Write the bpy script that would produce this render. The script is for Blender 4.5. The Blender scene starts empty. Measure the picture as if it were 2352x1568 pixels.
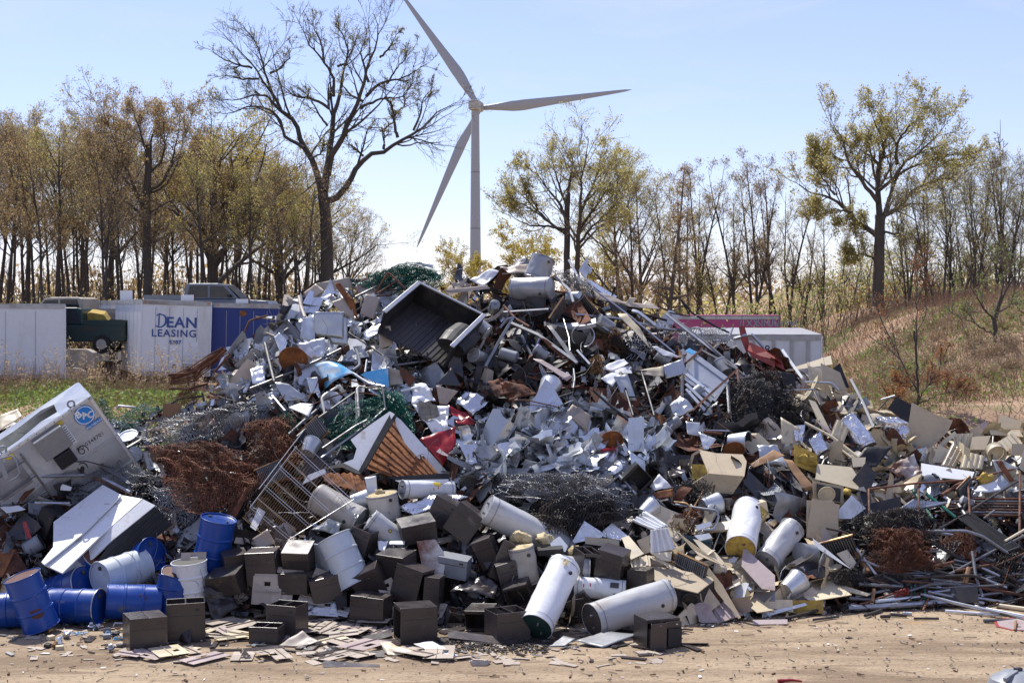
import bpy, math, random
import numpy as np
from mathutils import Vector, Matrix, Euler, noise
R = math.radians
random.seed(7)
scene = bpy.context.scene
col = scene.collection
# ------------------------------------------------------------------ camera
W, H = 2352.0, 1568.0            # picture grid used below when a place is read off the photograph
FOC = 3266.0                     # focal length on that grid (50 mm equivalent)
CAMZ = 5.14
YH = 705.0                       # horizon row
PITCH = math.atan((H / 2 - YH) / FOC)
cam = bpy.data.cameras.new('camera')
cam.sensor_width = 36.0
cam.lens = 36.0 * FOC / W
cam.clip_start = 0.1
cam.clip_end = 6000
camo = bpy.data.objects.new('camera', cam)
camo.location = (0, 0, CAMZ)
camo.rotation_euler = (math.pi / 2 - PITCH, 0, 0)
col.objects.link(camo)
scene.camera = camo
scene.render.resolution_x, scene.render.resolution_y = 1024, 682
# ------------------------------------------------------------------ sky, sun, exposure
SUN_EL, SUN_AZ = R(57), R(-27)   # azimuth from +Y (straight ahead) towards +X; the sun stands behind the heap, to the left
SKY_STRENGTH = 0.125
world = bpy.data.worlds.new('World')
scene.world = world
world.use_nodes = True
nt = world.node_tree
nt.nodes.clear()
N = nt.nodes.new
sky = N('ShaderNodeTexSky')
sky.sky_type = 'NISHITA'
sky.sun_disc = False
sky.sun_elevation = SUN_EL
sky.sun_rotation = SUN_AZ
sky.altitude = 100
sky.air_density = 1.0
sky.dust_density = 0.1
sky.ozone_density = 2.2
# thin cirrus streaks over the sky
tc = N('ShaderNodeTexCoord')
mp = N('ShaderNodeMapping'); mp.inputs['Scale'].default_value = (2.2, 2.2, 9.0); mp.inputs['Rotation'].default_value = (0, R(18), 0)
nz = N('ShaderNodeTexNoise'); nz.inputs['Scale'].default_value = 2.6; nz.inputs['Detail'].default_value = 7; nz.inputs['Roughness'].default_value = 0.62; nz.inputs['Distortion'].default_value = 0.5
rp = N('ShaderNodeValToRGB'); rp.color_ramp.elements[0].position = 0.48; rp.color_ramp.elements[1].position = 0.86
rp.color_ramp.elements[0].color = (0.2, 0.2, 0.2, 1); rp.color_ramp.elements[1].color = (0.55, 0.55, 0.55, 1)   # a thin even veil with streaks
mix = N('ShaderNodeMixRGB'); mix.inputs['Color2'].default_value = (6.2, 6.5, 8.2, 1)
bg = N('ShaderNodeBackground'); bg.inputs['Strength'].default_value = SKY_STRENGTH
wo = N('ShaderNodeOutputWorld')
L = nt.links.new
L(tc.outputs['Generated'], mp.inputs['Vector']); L(mp.outputs['Vector'], nz.inputs['Vector'])
L(nz.outputs['Fac'], rp.inputs['Fac']); L(rp.outputs['Color'], mix.inputs['Fac'])
tint = N('ShaderNodeMixRGB'); tint.blend_type = 'MULTIPLY'; tint.inputs['Fac'].default_value = 1; tint.inputs['Color2'].default_value = (0.96, 0.905, 1.07, 1)
L(sky.outputs['Color'], mix.inputs['Color1']); L(mix.outputs['Color'], tint.inputs['Color1']); L(tint.outputs['Color'], bg.inputs['Color']); L(bg.outputs['Background'], wo.inputs['Surface'])
sd = bpy.data.lights.new('sun', 'SUN')
sd.energy = 5.0
sd.angle = R(0.53)
sd.color = (1.0, 0.955, 0.89)
sun = bpy.data.objects.new('sun', sd)
SUNV = Vector((math.sin(SUN_AZ) * math.cos(SUN_EL), math.cos(SUN_AZ) * math.cos(SUN_EL), math.sin(SUN_EL)))
sun.rotation_euler = SUNV.to_track_quat('Z', 'Y').to_euler()
sun.location = (0, 0, 60)
col.objects.link(sun)
scene.view_settings.view_transform = 'Standard'
scene.view_settings.look = 'None'
scene.view_settings.gamma = 1.0
scene.view_settings.use_curve_mapping = False
scene.view_settings.exposure = 0.25
scene.render.engine = 'CYCLES'
scene.cycles.max_bounces = 6
scene.cycles.diffuse_bounces = 3
scene.cycles.glossy_bounces = 3
scene.cycles.transmission_bounces = 3
scene.cycles.caustics_reflective = False
scene.cycles.caustics_refractive = False
scene.cycles.sample_clamp_indirect = 6.0
scene.cycles.use_denoising = True
try:
 scene.cycles.denoiser = 'OPENIMAGEDENOISE'
 scene.cycles.denoising_input_passes = 'RGB_ALBEDO_NORMAL'
except Exception:
 pass
# ------------------------------------------------------------------ places
CP, SP = math.cos(PITCH), math.sin(PITCH)
def ray(px, py):
 a = (px - W / 2) / FOC; b = (H / 2 - py) / FOC
 return Vector((a, CP + b * SP, -SP + b * CP))
def at(px, py, Y):                       # the point at distance Y along the view axis seen at that place of the picture
 d = ray(px, py)
 return Vector((0, 0, CAMZ)) + d * (Y / d.y)
def ground(px, py, z=0.0):
 d = ray(px, py)
 return Vector((0, 0, CAMZ)) + d * ((z - CAMZ) / d.z)
def sst(a, b, x):
 t = min(1.0, max(0.0, (x - a) / (b - a)))
 return t * t * (3 - 2 * t)
# picture windows: coordinates inside an enlarged window -> picture grid
WIN = {'A': (0, 1400), 'B': (0, 2000), 'C': (1000, 2000), 'D': (2000, 2000), 'E': (3000, 2000), 'F': (1000, 1400), 'G': (2000, 1400),
 'H': (3000, 1400), 'I': (0, 1000), 'J': (1000, 900), 'K': (2000, 900), 'L': (3000, 900)}
KZ = 0.26857
def wp(w, x, y):
 if w == 'P':
  return (x, y)
 ox, oy = WIN[w]
 return (ox / 1.7415 + x * KZ, oy / 1.7415 + y * KZ)
# the heap's form: crest and foot
_ridge = [(-260, 1010, 26.5), (-60, 985, 26.5), (120, 960, 27), (270, 965, 27.5), (380, 945, 28), (440, 885, 28.5), (520, 825, 29), (600, 762, 29.5), (650, 705, 30), (720, 668, 30.5),
  (850, 640, 31), (950, 628, 31), (1050, 635, 31.3), (1110, 640, 31.5), (1180, 622, 31.5), (1240, 612, 31.5), (1300, 630, 31.5), (1360, 655, 31.5), (1420, 690, 31.5),
  (1520, 728, 31.5), (1600, 775, 31.3), (1700, 805, 31), (1800, 845, 30.6), (1900, 880, 30.3), (1960, 925, 30), (2080, 975, 29.6), (2200, 995, 29.3), (2352, 1000, 29), (2640, 1030, 29)]
_rx, _ry, _rz = [], [], []
for px, py, Y in _ridge:
 p = at(px, py, Y); _rx.append(p.x); _ry.append(Y); _rz.append(p.z)
_foot = [(-300, 1405), (0, 1405), (250, 1405), (400, 1428), (700, 1432), (1000, 1436), (1400, 1440), (1560, 1435), (1700, 1425), (1900, 1410), (2100, 1400), (2352, 1392), (2700, 1390)]
_fx, _fy = [], []
for px, py in _foot:
 p = ground(px, py); _fx.append(p.x); _fy.append(p.y)
def heap(X, Y):
 f = float(np.interp(X, _fx, _fy)); r = float(np.interp(X, _rx, _ry)); h = float(np.interp(X, _rx, _rz))
 t = (Y - f) / (r - f)
 if t <= 0: return 0.0
 if t <= 1:
  z = h * t ** 0.92
 else:
  z = h * max(0.0, 1 - (Y - r) / (h * 1.5))
 return z
def hit(px, py, lift=0.0):               # where the sight line meets the heap (or the yard)
 d = ray(px, py); Y = 19.0; prev = None
 while Y < 34.0:
  x = d.x * Y / d.y; z = CAMZ + d.z * Y / d.y
  hp = max(0.0, heap(x, Y))
  if z <= hp + lift * min(1.0, hp * 2.2 + 0.10):
   return Vector((x, Y, z))
  Y += 0.06
 r = float(np.interp((px - W / 2) * 30 / FOC, _rx, _ry))
 return at(px, py, r)
def hnorm(p):
 e = 0.3
 dx = (heap(p.x + e, p.y) - heap(p.x - e, p.y)) / (2 * e); dy = (heap(p.x, p.y + e) - heap(p.x, p.y - e)) / (2 * e)
 return Vector((-dx, -dy, 1)).normalized()
# ------------------------------------------------------------------ mesh helpers
def mesh_np(name, verts, faces):
 """faces: list of arrays (n,k)"""
 me = bpy.data.meshes.new(name)
 v = np.asarray(verts, dtype=np.float32).reshape(-1, 3)
 me.vertices.add(len(v)); me.vertices.foreach_set('co', v.ravel())
 li, ls, lt = [], [], []; s = 0
 for fa in faces:
  fa = np.asarray(fa, dtype=np.int32)
  if fa.size == 0: continue
  n, k = fa.shape
  li.append(fa.ravel()); ls.append(s + np.arange(n) * k); lt.append(np.full(n, k)); s += n * k
 li = np.concatenate(li); ls = np.concatenate(ls); lt = np.concatenate(lt)
 me.loops.add(len(li)); me.loops.foreach_set('vertex_index', li.astype(np.int32))
 me.polygons.add(len(ls)); me.polygons.foreach_set('loop_start', ls.astype(np.int32)); me.polygons.foreach_set('loop_total', lt.astype(np.int32))
 me.update(calc_edges=True); me.validate()
 return me
def tag(o, label=None, cat=None, group=None, kind=None):
 if label: o['label'] = label
 if cat: o['category'] = cat
 if group: o['group'] = group
 if kind: o['kind'] = kind
 return o
def link(name, me, mat=None, parent=None, loc=None, rot=None, smooth=False):
 o = bpy.data.objects.new(name, me); col.objects.link(o)
 if mat is not None and me is not None:
  me.materials.clear(); me.materials.append(M[mat] if isinstance(mat, str) else mat)
 if smooth and me is not None:
  me.polygons.foreach_set('use_smooth', [True] * len(me.polygons))
 if parent: o.parent = parent
 if loc is not None: o.location = loc
 if rot is not None: o.rotation_euler = rot
 return o
def empty(name, loc=(0, 0, 0), rot=None, **k):
 o = bpy.data.objects.new(name, None); o.empty_display_size = 0.1; col.objects.link(o)
 o.location = loc
 if rot is not None: o.rotation_euler = rot
 return tag(o, **k)
def dup(root, loc=None, rot=None, scl=None, **k):
 c = root.copy(); col.objects.link(c)
 for ch in root.children:
  d = ch.copy(); col.objects.link(d); d.parent = c
  for g in ch.children:
   e = g.copy(); col.objects.link(e); e.parent = d
 if loc is not None: c.location = loc
 if rot is not None: c.rotation_euler = rot
 if scl is not None: c.scale = scl if hasattr(scl, '__len__') else (scl,) * 3
 return tag(c, **k)
class MB:
 def __init__(s): s.v = []; s.f = []
 def add(s, vs, fs):
  b = len(s.v); s.v += [tuple(x) for x in vs]; s.f += [tuple(i + b for i in f) for f in fs]; return s
 def box(s, c, size, rot=None):
  c = Vector(c); hx, hy, hz = size[0] / 2, size[1] / 2, size[2] / 2
  vs = [Vector((x, y, z)) for x in (-hx, hx) for y in (-hy, hy) for z in (-hz, hz)]
  if rot is not None: vs = [rot @ v for v in vs]
  return s.add([v + c for v in vs], [(0, 1, 3, 2), (4, 6, 7, 5), (0, 4, 5, 1), (2, 3, 7, 6), (0, 2, 6, 4), (1, 5, 7, 3)])
 def tube(s, path, r, n=8, cap=True):
  path = [Vector(p) for p in path]
  rs = r if hasattr(r, '__len__') else [r] * len(path)
  rings = []; up = None
  for i, p in enumerate(path):
   t = (path[min(i + 1, len(path) - 1)] - path[max(i - 1, 0)])
   if t.length < 1e-9: t = Vector((0, 0, 1))
   t.normalize()
   if up is None: up = Vector((0, 0, 1)) if abs(t.z) < 0.9 else Vector((1, 0, 0))
   a = t.cross(up)
   if a.length < 1e-6: a = t.orthogonal()
   a.normalize(); b = a.cross(t); up = b
   rings.append([p + (a * math.cos(2 * math.pi * k / n) + b * math.sin(2 * math.pi * k / n)) * rs[i] for k in range(n)])
  vs = [v for rg in rings for v in rg]; fs = []
  for i in range(len(path) - 1):
   for k in range(n):
    k2 = (k + 1) % n
    fs.append((i * n + k, i * n + k2, (i + 1) * n + k2, (i + 1) * n + k))
  if cap:
   fs.append(tuple(range(n - 1, -1, -1))); fs.append(tuple(range((len(path) - 1) * n, len(path) * n)))
  return s.add(vs, fs)
 def lathe(s, prof, n=24, mat=None, capb=True, capt=True, jit=None):
  vs = []; fs = []
  for j, (r, z) in enumerate(prof):
   for k in range(n):
    a = 2 * math.pi * k / n
    v = Vector((r * math.cos(a), r * math.sin(a), z))
    if jit: v = jit(v)
    vs.append(mat @ v if mat is not None else v)
  for j in range(len(prof) - 1):
   for k in range(n):
    k2 = (k + 1) % n
    fs.append((j * n + k, j * n + k2, (j + 1) * n + k2, (j + 1) * n + k))
  if capb: fs.append(tuple(range(n - 1, -1, -1)))
  if capt: fs.append(tuple(range((len(prof) - 1) * n, len(prof) * n)))
  return s.add(vs, fs)
 def prism(s, pts, nrm, th):
  """polygon given as 3D points in one plane, thickened along -nrm"""
  n = len(pts); a = [Vector(p) for p in pts]; b = [p - Vector(nrm) * th for p in a]
  fs = [tuple(range(n)), tuple(range(2 * n - 1, n - 1, -1))] + [(i, i + n, (i + 1) % n + n, (i + 1) % n) for i in range(n)]
  return s.add(a + b, fs)
 def mesh(s, name='mesh'):
  me = bpy.data.meshes.new(name); me.from_pydata(s.v, [], s.f); me.update(); return me
 def obj(s, name, mat, parent=None, loc=None, rot=None, smooth=False, bevel=0):
  o = link(name, s.mesh(name), mat, parent, loc, rot, smooth)
  if bevel:
   m = o.modifiers.new('bevel', 'BEVEL'); m.width = bevel; m.segments = 2; m.limit_method = 'ANGLE'; m.angle_limit = R(40)
  if smooth == 'auto':
   auto(o.data)
  return o
def auto(me, ang=35):
 try:
  me.polygons.foreach_set('use_smooth', [True] * len(me.polygons)); me.set_sharp_from_angle(angle=R(ang))
 except Exception:
  pass
def rotm(yaw=0, pitch=0, roll=0):
 """yaw about the vertical, then pitch (top towards the viewer +), then roll in the picture plane (anticlockwise +)"""
 return Matrix.Rotation(R(-roll), 3, 'Y') @ Matrix.Rotation(R(pitch), 3, 'X') @ Matrix.Rotation(R(yaw), 3, 'Z')
def axis_rot(ang, phi):
 """rotation that takes +Z to a direction at angle ang in the picture plane, tilted phi away from the viewer"""
 d = Vector((math.cos(R(phi)) * math.cos(R(ang)), math.sin(R(phi)), math.cos(R(phi)) * math.sin(R(ang))))
 return d.to_track_quat('Z', 'X').to_matrix()
def tubes_np(P, Rr, n):
 """P (N,K,3) paths, Rr (N,K) radii -> verts, quads"""
 Nn, K, _ = P.shape
 T = np.empty_like(P); T[:, 1:-1] = P[:, 2:] - P[:, :-2]; T[:, 0] = P[:, 1] - P[:, 0]; T[:, -1] = P[:, -1] - P[:, -2]
 T /= np.linalg.norm(T, axis=2, keepdims=True) + 1e-9
 ref = np.where(np.abs(T[:, :1, 2:3]) > 0.9, np.array([1.0, 0, 0]), np.array([0, 0, 1.0]))
 A = np.cross(T, np.broadcast_to(ref, T.shape)); A /= np.linalg.norm(A, axis=2, keepdims=True) + 1e-9
 B = np.cross(A, T)
 an = np.arange(n) * 2 * np.pi / n
 V = P[:, :, None, :] + Rr[:, :, None, None] * (A[:, :, None, :] * np.cos(an)[None, None, :, None] + B[:, :, None, :] * np.sin(an)[None, None, :, None])
 idx = np.arange(Nn * K * n).reshape(Nn, K, n)
 q = np.stack([idx[:, :-1, :], np.roll(idx, -1, 2)[:, :-1, :], np.roll(idx, -1, 2)[:, 1:, :], idx[:, 1:, :]], -1).reshape(-1, 4)
 return V.reshape(-1, 3), q
def join_np(parts):
 vs, fs, b = [], [], 0
 for v, f in parts:
  vs.append(v); fs.append(f + b); b += len(v)
 return np.concatenate(vs), fs
# ------------------------------------------------------------------ materials
M = {}
def mat(name, c, rough=0.5, metal=0.0, c2=None, spot=0.5, scale=4.0, var=0.12, bump=0.0, bscale=6.0, streak=False, spec=0.5, detail=6, sharp=0.12, rvar=0.10, trans=0.0, grain=0.05):
 """c base colour, c2 a second colour (dirt, rust, wear) in noise patches covering about the share spot"""
 m = bpy.data.materials.new(name); m.use_nodes = True; t = m.node_tree; n = t.nodes; l = t.links.new
 b = n['Principled BSDF']
 tc = n.new('ShaderNodeTexCoord'); oi = n.new('ShaderNodeObjectInfo')
 off = n.new('ShaderNodeVectorMath'); off.operation = 'MULTIPLY_ADD'
 cmb = n.new('ShaderNodeCombineXYZ')
 for i in range(3): l(oi.outputs['Random'], cmb.inputs[i])
 l(cmb.outputs[0], off.inputs[0]); off.inputs[1].default_value = (37, 53, 71); l(tc.outputs['Object'], off.inputs[2])
 vec = off.outputs[0]
 if streak:
  mpp = n.new('ShaderNodeMapping'); mpp.inputs['Scale'].default_value = (1, 1, 0.22); l(vec, mpp.inputs['Vector']); svec = mpp.outputs[0]
 else:
  svec = vec
 nz = n.new('ShaderNodeTexNoise'); nz.inputs['Scale'].default_value = scale; nz.inputs['Detail'].default_value = detail; nz.inputs['Roughness'].default_value = 0.62
 l(svec, nz.inputs['Vector'])
 # value variation by object and by broad noise
 hv = n.new('ShaderNodeHueSaturation'); hv.inputs['Color'].default_value = (*c, 1)
 mr = n.new('ShaderNodeMapRange'); mr.inputs['To Min'].default_value = 1 - var; mr.inputs['To Max'].default_value = 1 + var
 l(oi.outputs['Random'], mr.inputs['Value']); l(mr.outputs[0], hv.inputs['Value'])
 cur = hv.outputs['Color']
 if c2 is not None:
  rp = n.new('ShaderNodeValToRGB'); e = rp.color_ramp.elements
  th = 0.5 + (0.5 - spot) * 0.5
  e[0].position = max(0, th - sharp); e[1].position = min(1, th + sharp); e[0].color = (0, 0, 0, 1); e[1].color = (1, 1, 1, 1)
  l(nz.outputs['Fac'], rp.inputs['Fac'])
  mx = n.new('ShaderNodeMixRGB'); l(rp.outputs['Color'], mx.inputs['Fac']); l(cur, mx.inputs['Color1']); mx.inputs['Color2'].default_value = (*c2, 1)
  cur = mx.outputs['Color']
  if metal > 0.3:
   mm = n.new('ShaderNodeMapRange'); mm.inputs['To Min'].default_value = metal; mm.inputs['To Max'].default_value = metal * 0.35
   l(rp.outputs['Color'], mm.inputs['Value']); l(mm.outputs[0], b.inputs['Metallic'])
  else:
   b.inputs['Metallic'].default_value = metal
 else:
  b.inputs['Metallic'].default_value = metal
 # fine grain
 n2 = n.new('ShaderNodeTexNoise'); n2.inputs['Scale'].default_value = scale * 7; n2.inputs['Detail'].default_value = 3; l(vec, n2.inputs['Vector'])
 m2 = n.new('ShaderNodeMapRange'); m2.inputs['From Min'].default_value = 0.3; m2.inputs['From Max'].default_value = 0.7; m2.inputs['To Min'].default_value = 1 - grain; m2.inputs['To Max'].default_value = 1 + grain * 0.7
 l(n2.outputs['Fac'], m2.inputs['Value'])
 ml = n.new('ShaderNodeMixRGB'); ml.blend_type = 'MULTIPLY'; ml.inputs['Fac'].default_value = 1; l(cur, ml.inputs['Color1']); l(m2.outputs[0], ml.inputs['Color2'])
 l(ml.outputs['Color'], b.inputs['Base Color'])
 rr = n.new('ShaderNodeMapRange'); rr.inputs['From Min'].default_value = 0.3; rr.inputs['From Max'].default_value = 0.7
 rr.inputs['To Min'].default_value = max(0.05, rough - rvar); rr.inputs['To Max'].default_value = min(1, rough + rvar)
 l(nz.outputs['Fac'], rr.inputs['Value']); l(rr.outputs[0], b.inputs['Roughness'])
 b.inputs['Specular IOR Level'].default_value = spec
 if bump:
  n3 = n.new('ShaderNodeTexNoise'); n3.inputs['Scale'].default_value = bscale; n3.inputs['Detail'].default_value = 3; l(vec, n3.inputs['Vector'])
  bp = n.new('ShaderNodeBump'); bp.inputs['Strength'].default_value = bump; bp.inputs['Distance'].default_value = 0.05; l(n3.outputs['Fac'], bp.inputs['Height']); l(bp.outputs[0], b.inputs['Normal'])
 if trans:
  tr = n.new('ShaderNodeBsdfTranslucent'); l(ml.outputs['Color'], tr.inputs['Color'])
  mxs = n.new('ShaderNodeMixShader'); mxs.inputs['Fac'].default_value = trans
  l(b.outputs[0], mxs.inputs[1]); l(tr.outputs[0], mxs.inputs[2]); l(mxs.outputs[0], n['Material Output'].inputs['Surface'])
 M[name] = m
 return m
RUST = (0.16, 0.055, 0.022)
mat('galv', (0.60, 0.625, 0.63), 0.33, 0.62, (0.44, 0.465, 0.48), 0.40, 2.0, 0.3, 0.10, 2.0)
mat('galv_dull', (0.31, 0.32, 0.325), 0.42, 0.5, (0.19, 0.19, 0.19), 0.4, 2.0, 0.3, 0.12, 2.5)
mat('bright', (0.72, 0.74, 0.76), 0.22, 0.8, (0.45, 0.46, 0.47), 0.25, 3.0, 0.2, 0.2, 3.0)
mat('white', (0.72, 0.73, 0.73), 0.34, 0.0, (0.42, 0.35, 0.27), 0.15, 2.4, 0.1, 0.08, 2.5, sharp=0.07)
mat('tank', (0.50, 0.505, 0.495), 0.34, 0.0, (0.30, 0.235, 0.17), 0.17, 2.2, 0.14, 0.12, 2.5, streak=True, sharp=0.07)
mat('tank_cream', (0.50, 0.48, 0.43), 0.40, 0.0, (0.33, 0.27, 0.20), 0.30, 1.6, 0.12, 0.15, 2.5, streak=True)
mat('tank_silver', (0.36, 0.37, 0.385), 0.36, 0.35, (0.28, 0.28, 0.29), 0.35, 2.0, 0.1, 0.2, 3.0)
mat('brown', (0.050, 0.040, 0.037), 0.30, 0.05, (0.13, 0.105, 0.085), 0.15, 3.5, 0.3, 0.06, 2.0, sharp=0.06)
mat('seam_and_shade', (0.02, 0.018, 0.017), 0.5, 0.0)  # dark seams, and shade painted into mouths, holes and openings
mat('tan', (0.42, 0.35, 0.275), 0.5, 0.0, (0.31, 0.26, 0.21), 0.25, 2.0, 0.18, 0.06, 3)
mat('beige', (0.52, 0.425, 0.275), 0.42, 0.0, (0.33, 0.27, 0.20), 0.25, 1.6, 0.18, 0.06, 2.0)
mat('cream', (0.64, 0.55, 0.37), 0.40, 0.0, (0.42, 0.36, 0.27), 0.24, 1.6, 0.14, 0.06, 2.0)
mat('dark', (0.035, 0.034, 0.034), 0.5, 0.2, (0.07, 0.055, 0.045), 0.4, 4.0, 0.3)
mat('black_metal', (0.020, 0.020, 0.022), 0.52, 0.0, (0.05, 0.045, 0.04), 0.3, 3.0, 0.2, 0.05, spec=0.3)
mat('charcoal', (0.042, 0.044, 0.048), 0.45, 0.2, (0.09, 0.07, 0.055), 0.35, 4.0, 0.3, 0.2)
mat('rust', RUST, 0.85, 0.1, (0.07, 0.032, 0.02), 0.5, 5.0, 0.25, 0.3, 14)
mat('rust_orange', (0.27, 0.10, 0.03), 0.85, 0.05, (0.10, 0.04, 0.02), 0.42, 4.0, 0.2, 0.3, 14)
mat('rust_white', (0.52, 0.50, 0.46), 0.5, 0.0, RUST, 0.42, 2.6, 0.1, 0.2, 6)
mat('blue', (0.008, 0.055, 0.27), 0.32, 0.0, (0.10, 0.12, 0.15), 0.17, 2.6, 0.2, 0.06, 2.5, sharp=0.05)
mat('blue_in', (0.09, 0.03, 0.018), 0.7)
mat('pale_drum', (0.52, 0.57, 0.60), 0.36, 0.05, (0.40, 0.43, 0.44), 0.28, 1.6, 0.1, 0.06, 2.5)
mat('sky_blue', (0.10, 0.42, 0.72), 0.35, 0.0, (0.55, 0.60, 0.60), 0.34, 3.2, 0.06, 0.15, 3)
mat('red', (0.30, 0.010, 0.014), 0.28, 0.0, (0.20, 0.01, 0.01), 0.3, 3.0, 0.1, 0.2, 2.5)
mat('red_dull', (0.33, 0.035, 0.025), 0.5, 0.0, (0.13, 0.03, 0.02), 0.4, 3.5, 0.1, 0.2, 3)
mat('pipe', (0.22, 0.225, 0.23), 0.45, 0.7, (0.12, 0.10, 0.085), 0.42, 4.0, 0.4)
mat('pipe_dark', (0.05, 0.047, 0.045), 0.55, 0.15, (0.10, 0.068, 0.05), 0.35, 6.0, 0.4, spec=0.3)
mat('pipe_rust', (0.17, 0.066, 0.035), 0.8, 0.1, (0.08, 0.045, 0.03), 0.45, 6.0, 0.3)
mat('alu', (0.45, 0.46, 0.475), 0.36, 0.9, (0.27, 0.27, 0.27), 0.40, 4.0, 0.25)
mat('wire_grey', (0.46, 0.47, 0.48), 0.42, 0.7, (0.13, 0.115, 0.105), 0.4, 2.2, 0.2)
mat('wire_black', (0.055, 0.056, 0.058), 0.42, 0.5, (0.10, 0.07, 0.05), 0.35, 2.0, 0.2)
mat('wire_rust', (0.22, 0.085, 0.042), 0.8, 0.15, (0.085, 0.045, 0.03), 0.45, 2.0, 0.15)
mat('wire_green', (0.012, 0.15, 0.10), 0.36, 0.0, (0.008, 0.06, 0.045), 0.4, 3.0, 0.1)
mat('wire_brass', (0.36, 0.22, 0.09), 0.5, 0.55, (0.16, 0.08, 0.04), 0.45, 4.0, 0.1)
mat('foam', (0.62, 0.52, 0.30), 0.95, 0.0, (0.40, 0.30, 0.15), 0.4, 9.0, 0.1, 0.8, 22)
mat('yellow', (0.52, 0.36, 0.07), 0.9, 0.0, (0.30, 0.20, 0.06), 0.4, 7.0, 0.1, 0.6, 16)
mat('wood', (0.30, 0.165, 0.07), 0.7, 0.0, (0.19, 0.10, 0.045), 0.45, 3.0, 0.1, streak=True)
mat('foil', (0.80, 0.80, 0.81), 0.16, 0.97, (0.55, 0.55, 0.56), 0.3, 6.0, 0.05, 1.0, 12)
mat('trailer_white', (0.70, 0.73, 0.76), 0.42, 0.0, (0.52, 0.52, 0.50), 0.25, 1.0, 0.03, 0, streak=True, grain=0.03)
mat('trailer_blue', (0.008, 0.03, 0.19), 0.4, 0.0, (0.03, 0.04, 0.20), 0.3, 0.9, 0.03, streak=True)
mat('trim', (0.42, 0.42, 0.42), 0.45, 0.6, (0.25, 0.22, 0.19), 0.35, 1.5, 0.1)
mat('ink_blue', (0.03, 0.075, 0.26), 0.5)
mat('ink_grey', (0.30, 0.35, 0.42), 0.5)
mat('ink_pale', (0.74, 0.78, 0.82), 0.5)
mat('ink_dark', (0.04, 0.04, 0.045), 0.6)
mat('logo_blue', (0.01, 0.20, 0.55), 0.4)
mat('paper', (0.80, 0.80, 0.78), 0.5)
mat('label_yellow', (0.68, 0.50, 0.04), 0.5)
mat('label_red', (0.55, 0.04, 0.03), 0.5)
mat('orange', (0.55, 0.13, 0.02), 0.45)
mat('magenta', (0.40, 0.045, 0.17), 0.5, 0.0, (0.34, 0.12, 0.17), 0.3, 1.0, 0.05)
mat('pink_tan', (0.42, 0.335, 0.31), 0.45, 0.0, (0.27, 0.20, 0.17), 0.28, 3.0, 0.08, 0.1)
mat('turbine', (0.36, 0.37, 0.385), 0.45, 0.0, None, var=0.0, grain=0.0, rvar=0.02)
mat('turbine_seam', (0.16, 0.16, 0.16), 0.6)
mat('nacelle', (0.46, 0.44, 0.39), 0.45, var=0.0, grain=0.0)
mat('glass', (0.02, 0.025, 0.03), 0.12)
mat('tyre', (0.018, 0.018, 0.018), 0.8)
mat('grey_paint', (0.16, 0.175, 0.20), 0.3, 0.4, None, var=0.05)
mat('green_paint', (0.018, 0.045, 0.042), 0.35, 0.1, (0.05, 0.04, 0.03), 0.25, 1.5, 0.05)
mat('buff_paint', (0.40, 0.35, 0.27), 0.45, 0.0, (0.2, 0.14, 0.09), 0.3, 1.5, 0.05)
mat('concrete', (0.42, 0.38, 0.32), 0.9, 0.0, (0.28, 0.24, 0.19), 0.4, 2.0, 0.1, 0.3, 9)
mat('plastic_grey', (0.24, 0.26, 0.28), 0.45, 0.0, (0.17, 0.18, 0.19), 0.3, 3.0, 0.05)
mat('bark', (0.062, 0.050, 0.040), 0.9, 0.0, (0.10, 0.082, 0.066), 0.42, 2.0, 0.15, 0.6, 6, streak=True)
mat('bark_light', (0.125, 0.098, 0.075), 0.9, 0.0, (0.07, 0.055, 0.042), 0.42, 2.0, 0.2, 0.5, 6, streak=True)
mat('twig', (0.17, 0.135, 0.10), 0.9, 0.0, None, var=0.15)
mat('leaf_tan', (0.44, 0.33, 0.16), 0.7, 0.0, (0.32, 0.21, 0.10), 0.45, 0.6, 0.12, trans=0.55)
mat('leaf_yellow', (0.48, 0.39, 0.07), 0.7, 0.0, (0.38, 0.27, 0.08), 0.4, 0.5, 0.12, trans=0.55)
mat('leaf_olive', (0.52, 0.46, 0.17), 0.7, 0.0, (0.40, 0.34, 0.13), 0.4, 0.5, 0.12, trans=0.65)
mat('leaf_green', (0.20, 0.31, 0.06), 0.65, 0.0, (0.30, 0.32, 0.10), 0.4, 0.8, 0.15, trans=0.4)
mat('leaf_pink', (0.36, 0.21, 0.13), 0.7, 0.0, (0.17, 0.08, 0.05), 0.4, 0.5, 0.12, trans=0.4)
mat('leaf_russet', (0.38, 0.17, 0.06), 0.7, 0.0, (0.17, 0.07, 0.03), 0.4, 0.8, 0.1, trans=0.35)
mat('dry_grass', (0.46, 0.32, 0.20), 0.85, 0.0, (0.30, 0.19, 0.11), 0.45, 0.5, 0.1, trans=0.3)
mat('dry_pale', (0.58, 0.46, 0.30), 0.85, 0.0, (0.42, 0.30, 0.18), 0.4, 0.8, 0.1, trans=0.3)
mat('dry_red', (0.52, 0.33, 0.22), 0.85, 0.0, (0.38, 0.23, 0.15), 0.45, 0.4, 0.1, trans=0.3)
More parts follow.
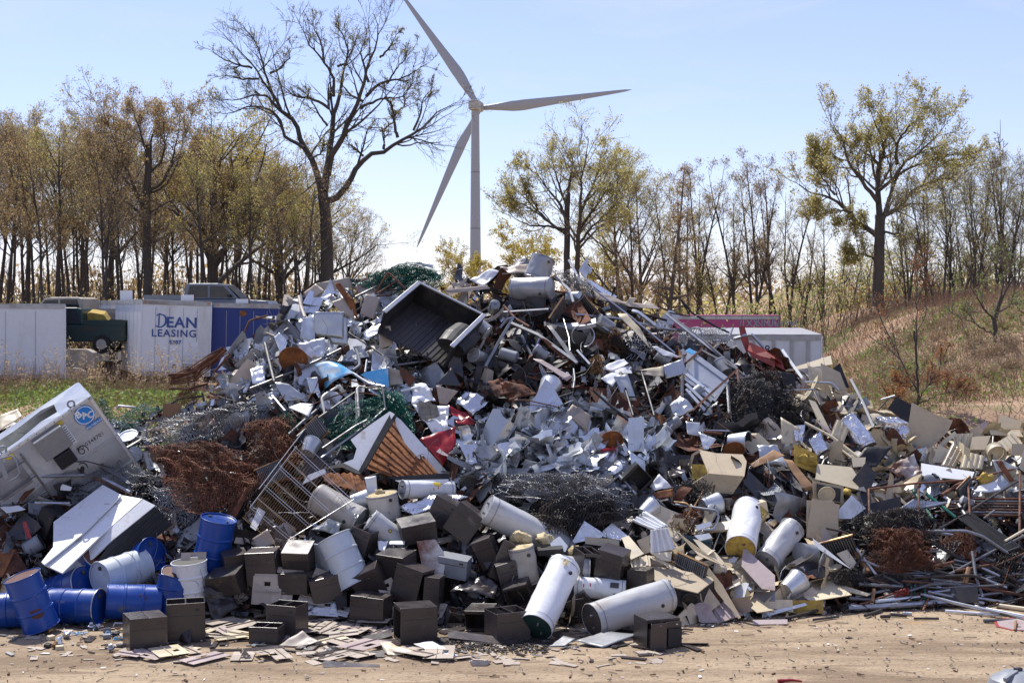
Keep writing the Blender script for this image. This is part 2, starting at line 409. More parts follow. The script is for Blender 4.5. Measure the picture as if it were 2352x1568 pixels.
# ------------------------------------------------------------------ terrain
def terr(X, Y):
 a = 2.0 * sst(33, 44, Y) * sst(3.5, 8, -X)
 b = 1.3 * sst(48, 75, Y)
 c = 2.7 * sst(5.9, 9.2, X) * sst(27.5, 33.5, Y) + 2.7 * sst(9.5, 17, X - 0.05 * (Y - 40)) * sst(30, 43, Y)
 d = 6.5 * sst(76, 93, Y) * sst(10, 24, X) * (1 - sst(120, 190, Y))
 z = max(a, b, c * (1 - sst(70, 95, Y)) + b * sst(70, 95, Y), d)
 if z > 0.05 and Y < 140:
  z += 0.16 * noise.noise(Vector((X * 0.35, Y * 0.35, 3.1))) * min(1, z)
 if Y < 27:
  z += 0.018 * noise.noise(Vector((X * 0.8, Y * 2.2, 0))) + 0.012 * noise.noise(Vector((X * 3, Y * 5, 5)))
 return z
xs = np.unique(np.concatenate([np.linspace(-900, -60, 15), np.linspace(-60, -10, 40), np.arange(-10, 10, 0.14), np.linspace(10, 30, 50), np.linspace(30, 60, 20), np.linspace(60, 900, 15)]))
ys = np.unique(np.concatenate([np.linspace(-60, 16, 10), np.arange(16, 25, 0.12), np.arange(25, 60, 0.7), np.linspace(60, 140, 50), np.linspace(140, 2500, 20)]))
gv = [(x, y, terr(x, y)) for y in ys for x in xs]
nx, ny = len(xs), len(ys)
ii = np.arange(nx * ny).reshape(ny, nx)
gq = np.stack([ii[:-1, :-1], ii[:-1, 1:], ii[1:, 1:], ii[1:, :-1]], -1).reshape(-1, 4)
def ground_material():
 m = bpy.data.materials.new('ground'); m.use_nodes = True; t = m.node_tree; n = t.nodes; l = t.links.new; b = n['Principled BSDF']
 geo = n.new('ShaderNodeNewGeometry')
 def nzz(scale, det=6, sc=(1, 1, 1), rough=0.6, dist=0.0):
  mp = n.new('ShaderNodeMapping'); mp.inputs['Scale'].default_value = sc; l(geo.outputs['Position'], mp.inputs['Vector'])
  z = n.new('ShaderNodeTexNoise'); z.inputs['Scale'].default_value = scale; z.inputs['Detail'].default_value = det; z.inputs['Roughness'].default_value = rough; z.inputs['Distortion'].default_value = dist
  l(mp.outputs[0], z.inputs['Vector']); return z.outputs['Fac']
 def ramp(f, p0, p1, c0=(0, 0, 0), c1=(1, 1, 1)):
  r = n.new('ShaderNodeValToRGB'); r.color_ramp.elements[0].position = p0; r.color_ramp.elements[1].position = p1
  r.color_ramp.elements[0].color = (*c0, 1); r.color_ramp.elements[1].color = (*c1, 1); l(f, r.inputs['Fac']); return r.outputs['Color']
 def mixc(f, a, c, mode='MIX'):
  x = n.new('ShaderNodeMixRGB'); x.blend_type = mode
  for s, v in (('Fac', f), ('Color1', a), ('Color2', c)):
   if isinstance(v, tuple): x.inputs[s].default_value = (*v, 1)
   elif isinstance(v, float): x.inputs[s].default_value = v
   else: l(v, x.inputs[s])
  return x.outputs['Color']
 base = mixc(ramp(nzz(0.9, 8, (0.5, 1.3, 1)), 0.36, 0.66), (0.29, 0.215, 0.14), (0.46, 0.355, 0.235))
 base = mixc(ramp(nzz(0.5, 6, (0.35, 2.6, 1), 0.65, 0.6), 0.50, 0.60), base, (0.235, 0.17, 0.11))       # wheel-worn streaks
 base = mixc(ramp(nzz(11, 5), 0.54, 0.70), base, (0.20, 0.145, 0.095))                                        # clods and grit
 base = mixc(ramp(nzz(38, 3), 0.64, 0.72), base, (0.12, 0.095, 0.075))
 base = mixc(ramp(nzz(30, 3, (1, 1, 1)), 0.25, 0.33, (1, 1, 1), (0, 0, 0)), base, (0.55, 0.47, 0.36))
 base = mixc(ramp(nzz(0.55, 5, (0.8, 1.6, 1)), 0.66, 0.74), base, (0.42, 0.235, 0.085))                      # spilled ochre
 base = mixc(ramp(nzz(1.6, 6, (1, 1.8, 1)), 0.67, 0.72), base, (0.06, 0.05, 0.042))                          # oily dark spots
 soil = mixc(ramp(nzz(0.7, 8), 0.38, 0.62), (0.28, 0.185, 0.115), (0.42, 0.285, 0.185))
 soil = mixc(ramp(nzz(0.33, 6), 0.5, 0.62), soil, (0.12, 0.17, 0.05))
 sp = n.new('ShaderNodeSeparateXYZ'); l(geo.outputs['Position'], sp.inputs[0])
 mr = n.new('ShaderNodeMapRange'); mr.inputs['From Min'].default_value = 27.5; mr.inputs['From Max'].default_value = 30; l(sp.outputs['Y'], mr.inputs['Value'])
 l(mixc(mr.outputs[0], base, soil), b.inputs['Base Color']); b.inputs['Roughness'].default_value = 0.95; b.inputs['Specular IOR Level'].default_value = 0.2
 bp = n.new('ShaderNodeBump'); bp.inputs['Strength'].default_value = 0.9; bp.inputs['Distance'].default_value = 0.05
 ad = n.new('ShaderNodeMath'); l(nzz(14, 6), ad.inputs[0]); l(nzz(2.2, 5, (0.6, 1.6, 1)), ad.inputs[1]); l(ad.outputs[0], bp.inputs['Height']); l(bp.outputs[0], b.inputs['Normal'])
 M['ground'] = m
ground_material()
g = link('ground', mesh_np('ground', gv, [gq]), 'ground', smooth=True)
tag(g, 'pale sandy dirt yard rising into brown weedy slopes behind the heap', 'ground', kind='structure')
# ------------------------------------------------------------------ wind turbine
def turbine():
 Y = 594.0; s = FOC / Y
 base = at(1092, 700, Y); top = at(1094, 254, Y); hubp = at(1094, 243, Y)
 root = empty('wind_turbine', (base.x, Y, -2), label='white three-bladed wind turbine standing beyond the trees', cat='wind turbine')
 def loc(p): return Vector(p) - Vector((base.x, Y, -2))
 tb = MB(); zt = loc(top).z
 tb.lathe([(2.45, 0), (2.35, zt * 0.25), (2.0, zt * 0.6), (1.62, zt)], 40)
 tw = tb.obj('tower', 'turbine', root, smooth='auto')
 for py in (396, 525):
  z = loc(at(1092, py, Y)).z; r = float(np.interp(z, [0, zt * .25, zt * .6, zt], [2.45, 2.35, 2.0, 1.62])) + 0.03
  MB().lathe([(r, z - 0.16), (r, z + 0.16)], 40, capb=False, capt=False).obj('flange_seam', 'turbine_seam', tw)
 yaw = R(-13); Rz = Matrix.Rotation(yaw, 3, 'Z'); hz = loc(hubp).z
 nb = MB(); nb.box((0, 1.2, 0), (4.4, 9.5, 3.9), None)
 nac = nb.obj('nacelle', 'nacelle', root, (0, 0, hz), (0, 0, yaw), bevel=0.5)
 v = MB()
 for i in range(5): v.box((-1.5 + i * 0.75, -3.58, -1.25), (0.5, 0.06, 0.22))
 v.obj('vent_grille', 'turbine_seam', nac)
 for x in (-0.9, 0.2, 1.1): MB().tube([(x, -1.5, 1.9), (x, -1.5, 3.1)], 0.06, 6).obj('instrument_mast', 'turbine_seam', nac)
 hubc = Vector((0, 0, hz)) + Rz @ Vector((0, 7.4, 0))
 hm = Matrix.Rotation(R(-90), 4, 'X')
 MB().lathe([(1.5, -1.6), (1.75, -0.6), (1.7, 0.6), (1.1, 1.7), (0.3, 2.2)], 24, hm).obj('hub', 'turbine', root, hubc, (0, 0, yaw), smooth='auto')
 Lb = 63.5
 for k, a0 in enumerate((4.9, 124.9, 244.6)):
  mb = MB(); n = 14; prev = None; nst = 26
  for i in range(nst):
   t = i / (nst - 1); r = 1.2 + t * Lb
   ch = float(np.interp(t, [0, .04, .10, .20, .28, .45, .7, .9, .97, 1], [2.2, 2.2, 2.9, 4.3, 4.5, 3.5, 2.3, 1.35, 0.85, 0.15]))
   th = float(np.interp(t, [0, .04, .12, .25, .5, 1], [2.2, 2.2, 1.6, 1.1, 0.6, 0.08]))
   tw_ = R(float(np.interp(t, [0, .2, .5, 1], [16, 12, 5, 0])))
   offc = float(np.interp(t, [0, .1, .25, 1], [0, -0.35, -0.9, 0.0]))
   ring = []
   for j in range(n):
    b = 2 * math.pi * j / n; x = offc + ch / 2 * math.cos(b) + (0.0); y = th / 2 * math.sin(b) * (1 - 0.35 * max(0, -math.cos(b)) * min(1, t * 8))
    ring.append((r, x * math.cos(tw_) - y * math.sin(tw_), x * math.sin(tw_) + y * math.cos(tw_)))
   mb.v += ring
   if i:
    b0 = (i - 1) * n; b1 = i * n
    mb.f += [(b0 + j, b0 + (j + 1) % n, b1 + (j + 1) % n, b1 + j) for j in range(n)]
  mb.f.append(tuple(range((nst - 1) * n, nst * n)))
  # local: x along span, y chord in the rotor plane, z = rotor axis.  rotor plane is x-z of the nacelle frame
  B = Matrix(((1, 0, 0), (0, 0, 1), (0, 1, 0)))
  Rr = Rz @ Matrix.Rotation(R(-a0), 3, 'Y') @ B
  o = mb.obj('blade', 'turbine', root, hubc, Rr.to_euler(), smooth='auto')
turbine()
# ------------------------------------------------------------------ lettering
def text_mesh(s, h, name='lettering', spacing=1.0, bold=0.0):
 cu = bpy.data.curves.new(name, 'FONT'); cu.body = s; cu.size = h / 0.72; cu.space_character = spacing; cu.resolution_u = 3; cu.extrude = 0.003; cu.offset = bold; cu.align_x = 'CENTER'
 o = bpy.data.objects.new(name, cu); col.objects.link(o)
 me = bpy.data.meshes.new_from_object(o)
 bpy.data.objects.remove(o); bpy.data.curves.remove(cu)
 return me
def put_text(s, h, mat_, parent, loc, rot, name='lettering', spacing=1.0, sx=1.0, bold=0.0):
 me = text_mesh(s, h, name, spacing, bold)
 o = link(name, me, mat_, parent, loc, rot); o.scale = (sx, 1, 1); return o
# ------------------------------------------------------------------ trailers behind the heap
def trailer(label, corner_px, yaw, Lg, wd, ht, topz, mat_, Y, roll=0, ribs=True, name='box_trailer', roof='trim'):
 """front face towards the viewer; corner_px is the picture column of the front left edge"""
 X = (corner_px - W / 2) * Y / FOC
 root = empty(name, (X, Y, topz - ht), (0, R(roll), R(yaw)), label=label, cat='trailer', group='box trailers parked behind the heap')
 t = 0.06
 MB().box((wd / 2, t / 2, ht / 2), (wd, t, ht)).obj('front_wall', mat_, root)
 MB().box((t / 2, Lg / 2 + t, ht / 2), (t, Lg - 0.01, ht)).obj('side_wall', mat_, root)
 MB().box((wd - t / 2, Lg / 2 + t, ht / 2), (t, Lg - 0.01, ht)).obj('side_wall', mat_, root)
 MB().box((wd / 2, Lg + t * 1.6, ht / 2), (wd, t, ht)).obj('rear_doors', mat_, root)
 MB().box((wd / 2, Lg / 2 + t / 2, ht + 0.02), (wd + 0.03, Lg + 0.12, 0.04)).obj('roof', roof, root)
 for (c, sz) in (((wd / 2, -0.012, ht - 0.07), (wd + 0.05, 0.03, 0.15)), ((-0.012, Lg / 2, ht - 0.07), (0.03, Lg, 0.15)), ((wd + 0.012, Lg / 2, ht - 0.07), (0.03, Lg, 0.15))):
  MB().box(c, sz).obj('top_rail', 'trim', root)
 for c in ((wd / 2, -0.012, 0.08), ):
  MB().box(c, (wd + 0.04, 0.03, 0.16)).obj('bottom_rail', 'trim', root)
 for x in (-0.008, wd + 0.008):
  MB().box((x, -0.008, ht / 2), (0.05, 0.05, ht - 0.02)).obj('corner_post', mat_, root, bevel=0.015)
 if ribs:
  for i in range(1, 5):
   MB().box((wd * i / 5, -0.006, ht / 2 - 0.05), (0.014, 0.012, ht - 0.4)).obj('rivet_seam', 'trim', root)
  for i in range(1, 13):
   MB().box((-0.006, Lg * i / 13, ht / 2 - 0.05), (0.012, 0.03, ht - 0.4)).obj('rivet_seam', mat_, root)
 # running gear
 for yy in (Lg - 1.5, Lg - 2.8):
  for x in (0.25, wd - 0.25):
   w = MB().lathe([(0.3, -0.14), (0.5, -0.12), (0.52, 0), (0.5, 0.12), (0.3, 0.14)], 18, Matrix.Rotation(R(90), 4, 'Y')).obj('wheel', 'tyre', root, (x, yy, -0.62))
 for x in (0.5, wd - 0.5):
  MB().box((x, 2.6, -0.55), (0.12, 0.12, 1.15)).obj('landing_leg', 'trim', root)
 return root
WALL = (R(90), 0, 0)
dean = trailer('white box trailer with blue lettering on its nose wall, weeds in front', 321, 22, 15.8, 2.6, 2.85, 5.40, 'trailer_white', 53.7, roll=1.8)
put_text('EAN', 0.40, 'ink_blue', dean, (1.50, -0.016, 1.86), WALL, 'maker_lettering', 1.08, 1.05, 0.012)
put_text('LEASING', 0.28, 'ink_blue', dean, (1.22, -0.016, 1.50), WALL, 'maker_lettering', 1.12, 1.03, 0.006)
put_text('5307', 0.15, 'ink_blue', dean, (1.27, -0.016, 1.22), WALL, 'trailer_number', 1.1, 1.0, 0.006)
put_text('53', 0.20, 'ink_pale', dean, (0.66, -0.016, 2.42), WALL, 'length_number', 1.2)
put_text('53', 0.20, 'ink_pale', dean, (2.02, -0.016, 2.36), WALL, 'length_number', 1.2)
put_text('INSIDE HEIGHT', 0.10, 'ink_pale', dean, (2.0, -0.016, 0.72), WALL, 'notice_lettering', 1.0)
put_text('110" NOSE TO REAR', 0.10, 'ink_pale', dean, (1.98, -0.016, 0.55), WALL, 'notice_lettering', 1.0, 0.78)
dd = MB()   # the blackletter initial of the maker's name
for pts in ([(.02, .02), (.07, .05), (.07, .44), (.02, .40)], [(-.08, .40), (.04, .50), (.16, .47), (.15, .43), (.04, .44), (-.03, .40)], [(.16, .47), (.27, .43), (.34, .32), (.34, .14), (.27, .03), (.16, -.04), (.13, .0), (.22, .07), (.27, .17), (.27, .31), (.23, .39), (.15, .43)],
   [(.16, -.04), (.04, -.05), (-.07, .0), (-.1, .05), (.0, .02), (.13, .0)]):
 dd.prism([(x, -0.018, z) for x, z in pts], (0, -1, 0), 0.006)
dd.obj('maker_initial', 'ink_blue', dean, (0.60, 0, 1.88))
put_text('DEAN LEASING', 0.40, 'ink_grey', dean, (-0.016, 12.4, 1.40), (R(90), 0, R(-90)), 'side_lettering', 1.0, 1.6)
MB().box((-0.012, 12.4, 1.22), (0.008, 5.5, 0.04)).obj('red_stripe', 'label_red', dean)
for x, z, s1, s2 in ((1.98, 1.0, 0.36, 0.22), (1.98, 1.22, 0.33, 0.2), (1.22, 1.05, 0.3, 0.18)):
 MB().box((x, -0.012, z), (s1, 0.006, s2)).obj('faded_sticker', 'ink_pale', dean)
cpl = MB().box((1.85, -0.02, 0.3), (0.5, 0.05, 0.36)).obj('hose_coupling_plate', 'trim', dean)
MB().box((1.85, -0.05, 0.27), (0.26, 0.03, 0.2)).obj('coupling', 'black_metal', cpl)
MB().lathe([(0.07, 0), (0.07, 0.02)], 14, Matrix.Rotation(R(90), 4, 'X')).obj('vent_hole', 'black_metal', dean, (1.25, -0.01, 0.38))
MB().lathe([(0.05, 0), (0.05, 0.02)], 14, Matrix.Rotation(R(90), 4, 'X')).obj('round_sticker', 'leaf_green', dean, (2.35, -0.01, 0.55))
for x in (0.12, 2.5): MB().box((x, -0.03, 2.79), (0.07, 0.03, 0.04)).obj('marker_light', 'orange', dean)
blue = trailer('deep blue box trailer squeezed between the white trailer and the heap', 486, 10, 15, 2.6, 2.85, 5.27, 'trailer_blue', 55.3, roll=1.2)
MB().lathe([(0.13, 0), (0.13, 0.02)], 20, Matrix.Rotation(R(90), 4, 'X')).obj('round_decal', 'rust_orange', blue, (1.15, -0.01, 2.5)).scale = (1.1, 1, 0.85)
dm = MB()
for a in range(4):
 c, s_ = math.cos(R(45 + 90 * a)), math.sin(R(45 + 90 * a))
 dm.box((0.45 + c * 0.15, -0.012, 0.9 + s_ * 0.15), (0.3, 0.008, 0.02), Matrix.Rotation(R(-(45 + 90 * a) - 90), 3, 'Y'))
dm.obj('hazard_diamond', 'ink_grey', blue)
for x in (0.2, 1.9): MB().box((x, -0.03, 2.79), (0.07, 0.03, 0.04)).obj('marker_light', 'orange', blue)
wl = trailer('plain white box trailer half hidden by tall dry weeds', -200, 18, 14, 5.35, 2.8, 5.25, 'trailer_white', 52.5, roll=0.3)
rt = trailer('low white box trailer with a bare grey roof beside the brushy slope', 1560, -9, 14, 4.35, 2.6, 4.26, 'trailer_white', 44.4, ribs=False)
for i, x in enumerate((2.3, 2.9, 3.45, 3.95)):
 MB().box((x, -0.02, 1.25), (0.09, 0.04, 2.4)).obj('wall_post', 'trim', rt)
put_text('48', 0.26, 'ink_dark', rt, (2.62, -0.012, 2.05), WALL, 'length_number')
mg = trailer('long magenta trailer seen edge-on behind the white roof', 1545, -6, 3, 4.6, 2.4, 4.75, 'magenta', 62, ribs=False, roof='magenta')
for i in range(6): put_text('IXNUW'[i % 5] * 2, 0.3, 'ink_grey', mg, (3.0 + i * 0.45, -0.012, 1.95), WALL, 'painted_scrawl')
# white placards standing on the trailers' roofs and a container that carries a pickup
for px0, px1, py0, Y, lb in ((276, 305, 667, 60, 'square white placard standing above the white trailer, beside no vehicle'), (416, 446, 677, 57.5, 'square white placard standing just beside the grey pickup cab'), (542, 571, 686.5, 58.5, 'square white placard standing above the blue trailer')):
 p = at((px0 + px1) / 2, py0, Y); wdt = (px1 - px0) * Y / FOC
 e = empty('white_placard', (p.x, Y, p.z - 0.75), label=lb, cat='placard', group='placards above the trailers')
 MB().box((0, 0, 0.4), (wdt, 0.05, 0.7)).obj('board', 'paper', e); MB().box((wdt / 2 + 0.02, 0.01, 0.4), (0.05, 0.08, 0.72)).obj('edge_frame', 'rust', e)
 MB().box((0, 0.04, -0.25), (0.08, 0.08, 0.75)).obj('post', 'trim', e)
e = empty('steel_container', (-13.6, 61.5, 1.70), (0, 0, R(6)), label='dark steel container behind the trailers carrying the grey pickup', cat='container')
MB().box((0, 1.3, 1.3), (7.5, 2.5, 2.6)).obj('shell', 'charcoal', e)
for i in range(14): MB().box((-3.5 + i * 0.54, 0.03, 1.3), (0.14, 0.08, 2.4)).obj('corrugation', 'charcoal', e)
def pickup(label, mat_, loc, yaw, scl=1.0):
 root = empty('pickup_truck', loc, (0, 0, R(yaw)), label=label, cat='pickup truck', group='old pickups behind the trailers')
 def side(pts, y0, y1): return MB().prism([(x, y0, z) for x, z in pts], (0, -1, 0), y1 - y0)
 low = [(-2.6, .45), (2.55, .45), (2.65, .75), (2.55, 1.05), (1.35, 1.12), (-2.65, 1.12), (-2.68, .6)]
 side(low, -0.88, 0.88).obj('body', mat_, root, bevel=0.05)
 cab = [(1.35, 1.11), (0.75, 1.72), (0.45, 1.78), (-0.75, 1.78), (-0.95, 1.72), (-1.0, 1.11)]
 cb = side(cab, -0.80, 0.80).obj('cab', mat_, root, bevel=0.05)
 for y in (-0.812, 0.812):
  side([(1.12, 1.2), (0.68, 1.66), (0.12, 1.68), (0.12, 1.2)], y - 0.004, y + 0.004).obj('window', 'glass', cb)
  side([(0.02, 1.2), (0.02, 1.68), (-0.72, 1.68), (-0.86, 1.2)], y - 0.004, y + 0.004).obj('window', 'glass', cb)
 MB().add([(1.37, -.7, 1.17), (1.37, .7, 1.17), (0.80, .65, 1.70), (0.80, -.65, 1.70)], [(0, 1, 2, 3)]).obj('windscreen', 'glass', cb)
 bed = MB(); bed.box((-1.85, -0.86, 1.2), (1.6, 0.05, 0.2)); bed.box((-1.85, 0.86, 1.2), (1.6, 0.05, 0.2)); bed.box((-2.64, 0, 1.2), (0.05, 1.76, 0.2))
 bed.obj('bed_rail', mat_, root)
 for x in (1.65, -1.75):
  for y in (-0.85, 0.85):
   w = MB().lathe([(0.2, -0.11), (0.35, -0.1), (0.37, 0), (0.35, 0.1), (0.2, 0.11)], 20, Matrix.Rotation(R(90), 4, 'X')).obj('wheel', 'tyre', root, (x, y, 0.37))
   MB().lathe([(0.2, -0.112), (0.2, 0.112)], 16, Matrix.Rotation(R(90), 4, 'X')).obj('rim', 'alu', w)
 for y in (-0.95, 0.95): MB().box((0.95, y, 1.26), (0.12, 0.14, 0.12)).obj('door_mirror', 'black_metal', cb)
 for y in (-0.7, 0.7): MB().box((2.6, y, 0.85), (0.06, 0.3, 0.18)).obj('headlight', 'paper', root)
 root.scale = (scl,) * 3
 return root
pickup('grey crew-cab pickup parked high up behind the white trailer', 'grey_paint', (-13.2, 62.7, 4.30), -4, 1.05)
pickup('dark green pickup with a junk-filled bed between two white trailers', 'green_paint', (-18.4, 58.5, 3.25), 178, 1.05)
pickup('buff old pickup standing behind the dark green one', 'buff_paint', (-19.6, 63, 3.7), 172, 1.05)
o = MB().prism([(-0.75, 0, 0), (0.75, 0, 0), (0.6, 0, 0.34), (0.1, 0, 0.5), (-0.55, 0, 0.4)], (0, -1, 0), 0.8).obj('car_hood', 'yellow', None, (-17.3, 58.3, 4.42), (R(10), R(-8), R(6)), bevel=0.03)
tag(o, 'crumpled yellow bodywork heaped in the dark green pickup', 'car part')
o = MB().prism([(-1.0, 0, 0), (1.0, 0, 0), (0.9, 0, 0.3), (0.2, 0, 0.55), (-0.8, 0, 0.35)], (0, -1, 0), 1.1).obj('car_bonnet', 'charcoal', None, (-18.6, 58.2, 4.42), (R(-6), R(12), R(-4)), bevel=0.03)
tag(o, 'dark crumpled car bonnet heaped in the dark green pickup', 'car part')
for i, (x, y, sx) in enumerate(((-17.2, 55.6, 1.9), (-18.9, 55.5, 1.6), (-17.6, 54.8, 2.4))):
 o = MB().prism([(-sx / 2, -.3, 0), (sx / 2, -.3, 0), (sx / 2 - .05, -.3, .62), (sx / 2 - .3, -.3, .75), (-sx / 2 + .3, -.3, .75), (-sx / 2 + .05, -.3, .62)], (0, -1, 0), .6).obj('concrete_block', 'concrete', None, (x, y, 2.75 + (0.0 if i < 2 else -0.7)), (0, 0, R(4 * i)), bevel=0.03)
 tag(o, ['long pale concrete block in the gap between the white trailers, with a ledge', 'short pale concrete block next to the plain white trailer', 'low concrete barrier among weeds in the gap between trailers'][i], 'concrete block', 'concrete blocks between the trailers')
e = empty('wheeled_bin', (-15.9, 56.5, 1.95), label='dark wheeled rubbish bin against the lettered white trailer', cat='bin')
MB().lathe([(0.28, 0), (0.38, 1.0)], 4, Matrix.Rotation(R(45), 4, 'Z')).obj('tub', 'black_metal', e); MB().box((0, -0.02, 1.04), (0.62, 0.66, 0.07)).obj('lid', 'black_metal', e)
for x in (-0.2, 0.2): MB().lathe([(0.1, -0.03), (0.1, 0.03)], 12, Matrix.Rotation(R(90), 4, 'Y')).obj('wheel', 'tyre', e, (x, 0.25, 0.08))
# ------------------------------------------------------------------ trees
def grow(rng, pos, d, length, K, wig, up):
 """pos,d (N,3), length (N,) -> paths (N,K,3)"""
 Nn = len(pos); P = np.empty((Nn, K, 3)); P[:, 0] = pos; d = d / (np.linalg.norm(d, axis=1, keepdims=True) + 1e-9); step = (length / (K - 1))[:, None]
 for k in range(1, K):
  d = d + rng.normal(0, wig, (Nn, 3)); d[:, 2] += up; d /= np.linalg.norm(d, axis=1, keepdims=True) + 1e-9
  P[:, k] = P[:, k - 1] + d * step
 return P
def children(rng, P, Rr, n, t0, t1, ang0, ang1, lens, rs, K, wig, up, tipshare=0.25, lp=0.5):
 """n branches on every path of P; lens: length as share of the parent's length, longer near t0"""
 Nn, KK, _ = P.shape
 t = np.sort(rng.uniform(t0, t1, (Nn, n)), axis=1); f = t * (KK - 1); i = np.minimum(f.astype(int), KK - 2); fr = (f - i)[..., None]
 a = np.arange(Nn)[:, None]
 pos = P[a, i] * (1 - fr) + P[a, i + 1] * fr; tan = P[a, i + 1] - P[a, i]; tan /= np.linalg.norm(tan, axis=2, keepdims=True) + 1e-9
 rad = Rr[a, i] * (1 - fr[..., 0]) + Rr[a, i + 1] * fr[..., 0]
 pl = np.linalg.norm(P[:, 1:] - P[:, :-1], axis=2).sum(1)[:, None]
 L_ = pl * rng.uniform(lens[0], lens[1], (Nn, n)) * (1 - lp * (t - t0) / (t1 - t0 + 1e-9))
 pos = pos.reshape(-1, 3); tan = tan.reshape(-1, 3); rad = rad.reshape(-1); L_ = L_.reshape(-1)
 rv = rng.normal(0, 1, tan.shape); pr = rv - (rv * tan).sum(1, keepdims=True) * tan; pr /= np.linalg.norm(pr, axis=1, keepdims=True) + 1e-9
 an = np.radians(rng.uniform(ang0, ang1, len(pos)))[:, None]
 d = tan * np.cos(an) + pr * np.sin(an)
 Q = grow(rng, pos, d, L_, K, wig, up)
 r0 = np.minimum(rad * rs, rad * 0.9); RR = r0[:, None] * np.linspace(1, tipshare, K)[None]
 return Q, RR
def leaves(rng, P, n, size, spread, cluster=1):
 Nn, K, _ = P.shape
 f = rng.uniform(0.25, 1.0, (Nn, n)) * (K - 1.001); i = f.astype(int); fr = (f - i)[..., None]; a = np.arange(Nn)[:, None]
 c = (P[a, i] * (1 - fr) + P[a, i + 1] * fr).reshape(-1, 3) + rng.normal(0, spread, (Nn * n, 3))
 c = np.repeat(c, cluster, 0) + (rng.normal(0, size * 0.9, (len(c) * cluster, 3)) if cluster > 1 else 0)
 s = size * rng.uniform(0.6, 1.5, len(c))[:, None]
 u = rng.normal(0, 1, (len(c), 3)); u /= np.linalg.norm(u, axis=1, keepdims=True); v = np.cross(u, rng.normal(0, 1, (len(c), 3))); v /= np.linalg.norm(v, axis=1, keepdims=True) + 1e-9
 V = np.stack([c - u * s * 0.5, c + v * s * 0.28, c + u * s * 0.5, c - v * s * 0.28], 1).reshape(-1, 3)
 return V, np.arange(len(V)).reshape(-1, 4)
def path_resample(pts, K):
 p = np.array(pts, float); d = np.concatenate([[0], np.cumsum(np.linalg.norm(np.diff(p, axis=0), axis=1))]); t = np.linspace(0, d[-1], K)
 return np.stack([np.interp(t, d, p[:, j]) for j in range(3)], 1)
def tree_obj(name, loc, wood, twig, leaf, barkm, twigm, leafm, **k):
 root = empty(name, loc, **k)
 v, f = join_np(wood); o = link('trunk', mesh_np('trunk', v, f), barkm, root, smooth=True)
 v, f = join_np(twig); c = link('crown', mesh_np('crown', v, f), twigm, root, smooth=True)
 if leaf is not None: link('foliage', mesh_np('foliage', leaf[0], [leaf[1]]), leafm, c)
 return root
def proc_tree(seed, name, ht, r0, bare, spread, leafm, nleaf, lsize, barkm='bark', n1=14, n2=8, n3=6, up=0.06, ang=(28, 55), l1=(0.32, 0.5), fork=1, lean=0.03, cluster=1, wig=0.07, lspread=0.12, conic=0.55, **k):
 rng = np.random.default_rng(seed); Ps = []
 tr = []
 for j in range(fork):
  d = np.array([[rng.normal(0, lean) + (0.13 * (j - (fork - 1) / 2) * 2 if fork > 1 else 0), rng.normal(0, lean), 1.0]])
  tr.append(grow(rng, np.array([[0.45 * (j - (fork - 1) / 2), 0, -0.3]]), d, np.array([ht * (1 if j == 0 else 0.93)]), 12, 0.035, 0.03))
 T = np.concatenate(tr); TR = np.tile(r0 * np.array([1.25, 1, .93, .87, .8, .72, .63, .53, .43, .32, .2, .08])[None], (fork, 1)) * (1 if fork == 1 else 0.8)
 B1, R1 = children(rng, T, TR, n1, bare, 0.97, ang[0], ang[1], (l1[0] * spread, l1[1] * spread), 0.62, 8, wig, up, 0.2, conic)
 B2, R2 = children(rng, B1, R1, n2, 0.22, 1.0, 25, 60, (0.3, 0.6), 0.6, 6, wig * 1.3, up * 0.8, 0.25, 0.45)
 R2 = np.maximum(R2, 0.008)
 B3, R3 = children(rng, B2, R2, n3, 0.2, 1.0, 22, 60, (0.35, 0.75), 0.6, 4, wig * 1.6, up * 0.6, 0.3, 0.4)
 R3 = np.clip(R3, 0.0055, 0.02)
 wood = [tubes_np(T, TR, 9), tubes_np(B1, R1, 5)]; twig = [tubes_np(B2, R2, 4), tubes_np(B3, R3, 3)]
 lf = leaves(rng, B3, nleaf, lsize, lspread, cluster) if nleaf else None
 return tree_obj(name, (0, 0, 0), wood, twig, lf, barkm, 'twig', leafm, **k)
